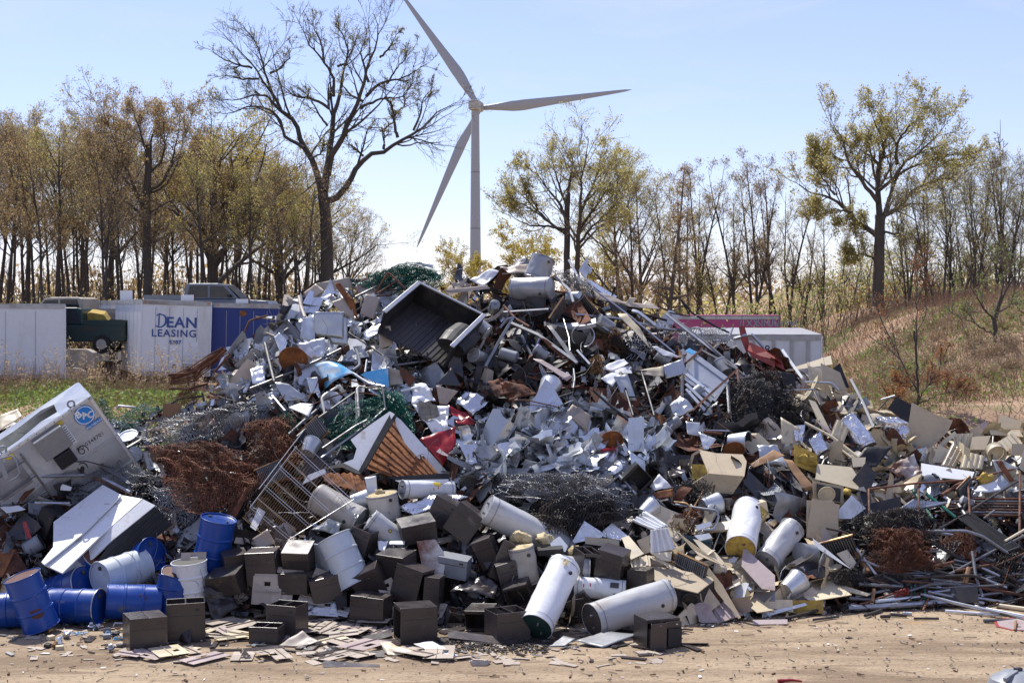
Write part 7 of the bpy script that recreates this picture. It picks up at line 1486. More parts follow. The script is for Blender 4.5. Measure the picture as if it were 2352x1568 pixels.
SH = [('J', [(545, 740), (800, 745), (800, 975), (550, 940)], 'galv', 'flat square bluish sheets stacked upright on the silver slope', 8, 0, 0.55, 0.015), ('J', [(655, 745), (835, 800), (835, 1030), (700, 1020)], 'galv', 'second bluish sheet behind the square stack', 8, 4, 0.46, 0.01), ('J', [(400, 1020), (640, 960), (640, 1130), (480, 1150)], 'galv', 'pale folded sheet hanging under the square stack', 25, -10, 0.4, 0.06),
 ('J', [(440, 790), (550, 770), (560, 1000), (430, 970)], 'galv', 'bowed bright sheet beside the square stack', 20, -20, 0.42, 0.06), ('J', [(960, 920), (1200, 790), (1270, 850), (1000, 1000)], 'bright', 'large crumpled mirror-bright sheet below the truck bed', 50, 0, 0.45, 0.10), ('J', [(1080, 790), (1270, 830), (1270, 930), (1150, 900)], 'bright', 'bright crumpled flap beside the mirror-bright sheet', 40, 10, 0.45, 0.08),
 ('J', [(1095, 865), (1200, 860), (1225, 1020), (1110, 1060)], 'tan', 'dull grey-tan curved trough with faint red print', 20, 0, 0.6, 0.03), ('J', [(990, 590), (1115, 625), (1060, 805), (940, 760)], 'tan', 'tan speckled square duct standing on the silver slope', 20, 14, 0.5, 0.01), ('J', [(460, 580), (560, 500), (640, 560), (500, 650)], 'tan', 'tan bent panel at the crest, folded end', 20, -20, 0.35, 0.02), ('J', [(560, 500), (850, 445), (875, 530), (640, 570)], 'tan', 'tan bent panel at the crest, long part', 15, 10, 0.35, 0.02),
 ('J', [(600, 620), (690, 470), (730, 570), (650, 660)], 'galv', 'crumpled silver boot-shaped sheet on the crest', 30, 0, 0.45, 0.14), ('J', [(720, 500), (760, 490), (890, 640), (930, 830)], 'rust_orange', 'bent orange-brown strip curling down from the crest', 20, 20, 0.5, 0.06), ('J', [(690, 660), (850, 600), (900, 820), (760, 730)], 'tan', 'shadowed tan panel behind the orange-brown strip', 20, 10, 0.36, 0.03), ('J', [(880, 540), (990, 435), (1120, 560), (960, 600)], 'rust_white', 'dark blotched brown and grey box panel on the crest', 25, 0, 0.3, 0.03),
 ('J', [(210, 960), (250, 920), (320, 1000), (270, 1150)], 'galv', 'hanging rectangular sheet over the rusty barrel mouth', 20, -10, 0.45, 0.05), ('J', [(0, 1230), (120, 1190), (130, 1330), (20, 1350)], 'bright', 'glaring bright offcut on the edge of the silver slope', 52, 0, 0.35, 0.08), ('J', [(210, 1340), (330, 1360), (490, 1480), (300, 1505)], 'galv', 'large triangular sheet with a shadow stripe', 35, 15, 0.38, 0.03), ('J', [(485, 1310), (580, 1300), (590, 1430), (520, 1445)], 'galv', 'small pale upright plate beside the pale blue panel', 15, 0, 0.45, 0.01),
 ('J', [(330, 1560), (430, 1520), (545, 1530), (500, 1640)], 'white', 'bright white flat plate with rounded tabs', 60, 0, 0.4, 0.01), ('J', [(1390, 320), (1410, 315), (1570, 345), (1560, 370)], 'galv', 'pale blue-grey plate edge above the green bundle', 15, 0, 0.25, 0.01), ('J', [(1640, 560), (2030, 515), (2050, 545), (1720, 580)], 'tan', 'long tan grey beam lying level behind the truck bed', 25, 0, 0.4, 0.01), ('J', [(1880, 470), (2060, 380), (2130, 390), (2000, 540)], 'white', 'white curved wing-like sheet at the summit', 42, -18, 0.42, 0.06),
 ('J', [(1700, 480), (1740, 540), (1880, 420), (1820, 530)], 'tan', 'tan V-shaped folded sheet at the summit', 30, 0, 0.35, 0.05), ('K', [(0, 360), (250, 335), (270, 410), (20, 420)], 'tan', 'brown cardboard-coloured sheet draped before the summit tank', 50, -5, 0.5, 0.06), ('K', [(670, 390), (760, 250), (750, 400), (730, 470)], 'galv', 'curved silver fin standing up at the summit', 10, 20, 0.4, 0.05), ('K', [(745, 350), (790, 365), (770, 420), (750, 420)], 'galv', 'small bluish flap beside the silver fin', 10, -10, 0.4, 0.02),
 ('K', [(800, 560), (960, 610), (1100, 680), (830, 640)], 'tan', 'tan ribbed roof panel at the crest', 40, 0, 0.3, 0.03), ('K', [(960, 640), (1340, 690), (1360, 720), (1100, 700)], 'tan', 'long tan corrugated edge running down the crest', 40, 0, 0.36, 0.02), ('K', [(1215, 690), (1250, 645), (1335, 685), (1250, 705)], 'cream', 'cream folded plate on the crest', 40, 0, 0.36, 0.02), ('K', [(1110, 620), (1170, 625), (1130, 680), (1060, 680)], 'cream', 'small cream curled plate on the crest', 20, 0, 0.36, 0.02),
 ('K', [(920, 640), (1085, 700), (1080, 745), (960, 740)], 'charcoal', 'dark panel with orange stripes near the crest', 20, 0, 0.36, 0.02), ('K', [(1005, 760), (1080, 760), (1230, 930), (1285, 1060)], 'cream', 'long cream curved strip sweeping down the slope', 45, 10, 0.5, 0.04), ('K', [(1300, 1040), (1340, 1040), (1550, 1130), (1400, 1120)], 'white', 'white tapering sheet below the cream strip', 40, 10, 0.5, 0.04), ('K', [(860, 1220), (1060, 1140), (1100, 1190), (950, 1250)], 'white', 'bright white folded sheet in the dark middle slope', 58, 0, 0.45, 0.05),
 ('K', [(1160, 1250), (1400, 1200), (1400, 1290), (1180, 1280)], 'cream', 'cream straight-edged sheet above the black chair frame', 40, 0, 0.45, 0.03), ('K', [(1400, 1200), (1560, 1150), (1600, 1270), (1420, 1310)], 'galv', 'silvery quilted panel beside the slatted frame', 30, 10, 0.5, 0.05), ('K', [(280, 1140), (360, 1150), (625, 1300), (570, 1335)], 'pink_tan', 'pinkish flat strip lying in the dark slope', 42, 0, 0.42, 0.03), ('K', [(340, 960), (400, 980), (650, 1180), (580, 1200)], 'rust', 'dark rusty tub wall with a pale edge', 30, 0, 0.3, 0.03),
 ('K', [(400, 860), (440, 860), (670, 1170), (640, 1190)], 'pipe', 'pale bent channel edging the rusty tub', 45, 0, 0.42, 0.01), ('K', [(0, 1340), (200, 1360), (330, 1440), (60, 1520)], 'rust', 'brown rusted tub side curling open', 35, 0, 0.35, 0.10), ('G', [(560, 540), (620, 460), (780, 560), (740, 700)], 'tan', 'grey-tan metal box side with a torn edge', 25, 10, 0.45, 0.03), ('G', [(860, 240), (960, 200), (1040, 210), (960, 300)], 'white', 'glaring white sheet in the middle slope', 60, 0, 0.45, 0.04),
 ('G', [(970, 230), (1090, 200), (1170, 430), (1050, 430)], 'galv', 'bright hanging sheet behind the black chair frame', 20, 0, 0.42, 0.08), ('G', [(1450, 470), (1540, 380), (1660, 500), (1500, 570)], 'galv', 'crumpled silver carton-like box with red print', 45, 0, 0.5, 0.10), ('G', [(1590, 610), (1710, 620), (1720, 740), (1600, 720)], 'galv', 'bluish square sheet sliding below the silver carton', 35, 10, 0.42, 0.02), ('G', [(1700, 700), (1850, 760), (1780, 850), (1740, 850)], 'galv', 'bluish slipped sheet with cut edges', 35, -10, 0.42, 0.03),
 ('G', [(1100, 860), (1240, 950), (1250, 1230), (1160, 1180)], 'galv', 'silver rail end beside the black square funnel', 20, 0, 0.3, 0.03), ('G', [(1280, 1160), (1360, 1060), (1470, 1170), (1320, 1210)], 'white', 'white fluted hood scrap below the silver offcuts', 35, 0, 0.4, 0.06), ('G', [(1310, 1220), (1480, 1180), (1480, 1250), (1330, 1270)], 'rust_orange', 'orange grid plate below the white fluted hood', 40, 0, 0.38, 0.02),
 ('F', [(1270, 130), (1420, 240), (1370, 320), (1290, 220)], 'rust', 'dark red-brown square plate in the middle slope', 30, -10, 0.4, 0.03), ('F', [(1190, 150), (1300, 180), (1310, 290), (1190, 300)], 'concrete', 'pale mottled stone-like slab beside the bright sky-blue panel', 20, 0, 0.38, 0.04), ('F', [(1590, 290), (1720, 150), (1810, 310), (1690, 300)], 'charcoal', 'dark grey casing with a round port, upper face', 20, -10, 0.45, 0.02), ('F', [(1590, 300), (1780, 350), (1680, 470), (1620, 460)], 'tan', 'grey-tan casing with slots under the round port', 10, 0, 0.45, 0.02),
 ('F', [(1680, 20), (1800, 60), (1830, 250), (1690, 150)], 'charcoal', 'dark blue-grey boat-shaped plate', 20, 20, 0.42, 0.06), ('F', [(2030, 260), (2150, 230), (2352, 350), (2100, 420)], 'rust', 'large brown rusted sheet with a torn upper edge', 40, 0, 0.4, 0.10), ('F', [(1760, 440), (1830, 340), (2050, 430), (1900, 560)], 'bright', 'fan of bright narrow offcuts above the red wheel arch', 45, 0, 0.4, 0.12), ('F', [(1280, 1340), (1600, 1230), (1870, 1250), (1400, 1410)], 'foil', 'crinkled silvery-blue foil sheet between the tanks', 52, 0, 0.35, 0.06),
 ('C', [(520, 250), (680, 165), (780, 190), (760, 290)], 'galv_dull', 'grey crumpled duct end under the wire shelf rack', 30, 0, 0.4, 0.12), ('C', [(1090, 340), (1180, 350), (1150, 450), (1100, 420)], 'white', 'small crumpled white sheet among the cabinets', 40, 0, 0.5, 0.08), ('C', [(1190, 350), (1325, 345), (1320, 380), (1190, 378)], 'white', 'glaring white narrow plate among the cabinets', 62, 0, 0.52, 0.01), ('C', [(20, 330), (150, 245), (220, 370), (60, 415)], 'tan', 'tan plain panel leaning under the wire shelf rack', 20, -20, 0.4, 0.01),
 ('C', [(1110, 1265), (1200, 1250), (1420, 1350), (1180, 1360)], 'cream', 'crumpled cream corrugated scrap on the dirt', 70, 0, 0.12, 0.06), ('C', [(1400, 1270), (1560, 1250), (1800, 1375), (1650, 1385)], 'white', 'white slotted sheet curling on the dirt', 72, 0, 0.10, 0.03), ('D', [(640, 1250), (900, 1170), (1190, 1190), (880, 1310)], 'galv_dull', 'grey folded sheet lying flat before the long grey tank', 74, 0, 0.10, 0.015), ('D', [(410, 1280), (540, 1190), (645, 1215), (560, 1275)], 'galv_dull', 'grey shallow tray lying before the bright white heater', 72, 0, 0.06, 0.01),
 ('D', [(1360, 745), (1460, 665), (1480, 970), (1440, 960)], 'cream', 'ragged cream sheet standing at the end of the long grey tank', 12, -22, 0.55, 0.05), ('H', [(240, 180), (380, 200), (400, 340), (270, 330)], 'black_metal', 'dark open box side with a tan inner face', 15, 0, 0.35, 0.02), ('H', [(0, 710), (70, 710), (170, 830), (0, 880)], 'cream', 'pale dotted panel left of the yellow insulation', 30, 0, 0.3, 0.02), ('H', [(265, 570), (430, 680), (400, 800), (265, 800)], 'cream', 'cream fluted panel with a stained lower half', 25, 0, 0.4, 0.04),
 ('H', [(370, 650), (470, 640), (450, 800), (380, 780)], 'foil', 'torn bright foil by the stained fluted panel', 25, 0, 0.42, 0.1), ('H', [(500, 770), (600, 700), (660, 850), (570, 900)], 'foil', 'torn bright foil with a dark oval print', 30, 0, 0.42, 0.1), ('H', [(60, 820), (230, 820), (330, 1010), (90, 960)], 'galv', 'pale torn sheet under the wood-grained strip', 40, 0, 0.35, 0.08), ('H', [(1180, 990), (1400, 890), (1470, 1060), (1300, 1130)], 'rust_white', 'burnt crumpled sheet pack with brown fins', 35, 0, 0.4, 0.14),
 ('H', [(840, 1010), (990, 830), (1220, 820), (1080, 1000)], 'black_metal', 'black scorched strip crossing the beige panels', 40, 0, 0.4, 0.05), ('H', [(2070, 940), (2160, 940), (2300, 1010), (2120, 1080)], 'plastic_grey', 'pale grey plate by the orange-edged strip', 40, 0, 0.4, 0.02), ('H', [(2095, 945), (2150, 940), (2260, 1120), (2220, 1130)], 'rust_orange', 'orange-edged tan strip near the rusty gate frame', 30, 15, 0.45, 0.02), ('H', [(1870, 1170), (2100, 1120), (2150, 1200), (1920, 1220)], 'white', 'white plastic-like sheet bundle by the yellow wad', 60, 0, 0.36, 0.06)]
for w, pts, mt, lb, el, tu, li, cr in SH:
 sheet(w, pts, mt, 'bent_sheet', lb, 'sheet metal', el, tu, li, cr, 3.5, 8, group='bent sheets on the heap')
disc('J', 370, 1150, 0.28, 270, -62, 'rust_orange', 'rusty_barrel_mouth', 'orange rusty barrel mouth on the silver slope', 'barrel', 0.42)
disc('J', 570, 760, 0.05, 270, -80, 'black_metal', 'round_decal_plate', 'small dark round plate on the crest', 'plate', 0.4)
for w, x, y, lb in (('G', 2000, 860, 'round rusty disc behind the beige casing'), ('G', 960, 770, 'rusty drum ring below the grey-tan box side')): disc(w, x, y, 0.2, 270, -60, 'rust_orange', 'rusty_disc', lb, 'disc', 0.4)
C_('G', 1165, 1100, (0.42, 0.3, 0.42), (0, 4, 45), 'black square funnel standing on its corner below the silver offcuts', missing=('front',), mat_='black_metal', lift=0.4, name='black_funnel', group=None, cat='funnel')
C_('D', 430, 430, (0.42, 0.2, 0.1), (4, 8, 3), 'black shallow channel box behind the foam lumps', mat_='black_metal', lift=0.4, name='black_channel', group=None, cat='channel')
# curled brown wicker-like chair, wood pieces
def curled():
 px, py = wp('A', 1700, 190); c = hit(px, py, 0.45); root = empty('crumpled_brown_chair', c, label='crumpled brown metal garden chair at the edge of the silver slope', cat='chair'); rng = random.Random(8)
 for i in range(16):
  o = rng.uniform(-.05, .05); MB().tube([(-.55 + o, .1, -.25 + i * .012), (-.1 + o, -.05 + o, -.18 + i * .02), (.2, o, .05 + i * .02), (.5 + o, .05, .38 + i * .008)], 0.012, 5).obj('slat', 'rust', root)
 MB().tube([(-.6, 0, -.05), (-.2, -.1, -.02), (.15, -.1, .12), (.55, 0, .45), (.62, .02, .36), (.3, .05, .0)], 0.025, 7).obj('frame', 'rust', root); MB().tube([(-.6, .05, -.33), (-.2, -.1, -.33), (.2, -.1, -.22)], 0.022, 7).obj('leg', 'rust', root); occ(px, py, 70)
curled()
panel('A', [(1395, 455), (1560, 460), (1530, 560), (1390, 565)], 'wood', 'wooden_box_end', 'square brown wooden board with a knob by the grey chain-link', elev=8, lift=0.5, cat='board')
sheet('H', [(0, 980), (200, 850), (300, 900), (30, 1010)], 'wood', 'splintered_plank', 'splintered wood-grained strip bridging to the beige casing', lift=0.5, crump=0.03, cat='plank'); sheet('H', [(280, 930), (360, 950), (560, 1180), (470, 1200)], 'wood', 'splintered_plank', 'splintered wood-grained strip running down to the blower box', lift=0.45, crump=0.03, cat='plank')
bar('E', [(800, 290), (1010, 610)], 0.045, 'wood', 'wooden_post', 'brown wooden post leaning under the black mesh heap', 'post', lift=0.35)
# ---- wire shelf rack
def shelf_rack():
 A, B, Cc, Dd = [at(*wp('F', x, y), hit(*wp('F', x, y), 0.55).y) for (x, y) in ((0, 1345), (400, 820), (890, 1275), (330, 1620))]
 root = empty('wire_shelf_rack', A, label='brass and chrome wire shelf rack lying slanted across the cream tank', cat='shelf rack')
 for t in (0.0, 0.30, 0.62, 0.94):
  p0, p1 = A.lerp(B, t) - A, Dd.lerp(Cc, t) - A; up = Vector((0.02, -0.1, 0.13)); sh = empty('shelf'); sh.parent = root
  for k in (0, 1): MB().tube([p0 + up * k * .5, p1 + up * k * .5], 0.005, 6).obj('shelf_rail', 'alu', sh)
  mb = MB(); w_ = (B - A).normalized() * 0.5
  for i in range(24):
   q = p0.lerp(p1, (i + .5) / 24); mb.tube([q - w_ * 0.5, q + w_ * 0.5], 0.0022, 3, False)
  o = mb.obj('shelf_wires', 'wire_brass', sh); o['kind'] = 'stuff'
  for k in (-.5, .5): MB().tube([p0 + w_ * k, p1 + w_ * k], 0.005, 5).obj('shelf_edge', 'wire_brass' if k < 0 else 'alu', sh)
 for a, b in ((A, B), (Dd, Cc), (A + Vector((0.1, 0.3, 0.28)), B + Vector((0.1, 0.3, 0.28)))): MB().tube([a - A, b - A], 0.009, 8).obj('upright', 'alu', root)
 occ_poly([wp('F', *p) for p in ((0, 1345), (400, 820), (890, 1275), (330, 1620))])
shelf_rack()
# ---- tubes, frames, rails
T = [('F', [(640, 545), (612, 410), (640, 380), (740, 320), (770, 320)], .035, 'tank_cream', 'cream bent tube hooking over the green fence panel, outer one'), ('F', [(932, 570), (915, 330), (940, 308)], .035, 'tank_cream', 'cream bent tube with drip holes over the green fence panel'), ('F', [(940, 308), (1000, 325), (1130, 300), (1160, 510)], .022, 'pipe', '@gate:corner_tube'), ('F', [(905, 370), (912, 635), (990, 635)], .022, 'pipe', '@gate:stile'),
 ('F', [(330, 720), (450, 610), (570, 510)], .035, 'pipe', 'grey pipe slanting beside the green netting knot'), ('F', [(400, 740), (600, 570), (900, 360)], .03, 'pipe', 'long grey pipe under the green fence panel'), ('F', [(330, 570), (580, 445), (890, 330)], .018, 'pipe_rust', 'thin rusty rod across the white tabbed plate'), ('F', [(920, 365), (1000, 365), (1160, 410), (1790, 680)], .022, 'pipe_rust', 'long rusty rod crossing the torn white car panel'), ('F', [(610, 920), (1000, 640), (1180, 480)], .03, 'alu', 'bright tube leading up to the peak of the white bed'), ('F', [(620, 840), (900, 650), (1000, 600)], .03, 'pipe', '@gate:rail'),
 ('F', [(0, 330), (330, 200), (600, 80), (780, -10)], .035, 'pipe', 'long grey pipe lying across the silver slope'), ('F', [(1240, 130), (1450, 100), (1680, 50)], .032, 'pipe', 'grey pipe lying level above the bright sky-blue panel'), ('F', [(985, 190), (1000, 85)], .03, 'alu', 'short upright pale pipe above the bright sky-blue panel'), ('F', [(880, 170), (940, 130), (930, 60), (905, -10)], .04, 'plastic_grey', 'curved grey hose on the silver slope'), ('F', [(730, 245), (860, 260), (1050, 310)], .016, 'pipe_rust', 'thin rusty rod under the pale blue panel'), ('F', [(1290, 350), (1450, 315), (1560, 340)], .035, 'white', 'white pipe stub above the scorched car panel'), ('F', [(230, 460), (330, 345)], .015, 'pipe_rust', 'short rusty rod standing by the white tabbed plate'),
 ('F', [(740, 900), (780, 830)], .02, 'pipe', 'short grey tube by the rusty mesh'), ('F', [(300, 520), (190, 390)], .03, 'alu', 'short bright tube at the white tabbed plate'), ('J', [(900, 615), (1150, 490), (1340, 360)], .028, 'pipe', 'grey pole sticking out above the green bundle'), ('J', [(1070, 590), (1180, 400), (1345, 560), (1240, 680)], .025, 'pipe_rust', '@stand:frame'), ('J', [(1080, 590), (1250, 480)], .022, 'pipe_rust', '@stand:brace'), ('J', [(1180, 400), (1215, 600), (1100, 605)], .022, 'pipe_rust', '@stand:leg'),
 ('I', [(2085, 720), (2130, 610), (2160, 595), (2290, 560)], .03, 'pipe_rust', 'rusty bent tube sticking out towards the blue trailer'), ('J', [(420, 610), (435, 690), (470, 790)], .05, 'tan', 'bent flat tan strap standing on the silver slope'), ('J', [(840, 920), (1000, 1020), (1130, 1110)], .025, 'pipe_dark', 'dark rod slanting below the mirror-bright sheet'), ('J', [(1120, 1110), (1270, 1130)], .012, 'alu', 'thin bright rod in the dark middle'), ('J', [(2010, 1210), (2120, 1010), (2250, 790)], .05, 'galv_dull', 'long dull channel leaning up to the summit'), ('J', [(1500, 1140), (1640, 990), (1800, 850)], .03, 'pipe_dark', 'dark rail along the truck bed side'), ('J', [(130, 1010), (170, 1180), (210, 1340)], .05, 'charcoal', 'dark curved strut in the silver slope'),
 ('K', [(790, 540), (1100, 770), (1495, 1095)], .028, 'alu', 'long thin bright tube running down from the summit'), ('K', [(640, 765), (1000, 800), (1370, 880), (1500, 900), (1640, 890)], .045, 'alu', 'long bright tapering rail lying across the dark slope'), ('K', [(1130, 735), (1180, 745), (1330, 860)], .06, 'galv', 'broad bright rail end with a hole'), ('K', [(1420, 760), (1700, 980), (2030, 1230)], .045, 'alu', 'long square aluminium post running down to the slatted frame'), ('K', [(1440, 760), (1740, 985), (2090, 1290)], .035, 'pipe', 'second long post beside the square aluminium one'), ('K', [(780, 810), (970, 930)], .035, 'galv', 'short galvanised channel in the dark hollow'), ('K', [(660, 1070), (770, 1190)], .035, 'galv', 'notched pale strut near the glaring white sheet'), ('K', [(30, 745), (415, 720)], .035, 'alu', 'perforated silver slotted rail below the silver-grey tank'),
 ('K', [(470, 440), (600, 560), (630, 660)], .045, 'galv', 'bent galvanised strut right under the summit'), ('K', [(590, 300), (640, 390), (700, 510)], .04, 'galv', 'upright galvanised strut at the summit'), ('K', [(1550, 640), (1640, 750), (1850, 870), (1960, 920)], .028, 'black_metal', '@bent:outer_tube'), ('K', [(1550, 645), (1630, 780), (1450, 750)], .02, 'black_metal', '@bent:inner_tube'), ('K', [(100, 840), (330, 940), (660, 1180)], .05, 'galv_dull', 'long grey channel crossing the dark slope'), ('K', [(30, 690), (130, 800), (250, 870)], .04, 'pipe_rust', 'brownish strut below the slotted rail'), ('K', [(0, 880), (60, 800), (130, 790)], .04, 'galv_dull', 'bent dull strut beside the long grey channel'),
 ('K', [(280, 1100), (340, 970)], .018, 'trailer_blue', 'thin blue rod in the dark hollow'), ('K', [(560, 1540), (610, 1440), (630, 1250)], .02, 'pipe_dark', 'dark bent tube above the grey-tan box side'), ('K', [(2000, 970), (2150, 930), (2260, 1050)], .05, 'galv', 'arched galvanised strut behind the red bodywork'), ('K', [(1820, 990), (1950, 990), (1990, 880)], .03, 'alu', 'bent aluminium tube above the slatted frame'), ('K', [(1650, 880), (1700, 870), (1740, 960)], .02, 'alu', 'small hooked tube above the slatted frame'), ('K', [(540, 1030), (500, 1000), (600, 990)], .018, 'pipe', 'thin grey stay in the hollow'), ('K', [(540, 790), (590, 960), (600, 1110)], .015, 'galv', 'long thin hanging strip in the hollow'),
 ('G', [(1030, 190), (1140, 560)], .03, 'black_metal', '@chair:upright'), ('G', [(1210, 180), (1320, 560)], .03, 'black_metal', '@chair:upright'), ('G', [(1160, 180), (1290, 180)], .025, 'black_metal', '@chair:top_bar'), ('G', [(1100, 400), (1180, 400)], .018, 'black_metal', '@chair:cross_bar'), ('G', [(800, 345), (950, 480), (1100, 600)], .035, 'black_metal', '@chair:leg'), ('G', [(920, 450), (1010, 310)], .016, 'black_metal', '@chair:brace'), ('G', [(1230, 480), (1330, 490)], .018, 'black_metal', '@chair:cross_bar'),
 ('G', [(630, 160), (640, 240), (610, 430), (560, 520)], .022, 'plastic_grey', 'grey bent tube in front of the pinkish strip'), ('G', [(870, 860), (990, 840)], .04, 'red', 'short red bar in the dark middle'), ('G', [(690, 440), (810, 380)], .012, 'pipe_dark', 'thin dark wire bar'), ('G', [(100, 540), (105, 430), (220, 425), (510, 490)], .016, 'pipe_rust', 'rusty rod frame above the silver offcuts'), ('G', [(100, 590), (200, 480)], .014, 'pipe_rust', 'rusty rod leaning in the silver offcuts'), ('G', [(1740, 700), (1900, 715)], .03, 'pipe_rust', 'short brown bar near the black mesh'), ('G', [(1760, 685), (1960, 690)], .02, 'alu', 'thin bright bar near the black mesh'), ('G', [(2120, 460), (2352, 680)], .03, 'pipe_dark', 'dark bar sunk in the matted mesh'), ('G', [(1860, 620), (2060, 760)], .015, 'pipe_rust', 'thin brown branch-like rod'),
 ('G', [(1490, 1300), (1600, 1310), (1640, 1370), (1560, 1470)], .03, 'wire_brass', 'bronze curved frame tube above the teal vessel'), ('G', [(1500, 1320), (1700, 1350), (1850, 1370), (1870, 1420), (1830, 1530), (1740, 1540)], .03, 'alu', 'bright looped frame tube above the teal vessel'), ('G', [(1660, 1340), (1740, 1200), (1760, 1100)], .018, 'wire_brass', 'thin bronze rod by the bed-spring tangle'), ('G', [(1840, 1140), (1810, 1260)], .02, 'pipe_rust', 'short rusty pin with a head'), ('G', [(1020, 1070), (1160, 1230)], .03, 'galv', 'thin silver angle along the black square funnel'), ('G', [(990, 630), (880, 690)], .015, 'pipe_dark', 'thin dark rod before the pale tray'),
 ('H', [(865, 250), (960, 430), (1060, 660)], .045, 'galv_dull', 'dark grey channel slanting over the shiny duct'), ('H', [(280, 0), (370, 130), (450, 240)], .05, 'galv', 'bright channel sticking up at the heap shoulder'), ('H', [(1120, 425), (1240, 390)], .03, 'alu', 'bright bracket bar by the glossy black sheet'), ('H', [(1100, 510), (1180, 420)], .02, 'black_metal', 'black bracket bar by the glossy black sheet'), ('H', [(290, 345), (550, 335)], .025, 'alu', 'level bright bar above the black mesh tail'), ('H', [(470, 270), (700, 280), (760, 345)], .03, 'galv', 'galvanised ledge bar at the heap shoulder'), ('H', [(540, 340), (600, 470)], .022, 'pipe_dark', 'dark leg bar at the heap shoulder'), ('H', [(470, 620), (700, 740), (930, 920)], .04, 'cream', 'long cream gutter running down past the shiny duct'), ('H', [(740, 820), (870, 920)], .03, 'cream', 'short cream gutter beside the long one'),
 ('H', [(2065, 990), (2080, 740)], .025, 'pipe', 'upright grey post before the wheel rim'), ('H', [(1010, 1190), (1400, 1140), (1860, 1110), (2255, 1015)], .025, 'pipe_rust', '@rgate:top_rail'), ('H', [(1015, 1190), (1020, 1400)], .025, 'pipe_rust', '@rgate:stile'), ('H', [(1440, 1150), (1445, 1430)], .025, 'pipe_rust', '@rgate:stile'), ('H', [(1865, 1115), (1880, 1410)], .025, 'pipe_rust', '@rgate:stile'), ('H', [(2310, 1040), (2305, 1600)], .03, 'pipe_rust', 'tall rusty post at the end of the pipe pile'), ('H', [(1640, 1240), (1880, 1090)], .05, 'pipe_rust', 'thick brown pipe leaning on the gate frame'), ('H', [(1830, 1400), (2290, 1120)], .03, 'pipe_dark', 'long black pole crossing the level rails'), ('H', [(1600, 1540), (1980, 1320)], .03, 'pipe_dark', 'dark pole crossing behind the brown coil'), ('H', [(1800, 1400), (1990, 1060)], .035, 'black_metal', 'black square post leaning on the gate frame'),
 ('H', [(1390, 1190), (1560, 1440)], .04, 'wire_green', 'green coated post lying in the mesh heap'), ('H', [(1510, 1230), (1760, 1430)], .04, 'wire_green', 'second green coated post in the mesh heap'), ('H', [(1780, 1320), (1840, 1410)], .05, 'pipe', 'short thick grey pipe on the level rails'), ('H', [(2000, 1440), (2090, 1370)], .03, 'pipe', 'short grey pipe piece near the rail ladder')]
FR = {}; FT = {'gate': ('tubular_gate', 'grey tubular gate frame inside the green fence panel', 'gate'), 'stand': ('angle_iron_stand', 'rusty angle-iron stand before the green bundle on the crest', 'stand'), 'chair': ('chair_frame', 'black ladder-backed chair frame in the dark middle of the slope', 'chair'), 'rgate': ('rusty_gate_frame', 'long rusty gate frame standing over the mesh heap and pipe pile', 'gate'), 'bent': ('bent_tube_frame', 'black bent tube frame sticking out before the magenta trailer', 'frame')}
for w, p, r_, m_, lb in T:
 nm = 'rusty_rod' if m_ == 'pipe_rust' else ('metal_strut' if r_ >= .035 and m_ in ('galv', 'galv_dull', 'alu') else 'metal_tube')
 if lb[0] == '@':
  k_, pn = lb[1:].split(':')
  if k_ not in FR: FR[k_] = empty(FT[k_][0], hit(*wp(w, *p[0]), 0.4), label=FT[k_][1], cat=FT[k_][2])
  bar(w, p, r_ * 0.8, m_, pn, None, lift=0.42, parent=FR[k_]); continue
 bar(w, p, r_ * 0.75, m_, nm, lb, 'tube', lift=0.36, n=4 if nm == 'metal_strut' else 8, group='tubes and struts on the heap')
for i in range(7):
 bar('H', [(1760 - i * 20, 1270 + i * 22), (2352, 1272 + i * 24)], 0.022, ['pipe_rust', 'pipe', 'pipe_rust', 'pipe_dark'][i % 4], 'fence_rail', 'level %s fence rail in the stacked rails behind the black pole' % ['rust-brown', 'grey', 'rust-brown', 'dark'][i % 4], 'rail', lift=0.32 - i * 0.015, group='stacked fence rails')
def ring(w, x, y, r_, mat_, label, rr=0.012):
 px, py = wp(w, x, y); c = hit(px, py, 0.45); tag(MB().tube([(r_ * math.cos(a), 0.04 * math.sin(2 * a), r_ * math.sin(a)) for a in np.linspace(0, 2 * math.pi, 41)], rr, 6, False).obj('metal_ring', mat_, None, c, smooth=True), label, 'ring')
ring('K', 710, 945, 0.23, 'alu', 'bright wire hoop in the dark hollow near the summit'); ring('C', 905, 135, 0.035, 'galv', 'small pulley ring on the silver tank end', 0.012)
# rail ladder (black grille) in the pipe pile
def grille(w, p0, p1, p2, p3, n, r_, mat_, name, label, Y, frame=True, cat='grille'):
 A, B, Cc, Dd = [at(*wp(w, *p), y) for p, y in zip((p0, p1, p2, p3), Y)]; root = empty(name, A, label=label, cat=cat)
 for i in range(n):
  t = (i + .5) / n; MB().tube([A.lerp(B, t) - A, Dd.lerp(Cc, t) - A], r_, 5).obj('bar', mat_, root)
 for a, b in ((A, B), (Dd, Cc)) + (((A, Dd), (B, Cc)) if frame else ()): MB().tube([a - A, b - A], r_ * 1.8, 6).obj('frame_bar', mat_, root)
 occ_poly([wp(w, *p) for p in (p0, p1, p2, p3)])
hY = lambda w, *ps: [hit(*wp(w, *p), 0.4).y for p in ps]
P_ = ((1780, 150), (1880, 110), (2310, 400), (2180, 450)); grille('E', *P_, 9, 0.014, 'black_metal', 'black_railing_panel', 'black barred railing panel slanting in the pipe pile', hY('E', *P_))
P_ = ((1290, 75), (1400, 0), (1680, 20), (1500, 60)); grille('E', *P_, 9, 0.014, 'alu', 'bright_barred_rack', 'bright barred rack in the mesh heap under the gate frame', hY('E', *P_), False)
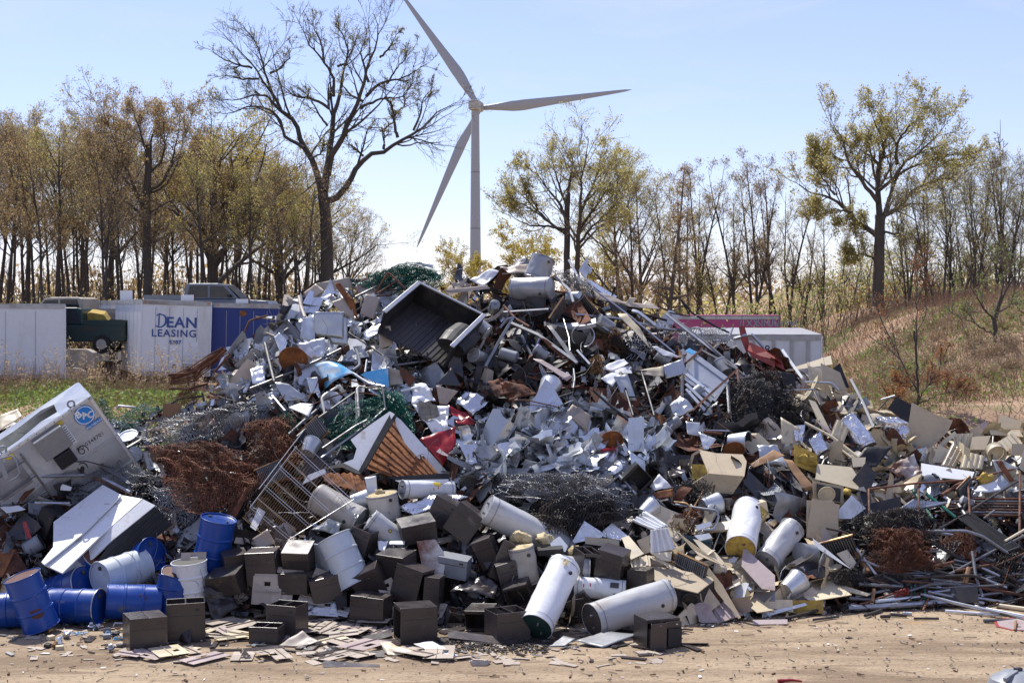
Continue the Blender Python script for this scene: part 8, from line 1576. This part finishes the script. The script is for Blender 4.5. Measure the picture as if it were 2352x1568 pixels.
P_ = ((1010, 670), (1270, 590), (1490, 730), (1200, 800)); grille('E', *P_, 15, 0.006, 'wire_black', 'framed_mesh_gate', 'small framed mesh gate lying on the pipes with a latch plate', hY('E', *P_), True, 'gate')
P_ = ((630, 880), (690, 820), (840, 840), (660, 950)); grille('E', *P_, 12, 0.006, 'alu', 'white_wire_rack', 'white wire rack lying at the heap foot before the big aluminium pipe', [26.5, 26.6, 26.3, 25.9], True, 'rack')
# ---- the pipe pile
PP = [([(840, 925), (1680, 870)], .062, 'alu', 'big aluminium pipe with an open flange lying at the front of the pipe pile'), ([(1100, 860), (1540, 720), (1760, 710)], .032, 'pipe', 'grey pipe bending over the big aluminium one'), ([(1280, 200), (1800, 500), (2352, 780)], .034, 'pipe_dark', 'very long dark pole slanting across the pipe pile'), ([(1900, 440), (1930, 650), (1990, 830)], .036, 'pipe', 'grey pole standing up through the pipe pile'), ([(1700, 635), (1950, 500), (2352, 300)], .03, 'pipe', 'long grey pipe rising towards the mesh roll'), ([(1520, 780), (2000, 880)], .03, 'alu', 'bright conduit beside the red netting'), ([(1460, 800), (1740, 875), (2352, 1010)], .034, 'alu', 'long bright conduit fanning out to the end of the pile'),
 ([(1740, 870), (2200, 980), (2352, 1030)], .03, 'pipe_dark', 'dark conduit fanning out at the front'), ([(1750, 800), (2220, 880)], .03, 'alu', 'bright conduit under the dark pole'), ([(1900, 900), (2352, 990)], .026, 'alu', 'thin bright conduit next to the front dark one'), ([(1670, 945), (2200, 985)], .03, 'white', 'white plastic pipe at the front of the pile'), ([(2000, 1030), (2300, 1022)], .034, 'pipe', 'short grey pipe lying apart before the red octagon'), ([(2110, 900), (2352, 930)], .045, 'cream', 'pale corrugated pipe at the end of the pile'), ([(1810, 715), (2352, 815)], .034, 'pipe_rust', 'brown timber-like rail across the pile'), ([(1060, 760), (1045, 870)], .038, 'wood', 'short tan post stub beside the mesh gate'),
 ([(940, 895), (1220, 800)], .03, 'pipe_rust', 'rusty bar running under the red netting'), ([(1070, 865), (1450, 825)], .035, 'galv', 'flat galvanised strip behind the big aluminium pipe'), ([(985, 985), (1120, 940)], .035, 'pipe_dark', 'dark pipe stub on the dirt before the big aluminium pipe'), ([(310, 1010), (680, 915)], .035, 'pipe_dark', 'dark tube lying before the olive yellow beam'), ([(540, 1020), (760, 992)], .025, 'pipe_dark', 'thin dark tube on the dirt before the olive yellow beam'), ([(1400, 1008), (1615, 1010)], .024, 'pipe_dark', 'black tube lying alone on the dirt'), ([(1200, 975), (1340, 985)], .036, 'pipe_dark', 'thick short dark pipe on the dirt'), ([(1310, 965), (1385, 970)], .034, 'alu', 'pale short pipe beside the thick dark one'), ([(1120, 995), (1195, 990)], .036, 'pipe_dark', 'stubby dark pipe end on the dirt'),
 ([(1380, 735), (1378, 860)], .016, 'wire_green', 'green stake standing in the pile, first of three'), ([(1410, 720), (1408, 850)], .016, 'wire_green', 'green stake standing in the pile, middle of three'), ([(1490, 720), (1495, 850)], .016, 'wire_green', 'green stake standing in the pile, last of three'), ([(1480, 940), (1550, 790)], .022, 'pipe_rust', 'brown stick leaning on the big aluminium pipe'), ([(1840, 715), (1870, 580)], .05, 'wood', 'grey square timber standing in the pipe pile'), ([(1310, 240), (1740, 300)], .034, 'alu', 'bright pipe above the brown coil'), ([(1450, 265), (1850, 262), (1990, 310), (2200, 450)], .034, 'pipe', 'bent grey pipe behind the brown roll'), ([(1280, 435), (1640, 437)], .02, 'pipe', 'thin level rod before the brown coil'),
 ([(650, 238), (800, 270), (860, 300)], .025, 'pipe_dark', 'dark pipe end pointing out by the door panel'), ([(900, 570), (980, 440)], .028, 'black_metal', 'black stub crossing the wooden post'), ([(900, 400), (1080, 640)], .028, 'alu', 'bright tube beside the wooden post'), ([(1640, 750), (1900, 735), (2170, 725)], .022, 'pipe', 'grey rod lying level in the pile'), ([(2180, 350), (2352, 250)], .03, 'cream', 'cream pipe by the tall rusty post'), ([(2100, 560), (2352, 450)], .02, 'pipe_rust', 'rusty rod behind the black roll'), ([(1550, 450), (1500, 640), (1700, 660)], .02, 'pipe_dark', 'dark bent rod in the pile'), ([(1400, 660), (1900, 640), (2010, 680)], .03, 'pipe_dark', 'dark pipe under the mesh gate end')]
for p, r_, m_, lb in PP: bar('E', p, r_ * 0.85, m_, 'scrap_pipe', lb, 'pipe', lift=0.42, group='pipes in the pipe pile')
rg = random.Random(31)
for i in range(80):
 x = rg.uniform(1000, 2500); y = rg.uniform(520, 900) - max(0, 1300 - x) * 0.1; a = rg.gauss(-8, 22); l_ = rg.uniform(160, 520); dx, dy = l_ * math.cos(R(a)), -l_ * math.sin(R(a)) * 0.6
 y = min(y, 915 - abs(dy) / 2)
 m_ = rg.choice(['pipe', 'alu', 'pipe_dark', 'pipe_dark', 'pipe_dark', 'pipe', 'pipe_rust'])
 bar('E', [(x - dx / 2, y - dy / 2), (x + dx / 2, y + dy / 2)], rg.uniform(.014, .032), m_, 'scrap_pipe', {'pipe': 'plain grey pipe in the thick of the pipe pile', 'alu': 'plain bright conduit in the thick of the pipe pile', 'pipe_dark': 'plain dark pipe in the thick of the pipe pile', 'pipe_rust': 'plain rusty pipe in the thick of the pipe pile'}[m_], 'pipe', lift=0.2 + rg.uniform(0, .2), group='pipes in the pipe pile')
wire_bundle('E', [(1225, 780), (1350, 750), (1365, 790), (1240, 830)], 'red_dull', 'red net sack lying on the rusty bar', 3, 0.03, 0.03, 0.007, thick=0.1, lift=0.45, seed=40, name='red_net_sack', group=None, cat='net sack')
def red_octagon():
 p = ground(*wp('E', 2290, 1072)); e = empty('stop_sign', (p.x, p.y, 0.02), (R(4), R(-3), R(12)), label='faded red octagonal sign plate lying face up on the dirt', cat='sign')
 MB().lathe([(0.38, 0), (0.38, 0.008)], 8).obj('plate', 'red_dull', e); MB().lathe([(0.33, 0.009), (0.33, 0.011)], 8).obj('faded_face', 'pink_tan', e); MB().tube([(-.25, -.32, .03), (.0, .05, .05)], .02, 6).obj('stick', 'wood', e)
red_octagon()
def grey_tub():
 p = ground(2338, 1585); e = empty('grey_plastic_cover', (p.x, p.y, 0), (0, 0, R(20)), label='grey moulded plastic cover lying alone on the open dirt', cat='plastic cover')
 MB().lathe([(.42, 0), (.36, .16), (.2, .25), (.08, .27)], 24).obj('shell', 'plastic_grey', e, smooth='auto'); MB().box((-.2, -.1, .24), (.3, .05, .05), rotm(20, 0, 12)).obj('rib', 'plastic_grey', e); MB().box((0.0, .0, .285), (.1, .06, .05)).obj('knob', 'charcoal', e)
grey_tub()
p = ground(1803, 1566); tag(MB().tube([(0, 0, .02), (.2, .02, .025), (.33, -.02, .02)], [.025, .02, .012], 8).obj('red_stick', 'red', None, (p.x - .1, p.y, 0)), 'red tool handle lying on the open dirt', 'handle')
# ------------------------------------------------------------------ loose scrap between the big pieces
def folded(seed, kind):
 """one piece of sheet metal about 1 m long: a profile of folds drawn out along y"""
 rng = random.Random(seed); w_ = {'offcut': 0.62, 'strip': 0.14, 'curl': 0.2, 'channel': 0.3, 'crumple': 0.7, 'shard': 0.45}[kind]
 prof = [(0.0, 0.0)]; a = 0.0
 if kind == 'offcut': segs = [(w_ * rng.uniform(.2, .3), rng.uniform(-10, 10)) for _ in range(3)] + [(w_ * .3, rng.uniform(-45, 45))] + ([(w_ * .15, rng.choice((-85, 85)))] if rng.random() < .5 else [])
 elif kind == 'strip': segs = [(w_, 0)]
 elif kind == 'curl': segs = [(w_, 0)]
 elif kind == 'channel': segs = [(w_ * .3, 90), (w_, -90), (w_ * .3, -90)]
 elif kind == 'shard': cv = rng.uniform(-16, 16); segs = [(w_ / 5, cv) for _ in range(5)]
 else: segs = [(w_ / 5, rng.uniform(-45, 45)) for _ in range(5)]
 for l_, t in segs:
  a += R(t); prof.append((prof[-1][0] + l_ * math.cos(a), prof[-1][1] + l_ * math.sin(a)))
 n = {'strip': 10, 'curl': 14, 'crumple': 6}.get(kind, 5); vs = []; cx = sum(p[0] for p in prof) / len(prof); cz = sum(p[1] for p in prof) / len(prof)
 kx, tw, sh = rng.uniform(-.5, .5), rng.uniform(-.6, .6), rng.uniform(-.3, .3); bend = rng.uniform(-1.1, 1.1)
 if kind == 'curl': bend = rng.choice((-1, 1)) * rng.uniform(2.2, 4.5)
 if kind == 'strip': bend = rng.uniform(-1.6, 1.6); tw = rng.uniform(-1.8, 1.8)
 for j in range(n + 1):
  t = j / n - .5; th = bend * t; y = (math.sin(th) / bend if abs(bend) > .05 else t); z0 = ((1 - math.cos(th)) / bend if abs(bend) > .05 else 0); cs, sn = math.cos(tw * t), math.sin(tw * t); sc = 1 + kx * t
  for i, (px, pz) in enumerate(prof):
   x, z = (px - cx) * sc, (pz - cz); x, z = x * cs - z * sn, x * sn + z * cs; yy = y + (sh * (px - cx) * (1 if j in (0, n) else .6)) + (rng.uniform(-.05, .05) if j in (0, n) and kind != 'channel' else 0)
   if kind == 'crumple': z += rng.uniform(-.07, .07); yy += rng.uniform(-.05, .05)
   vs.append((x, yy, z0 + z))
 m = len(prof); fs = [(j * m + i, j * m + i + 1, (j + 1) * m + i + 1, (j + 1) * m + i) for j in range(n) for i in range(m - 1)]
 return vs, fs
BASE = {}
for kind, cnt in (('offcut', 6), ('strip', 4), ('curl', 3), ('channel', 3), ('crumple', 5), ('shard', 5)):
 BASE[kind] = [folded(100 * len(kind) + i, kind) for i in range(cnt)]
MC = {}
def piece_mesh(kind, mt):
 i = rs.randrange(len(BASE[kind])); k = (kind, i, mt)
 if k not in MC:
  me = bpy.data.meshes.new('scrap_piece'); me.from_pydata(BASE[kind][i][0], [], BASE[kind][i][1]); me.update(); me.materials.append(M[mt])
  auto(me, 26 if kind in ('offcut', 'shard', 'channel') else 32)
  MC[k] = me
 return MC[k]
rs = random.Random(55)
def zone(px, py):
 if 420 < px < 1010 and py < 945 and py > 640: return 'silver_left'
 if ((px - 1275) / 245) ** 2 + ((py - 1035) / 108) ** 2 < 1: return 'silver_mid'
 if px > 1830 and py < 1165: return 'beige_right'
 if px > 1930: return 'pipes'
 if px > 1480 and py > 1190: return 'beige_low'
 if py > 1185 and px > 380: return 'cabinets'
 if px < 420 and py > 960: return 'left'
 return 'dark'
ZN = {'silver_left': 'on the silver slope above the chain-link', 'silver_mid': 'in the silver cascade above the grey mesh', 'beige_right': 'among the cream and beige panels', 'pipes': 'under the pipe pile', 'beige_low': 'among the tan boards at the heap foot', 'cabinets': 'between the brown cabinets', 'left': 'near the cooling unit and drums', 'dark': 'in the dark middle of the heap'}
MIX = {'silver_left': [('galv', 8), ('bright', 4), ('white', 4), ('galv_dull', 4), ('tan', 2), ('rust', 2), ('charcoal', 3)], 'silver_mid': [('galv', 12), ('bright', 6), ('galv_dull', 3), ('white', 1), ('charcoal', 1)], 'beige_right': [('beige', 6), ('cream', 6), ('galv_dull', 2), ('white', 2), ('charcoal', 2), ('galv', 2), ('rust', 1)],
 'pipes': [('charcoal', 3), ('rust', 2), ('galv_dull', 2), ('dark', 2)], 'beige_low': [('beige', 6), ('cream', 4), ('tan', 3), ('white', 2), ('charcoal', 1), ('rust', 1)], 'cabinets': [('brown', 6), ('tan', 3), ('dark', 3), ('white', 1), ('galv_dull', 1)], 'left': [('galv_dull', 3), ('white', 2), ('charcoal', 4), ('rust', 3), ('plastic_grey', 2), ('cream', 1)],
 'dark': [('charcoal', 12), ('galv', 2), ('rust', 6), ('galv_dull', 4), ('dark', 10), ('white', 1), ('tan', 2), ('rust_orange', 1), ('bright', 1), ('pink_tan', 1)]}  # extra dark pieces here imitate the black shadowed gaps
ADJ = {'galv': 'grey galvanised', 'bright': 'mirror-bright', 'white': 'white painted', 'galv_dull': 'dull zinc-grey', 'tan': 'tan painted', 'rust': 'dark rusty', 'charcoal': 'charcoal', 'beige': 'beige painted', 'cream': 'cream painted', 'dark': 'near-black', 'brown': 'brown painted', 'plastic_grey': 'pale grey', 'rust_orange': 'orange rusty', 'pink_tan': 'pinkish painted'}
NOUN = {'offcut': 'folded sheet offcut', 'strip': 'twisted metal strip', 'curl': 'curled metal strip', 'channel': 'U-shaped channel piece', 'crumple': 'crumpled sheet', 'shard': 'flat sheet shard'}
NAME = {'offcut': 'sheet_offcut', 'strip': 'metal_strip', 'curl': 'curled_strip', 'channel': 'channel_piece', 'crumple': 'crumpled_sheet', 'shard': 'sheet_shard'}
KINDS_ = {'silver_left': [('offcut', 4), ('shard', 4), ('crumple', 3), ('strip', 2), ('curl', 2), ('channel', 1)], 'silver_mid': [('shard', 5), ('offcut', 4), ('strip', 3), ('curl', 2), ('crumple', 2)], 'cabinets': [('offcut', 4), ('channel', 4), ('shard', 3)], 'pipes': [('channel', 3), ('strip', 3), ('shard', 1)]}
KD = [('offcut', 4), ('shard', 3), ('crumple', 3), ('strip', 2), ('channel', 2), ('curl', 1)]
def pick(lst):
 t = rs.uniform(0, sum(w_ for _, w_ in lst))
 for v, w_ in lst:
  t -= w_
  if t <= 0: return v
 return lst[-1][0]
_rp, _rq, _fp, _fq = [r[0] for r in _ridge], [r[1] for r in _ridge], [f[0] for f in _foot], [f[1] for f in _foot]
def sil(px): return float(np.interp(px, _rp, _rq))
def ftp(px): return float(np.interp(px, _fp, _fq))
# recognisable small things thrown in between
def items():
 E = lambda n: empty(n, (0, -50, -50)); out = []
 e = E('paint_can'); MB().lathe([(.12, -.13), (.12, .13)], 20, capt=False).obj('shell', 'galv_dull', e, smooth='auto'); MB().lathe([(.125, .12), (.125, .14), (.11, .14), (.11, .13)], 20).obj('lid', 'galv', e); MB().tube([(.12 * math.cos(a), 0, .1 + .16 * math.sin(a)) for a in np.linspace(0, 3.14, 12)], .004, 5).obj('handle', 'pipe', e); out.append((e, 'dented grey paint can', 'can', 1.2))
 e = E('steel_bucket'); MB().lathe([(.12, -.15), (.17, .15)], 22, capt=False).obj('shell', 'galv', e, smooth='auto'); MB().lathe([(.165, .14), (.115, -.13)], 22, capb=False).obj('inside', 'charcoal', e); MB().tube([(.17 * math.cos(a), .17 * math.sin(a), .15) for a in np.linspace(0, 6.283, 25)], .008, 5, False).obj('rim', 'galv', e); out.append((e, 'galvanised bucket', 'bucket', 1.1))
 e = E('finned_radiator'); MB().box((0, 0, 0), (.6, .04, .36)).obj('core', 'charcoal', e); [MB().box((-.28 + i * .04, 0, 0), (.008, .09, .34)).obj('fin', 'galv_dull', e) for i in range(15)]; [MB().tube([(-.32, y, z), (.32, y, z)], .02, 6).obj('header_pipe', 'wire_brass', e) for y, z in ((0, .19), (0, -.19))]; out.append((e, 'finned radiator core', 'radiator', 1.0))
 e = E('electric_motor'); MB().lathe([(.07, -.16), (.1, -.14), (.1, .14), (.07, .16)], 18).obj('body', 'plastic_grey', e, smooth='auto'); MB().lathe([(.015, .16), (.015, .24)], 8).obj('shaft', 'alu', e); MB().box((0, .1, 0), (.1, .05, .12)).obj('terminal_box', 'charcoal', e); out.append((e, 'grey electric motor', 'motor', 1.1))
 e = E('fan_grille'); [MB().tube([(r_ * math.cos(a), r_ * math.sin(a), .05 * (1 - r_ / .24)) for a in np.linspace(0, 6.283, 25)], .005, 4, False).obj('ring', 'alu', e) for r_ in (.06, .1, .14, .18, .22)]; [MB().tube([(0, 0, .05), (.23 * math.cos(i * .785), .23 * math.sin(i * .785), 0)], .005, 4).obj('spoke', 'alu', e) for i in range(8)]; out.append((e, 'round wire fan grille', 'grille', 1.0))
 return out
IT = items(); seen = set(); k = 0
for tries in range(4000):
 if k >= 34: break
 px = rs.uniform(300, 2330); py = sil(px) + 20 + (ftp(px) - 40 - sil(px)) * rs.random(); zn = zone(px, py)
 if taken(px, py) or taken(px + 14, py) or taken(px - 14, py) or zn in ('pipes', 'silver_mid', 'silver_left', 'cabinets'): continue
 j = rs.randrange(len(IT)); root, lb, ct, sc = IT[j]; p = hit(px, py, 0.30); rot = (rs.uniform(-.9, .9), rs.uniform(-.9, .9), rs.uniform(-1.2, 1.2)) if j == 2 else (rs.uniform(.6, 1.9), rs.uniform(-.6, .6), rs.uniform(0, 6.28)); s = sc * rs.uniform(.85, 1.15)
 kw = dict(label='%s %s' % (lb, ZN[zn]), cat=ct, group='small wreckage thrown on the heap')
 if j not in seen: seen.add(j); root.location = p; root.rotation_euler = rot; root.scale = (s,) * 3; tag(root, **kw)
 else: dup(root, p, rot, s, **kw)
 occ(px, py, 20); k += 1
count = {}
NT = 0
for tries in range(9500):
 if NT >= 1450: break
 early = NT < 190
 px = rs.uniform(1030, 1520) if early else rs.uniform(-30, 2390); y0, y1 = sil(px) - 4, ftp(px) - 12; py = y0 + (y1 - y0) * rs.random(); zn = zone(px, py)
 if early and zn != 'silver_mid': continue
 dens = {'silver_mid': 1.0, 'silver_left': 1.0, 'dark': 0.72, 'beige_right': 0.8, 'beige_low': 0.7, 'cabinets': 0.45, 'pipes': 0.3, 'left': 0.6}[zn]
 if rs.random() > dens: continue
 tk = taken(px, py) and not (early and rs.random() < 0.35)
 if tk and rs.random() > 0.04: continue
 kind = pick(KINDS_.get(zn, KD)); mt = pick(MIX[zn])
 if count.get(kind, 0) >= 296: continue
 p = hit(px, py, rs.uniform(-0.02, 0.16) + (0.1 if early else 0)); s = (0.25 + (0.45 if mt == 'white' or zn in ('cabinets', 'left') else 0.72) * rs.random() ** 1.7) * (0.62 if tk else 1.0)
 if kind in ('strip', 'curl'): s *= 1.1
 n = hnorm(p); q = n.to_track_quat('Z', 'Y'); e = Euler((rs.gauss(0, .55), rs.gauss(0, .55), rs.uniform(0, 6.28)))
 o = bpy.data.objects.new(NAME[kind], piece_mesh(kind, mt)); col.objects.link(o); o.location = p; o.rotation_euler = (q.to_matrix() @ e.to_matrix()).to_euler(); o.scale = (s * rs.uniform(.7, 1.25), s * rs.uniform(.8, 1.2), s)
 tag(o, '%s %s %s' % (ADJ[mt], NOUN[kind], ZN[zn]), 'scrap metal', 'loose %ss %s' % (NOUN[kind], ZN[zn])); count[kind] = count.get(kind, 0) + 1; NT += 1
# random tubes and bars sticking about
for i in range(150):
 px = rs.uniform(380, 2340); y0, y1 = sil(px) + 6, ftp(px) - 130; py = y0 + (y1 - y0) * rs.random(); zn = zone(px, py)
 if zn == 'cabinets' and rs.random() < .8: continue
 if zn == 'pipes': continue
 p = hit(px, py, rs.uniform(0.0, 0.15)); a = rs.uniform(0, math.pi); l_ = rs.uniform(.25, .8); n = hnorm(p); d = Vector((math.cos(a), 0.35 * math.sin(a), math.sin(a) * .8)); d = (d - n * d.dot(n) * 0.75).normalized()
 mt = rs.choice(['pipe', 'pipe_dark', 'pipe_rust', 'galv_dull', 'pipe_dark', 'black_metal']); b = Vector((rs.gauss(0, .08), rs.gauss(0, .05), rs.gauss(0, .08))) * (rs.random() < .5)
 o = MB().tube([-d * l_, b, d * l_], rs.uniform(.010, .028), rs.choice([4, 6, 8])).obj('scrap_rod', mt, None, p)
 tag(o, '%s loose rod %s' % ({'pipe': 'grey', 'pipe_dark': 'dark', 'pipe_rust': 'rusty', 'galv_dull': 'zinc-grey', 'alu': 'bright', 'black_metal': 'black'}[mt], ZN[zn]), 'rod', 'loose rods ' + ZN[zn])
# the small stuff nobody could count: shards, wires, crumbs
def shards(name, matn, n, zones, smin, smax, label, seed, lift=(-0.25, 0.06), thin=0.45):
 rng = np.random.default_rng(seed); V = []; k = 0
 while k < n:
  px = rng.uniform(-40, 2400); y0, y1 = sil(px) - 2, ftp(px) + 2; py = y0 + (y1 - y0) * rng.random()
  if zones and zone(px, py) not in zones and rng.random() > 0.12: continue
  if taken(px, py) and rng.random() > 0.05: continue
  p = np.array(hit(px, py, rng.uniform(*lift))); s = rng.uniform(smin, smax)
  u = rng.normal(0, 1, 3); u /= np.linalg.norm(u); v = np.cross(u, rng.normal(0, 1, 3)); v /= np.linalg.norm(v) + 1e-9; w_ = np.cross(u, v)
  a = s * thin * rng.uniform(.4, 1.4); V += [p - u * s - v * a, p + u * s * .1 - v * a * rng.uniform(.5, 1.2) + w_ * s * .25, p + u * s * rng.uniform(.6, 1) - v * a * .6, p + u * s * rng.uniform(.7, 1) + v * a, p + u * s * .05 + v * a * rng.uniform(.6, 1.2) + w_ * s * .25, p - u * s * rng.uniform(.6, 1) + v * a]; k += 1
 V = np.array(V); b = np.arange(n)[:, None] * 6; f = np.concatenate([b + np.array([0, 1, 4, 5]), b + np.array([1, 2, 3, 4])])
 return tag(link(name, mesh_np(name, V, [f]), matn), label, 'scrap', kind='stuff')
shards('silver_fragments', 'galv', 1000, ('silver_left', 'silver_mid'), .05, .16, 'small silver clippings filling the silver slope and cascade', 1, (-.12, .14))
shards('bright_fragments', 'bright', 450, ('silver_left', 'silver_mid'), .04, .14, 'small mirror-bright clippings in the silver slope and cascade', 2, (-.1, .14))
shards('charcoal_fragments', 'charcoal', 1700, ('dark', 'left', 'pipes', 'cabinets'), .05, .18, 'small scraps filling the gaps of the heap, coloured charcoal to deepen gap shadow', 3)  # dark colour chosen so the gaps read as shadow
shards('rusty_fragments', 'rust', 1500, ('dark', 'left', 'pipes'), .05, .16, 'small rusty scraps filling the gaps of the heap', 4)
shards('beige_fragments', 'beige', 500, ('beige_right', 'beige_low'), .05, .16, 'small beige scraps between the panels', 5)
shards('grey_fragments', 'galv_dull', 600, ('dark', 'left', 'beige_right', 'cabinets'), .04, .15, 'small zinc-grey scraps across the heap', 6)
shards('pale_fragments', 'white', 200, None, .03, .10, 'small white scraps across the heap', 7)
shards('brown_fragments', 'brown', 900, ('cabinets',), .06, .2, 'small brown scraps between the cabinets', 8, (-.2, .04))
def wires(name, matn, n, zones, label, seed, r=0.004):
 rng = np.random.default_rng(seed); pos = []
 while len(pos) < n:
  px = rng.uniform(0, 2352); y0, y1 = sil(px) - 4, ftp(px) - 20; py = y0 + (y1 - y0) * rng.random()
  if zone(px, py) not in zones and rng.random() > .15: continue
  pos.append(tuple(hit(px, py, rng.uniform(0, .18))))
 d = rng.normal(0, 1, (n, 3)); d[:, 1] *= .4; P = grow(rng, np.array(pos), d, rng.uniform(.25, .9, n), 9, 0.28, 0.0)
 v, f = tubes_np(P, np.full((n, 9), r) * rng.uniform(.6, 1.3, (n, 1)), 3); return tag(link(name, mesh_np(name, v, [f]), matn), label, 'wire', kind='stuff')
wires('loose_wires', 'wire_grey', 420, ('dark', 'silver_left', 'silver_mid', 'left'), 'loose grey wires curling over the heap', 1); wires('loose_wires', 'wire_black', 420, ('dark', 'pipes', 'cabinets', 'left'), 'loose black wires curling over the heap', 2); wires('loose_wires', 'wire_rust', 300, ('dark', 'pipes', 'left'), 'loose rusty wires curling over the heap', 3); wires('loose_wires', 'alu', 220, ('silver_left', 'silver_mid', 'beige_right'), 'loose bright wires curling over the heap', 4)
# litter on the dirt before the heap
def litter(name, matn, n, x0, x1, y0, y1, smin, smax, label, seed, long=1.0, thick=0.012):
 rng = np.random.default_rng(seed); mb = MB()
 for i in range(n):
  px = rng.uniform(x0, x1); py = max(y0 + (y1 - y0) * rng.random() ** 1.5, ftp(px) + rng.random() * 10); p = ground(px, py); s = rng.uniform(smin, smax); a = rng.uniform(0, 6.28)
  Rm = Matrix.Rotation(a, 3, 'Z') @ Matrix.Rotation(rng.normal(0, .12), 3, 'X'); mb.box((p.x, p.y, 0.012 + thick / 2), (s * long, s * rng.uniform(.3, .8), thick * rng.uniform(.4, 1.4)), Rm)
 return tag(mb.obj(name, matn), label, 'litter', kind='stuff')
litter('dark_litter', 'dark', 240, -20, 2370, 1400, 1560, .012, .045, 'dark crumbs of scrap scattered on the dirt', 1, 1.6); litter('pale_litter', 'paper', 130, -20, 2370, 1400, 1565, .012, .06, 'white paper and plastic scraps scattered on the dirt', 2, 1.5, .006)
litter('brown_litter', 'rust', 160, -20, 2370, 1400, 1565, .012, .045, 'rusty crumbs scattered on the dirt', 3, 2.2); litter('tan_litter', 'tan', 190, 60, 1560, 1440, 1530, .05, .22, 'tan card-like scraps littering the cabinet foot', 4, 1.4, .008); litter('grey_litter', 'galv_dull', 90, 0, 1560, 1440, 1510, .03, .12, 'grey metal scraps littering the heap foot', 5, 2.2, .012); litter('brown_panel_litter', 'brown', 110, 200, 1600, 1445, 1520, .06, .3, 'brown painted strips littering the cabinet foot', 6, 2.0, .016)
litter('stones', 'concrete', 500, -20, 2370, 1400, 1567, .010, .032, 'pebbles and clods on the dirt yard', 7, 1.1, .02)
litter('black_crumbs', 'dark', 900, 1000, 1260, 1466, 1502, .008, .035, 'black ashy crumbs in a dark patch before the open-topped cabinet', 8, 1.8, .02)
litter('twigs', 'bark', 150, -20, 2370, 1410, 1566, .006, .016, 'thin dark twigs and wire ends scattered on the dirt', 9, 14, .008)
# fittings spilled below the blue drums
rq = random.Random(9)
for i in range(34):
 px, py = wp('B', rq.uniform(380, 1040), rq.uniform(1070, 1290)); p = ground(px, py); k = i % 4
 if k == 0: o = MB().tube([(.07 * math.cos(a), .07 * math.sin(a), .012 + .01 * math.sin(3 * a)) for a in np.linspace(0, 5.6, 22)], .007, 5).obj('wire_loop', rq.choice(['sky_blue', 'alu', 'wire_black']), None, (p.x, p.y, .01)); lb = 'small loop of cable among the spilled fittings below the blue drums'
 elif k == 1: o = MB().lathe([(.05, 0), (.05, .03), (.03, .045), (.03, .08), (.018, .085)], 14).obj('metal_fitting', rq.choice(['alu', 'bright', 'wire_brass']), None, (p.x, p.y, 0), (rq.uniform(-1, 1), rq.uniform(-1, 1), 0)); o.location.z = .04; lb = 'turned metal fitting among the spilled parts below the blue drums'
 elif k == 2: o = MB().box((0, 0, .035), (.12, .08, .07)).obj('electric_part', rq.choice(['cream', 'plastic_grey', 'wire_brass', 'black_metal']), None, (p.x, p.y, 0), (rq.uniform(-.3, .3), 0, rq.uniform(0, 6)), bevel=.01); lb = 'small boxy electrical part among the spilled fittings below the blue drums'
 else: o = MB().tube([(-.14, 0, .02), (-.04, .05, .05), (.06, -.04, .03), (.16, .03, .02)], .011, 6).obj('hose_piece', rq.choice(['pipe', 'black_metal', 'white']), None, (p.x, p.y, 0), (0, 0, rq.uniform(0, 6))); lb = 'short bent hose among the spilled fittings below the blue drums'
 tag(o, lb, 'fitting', 'spilled fittings below the drums')
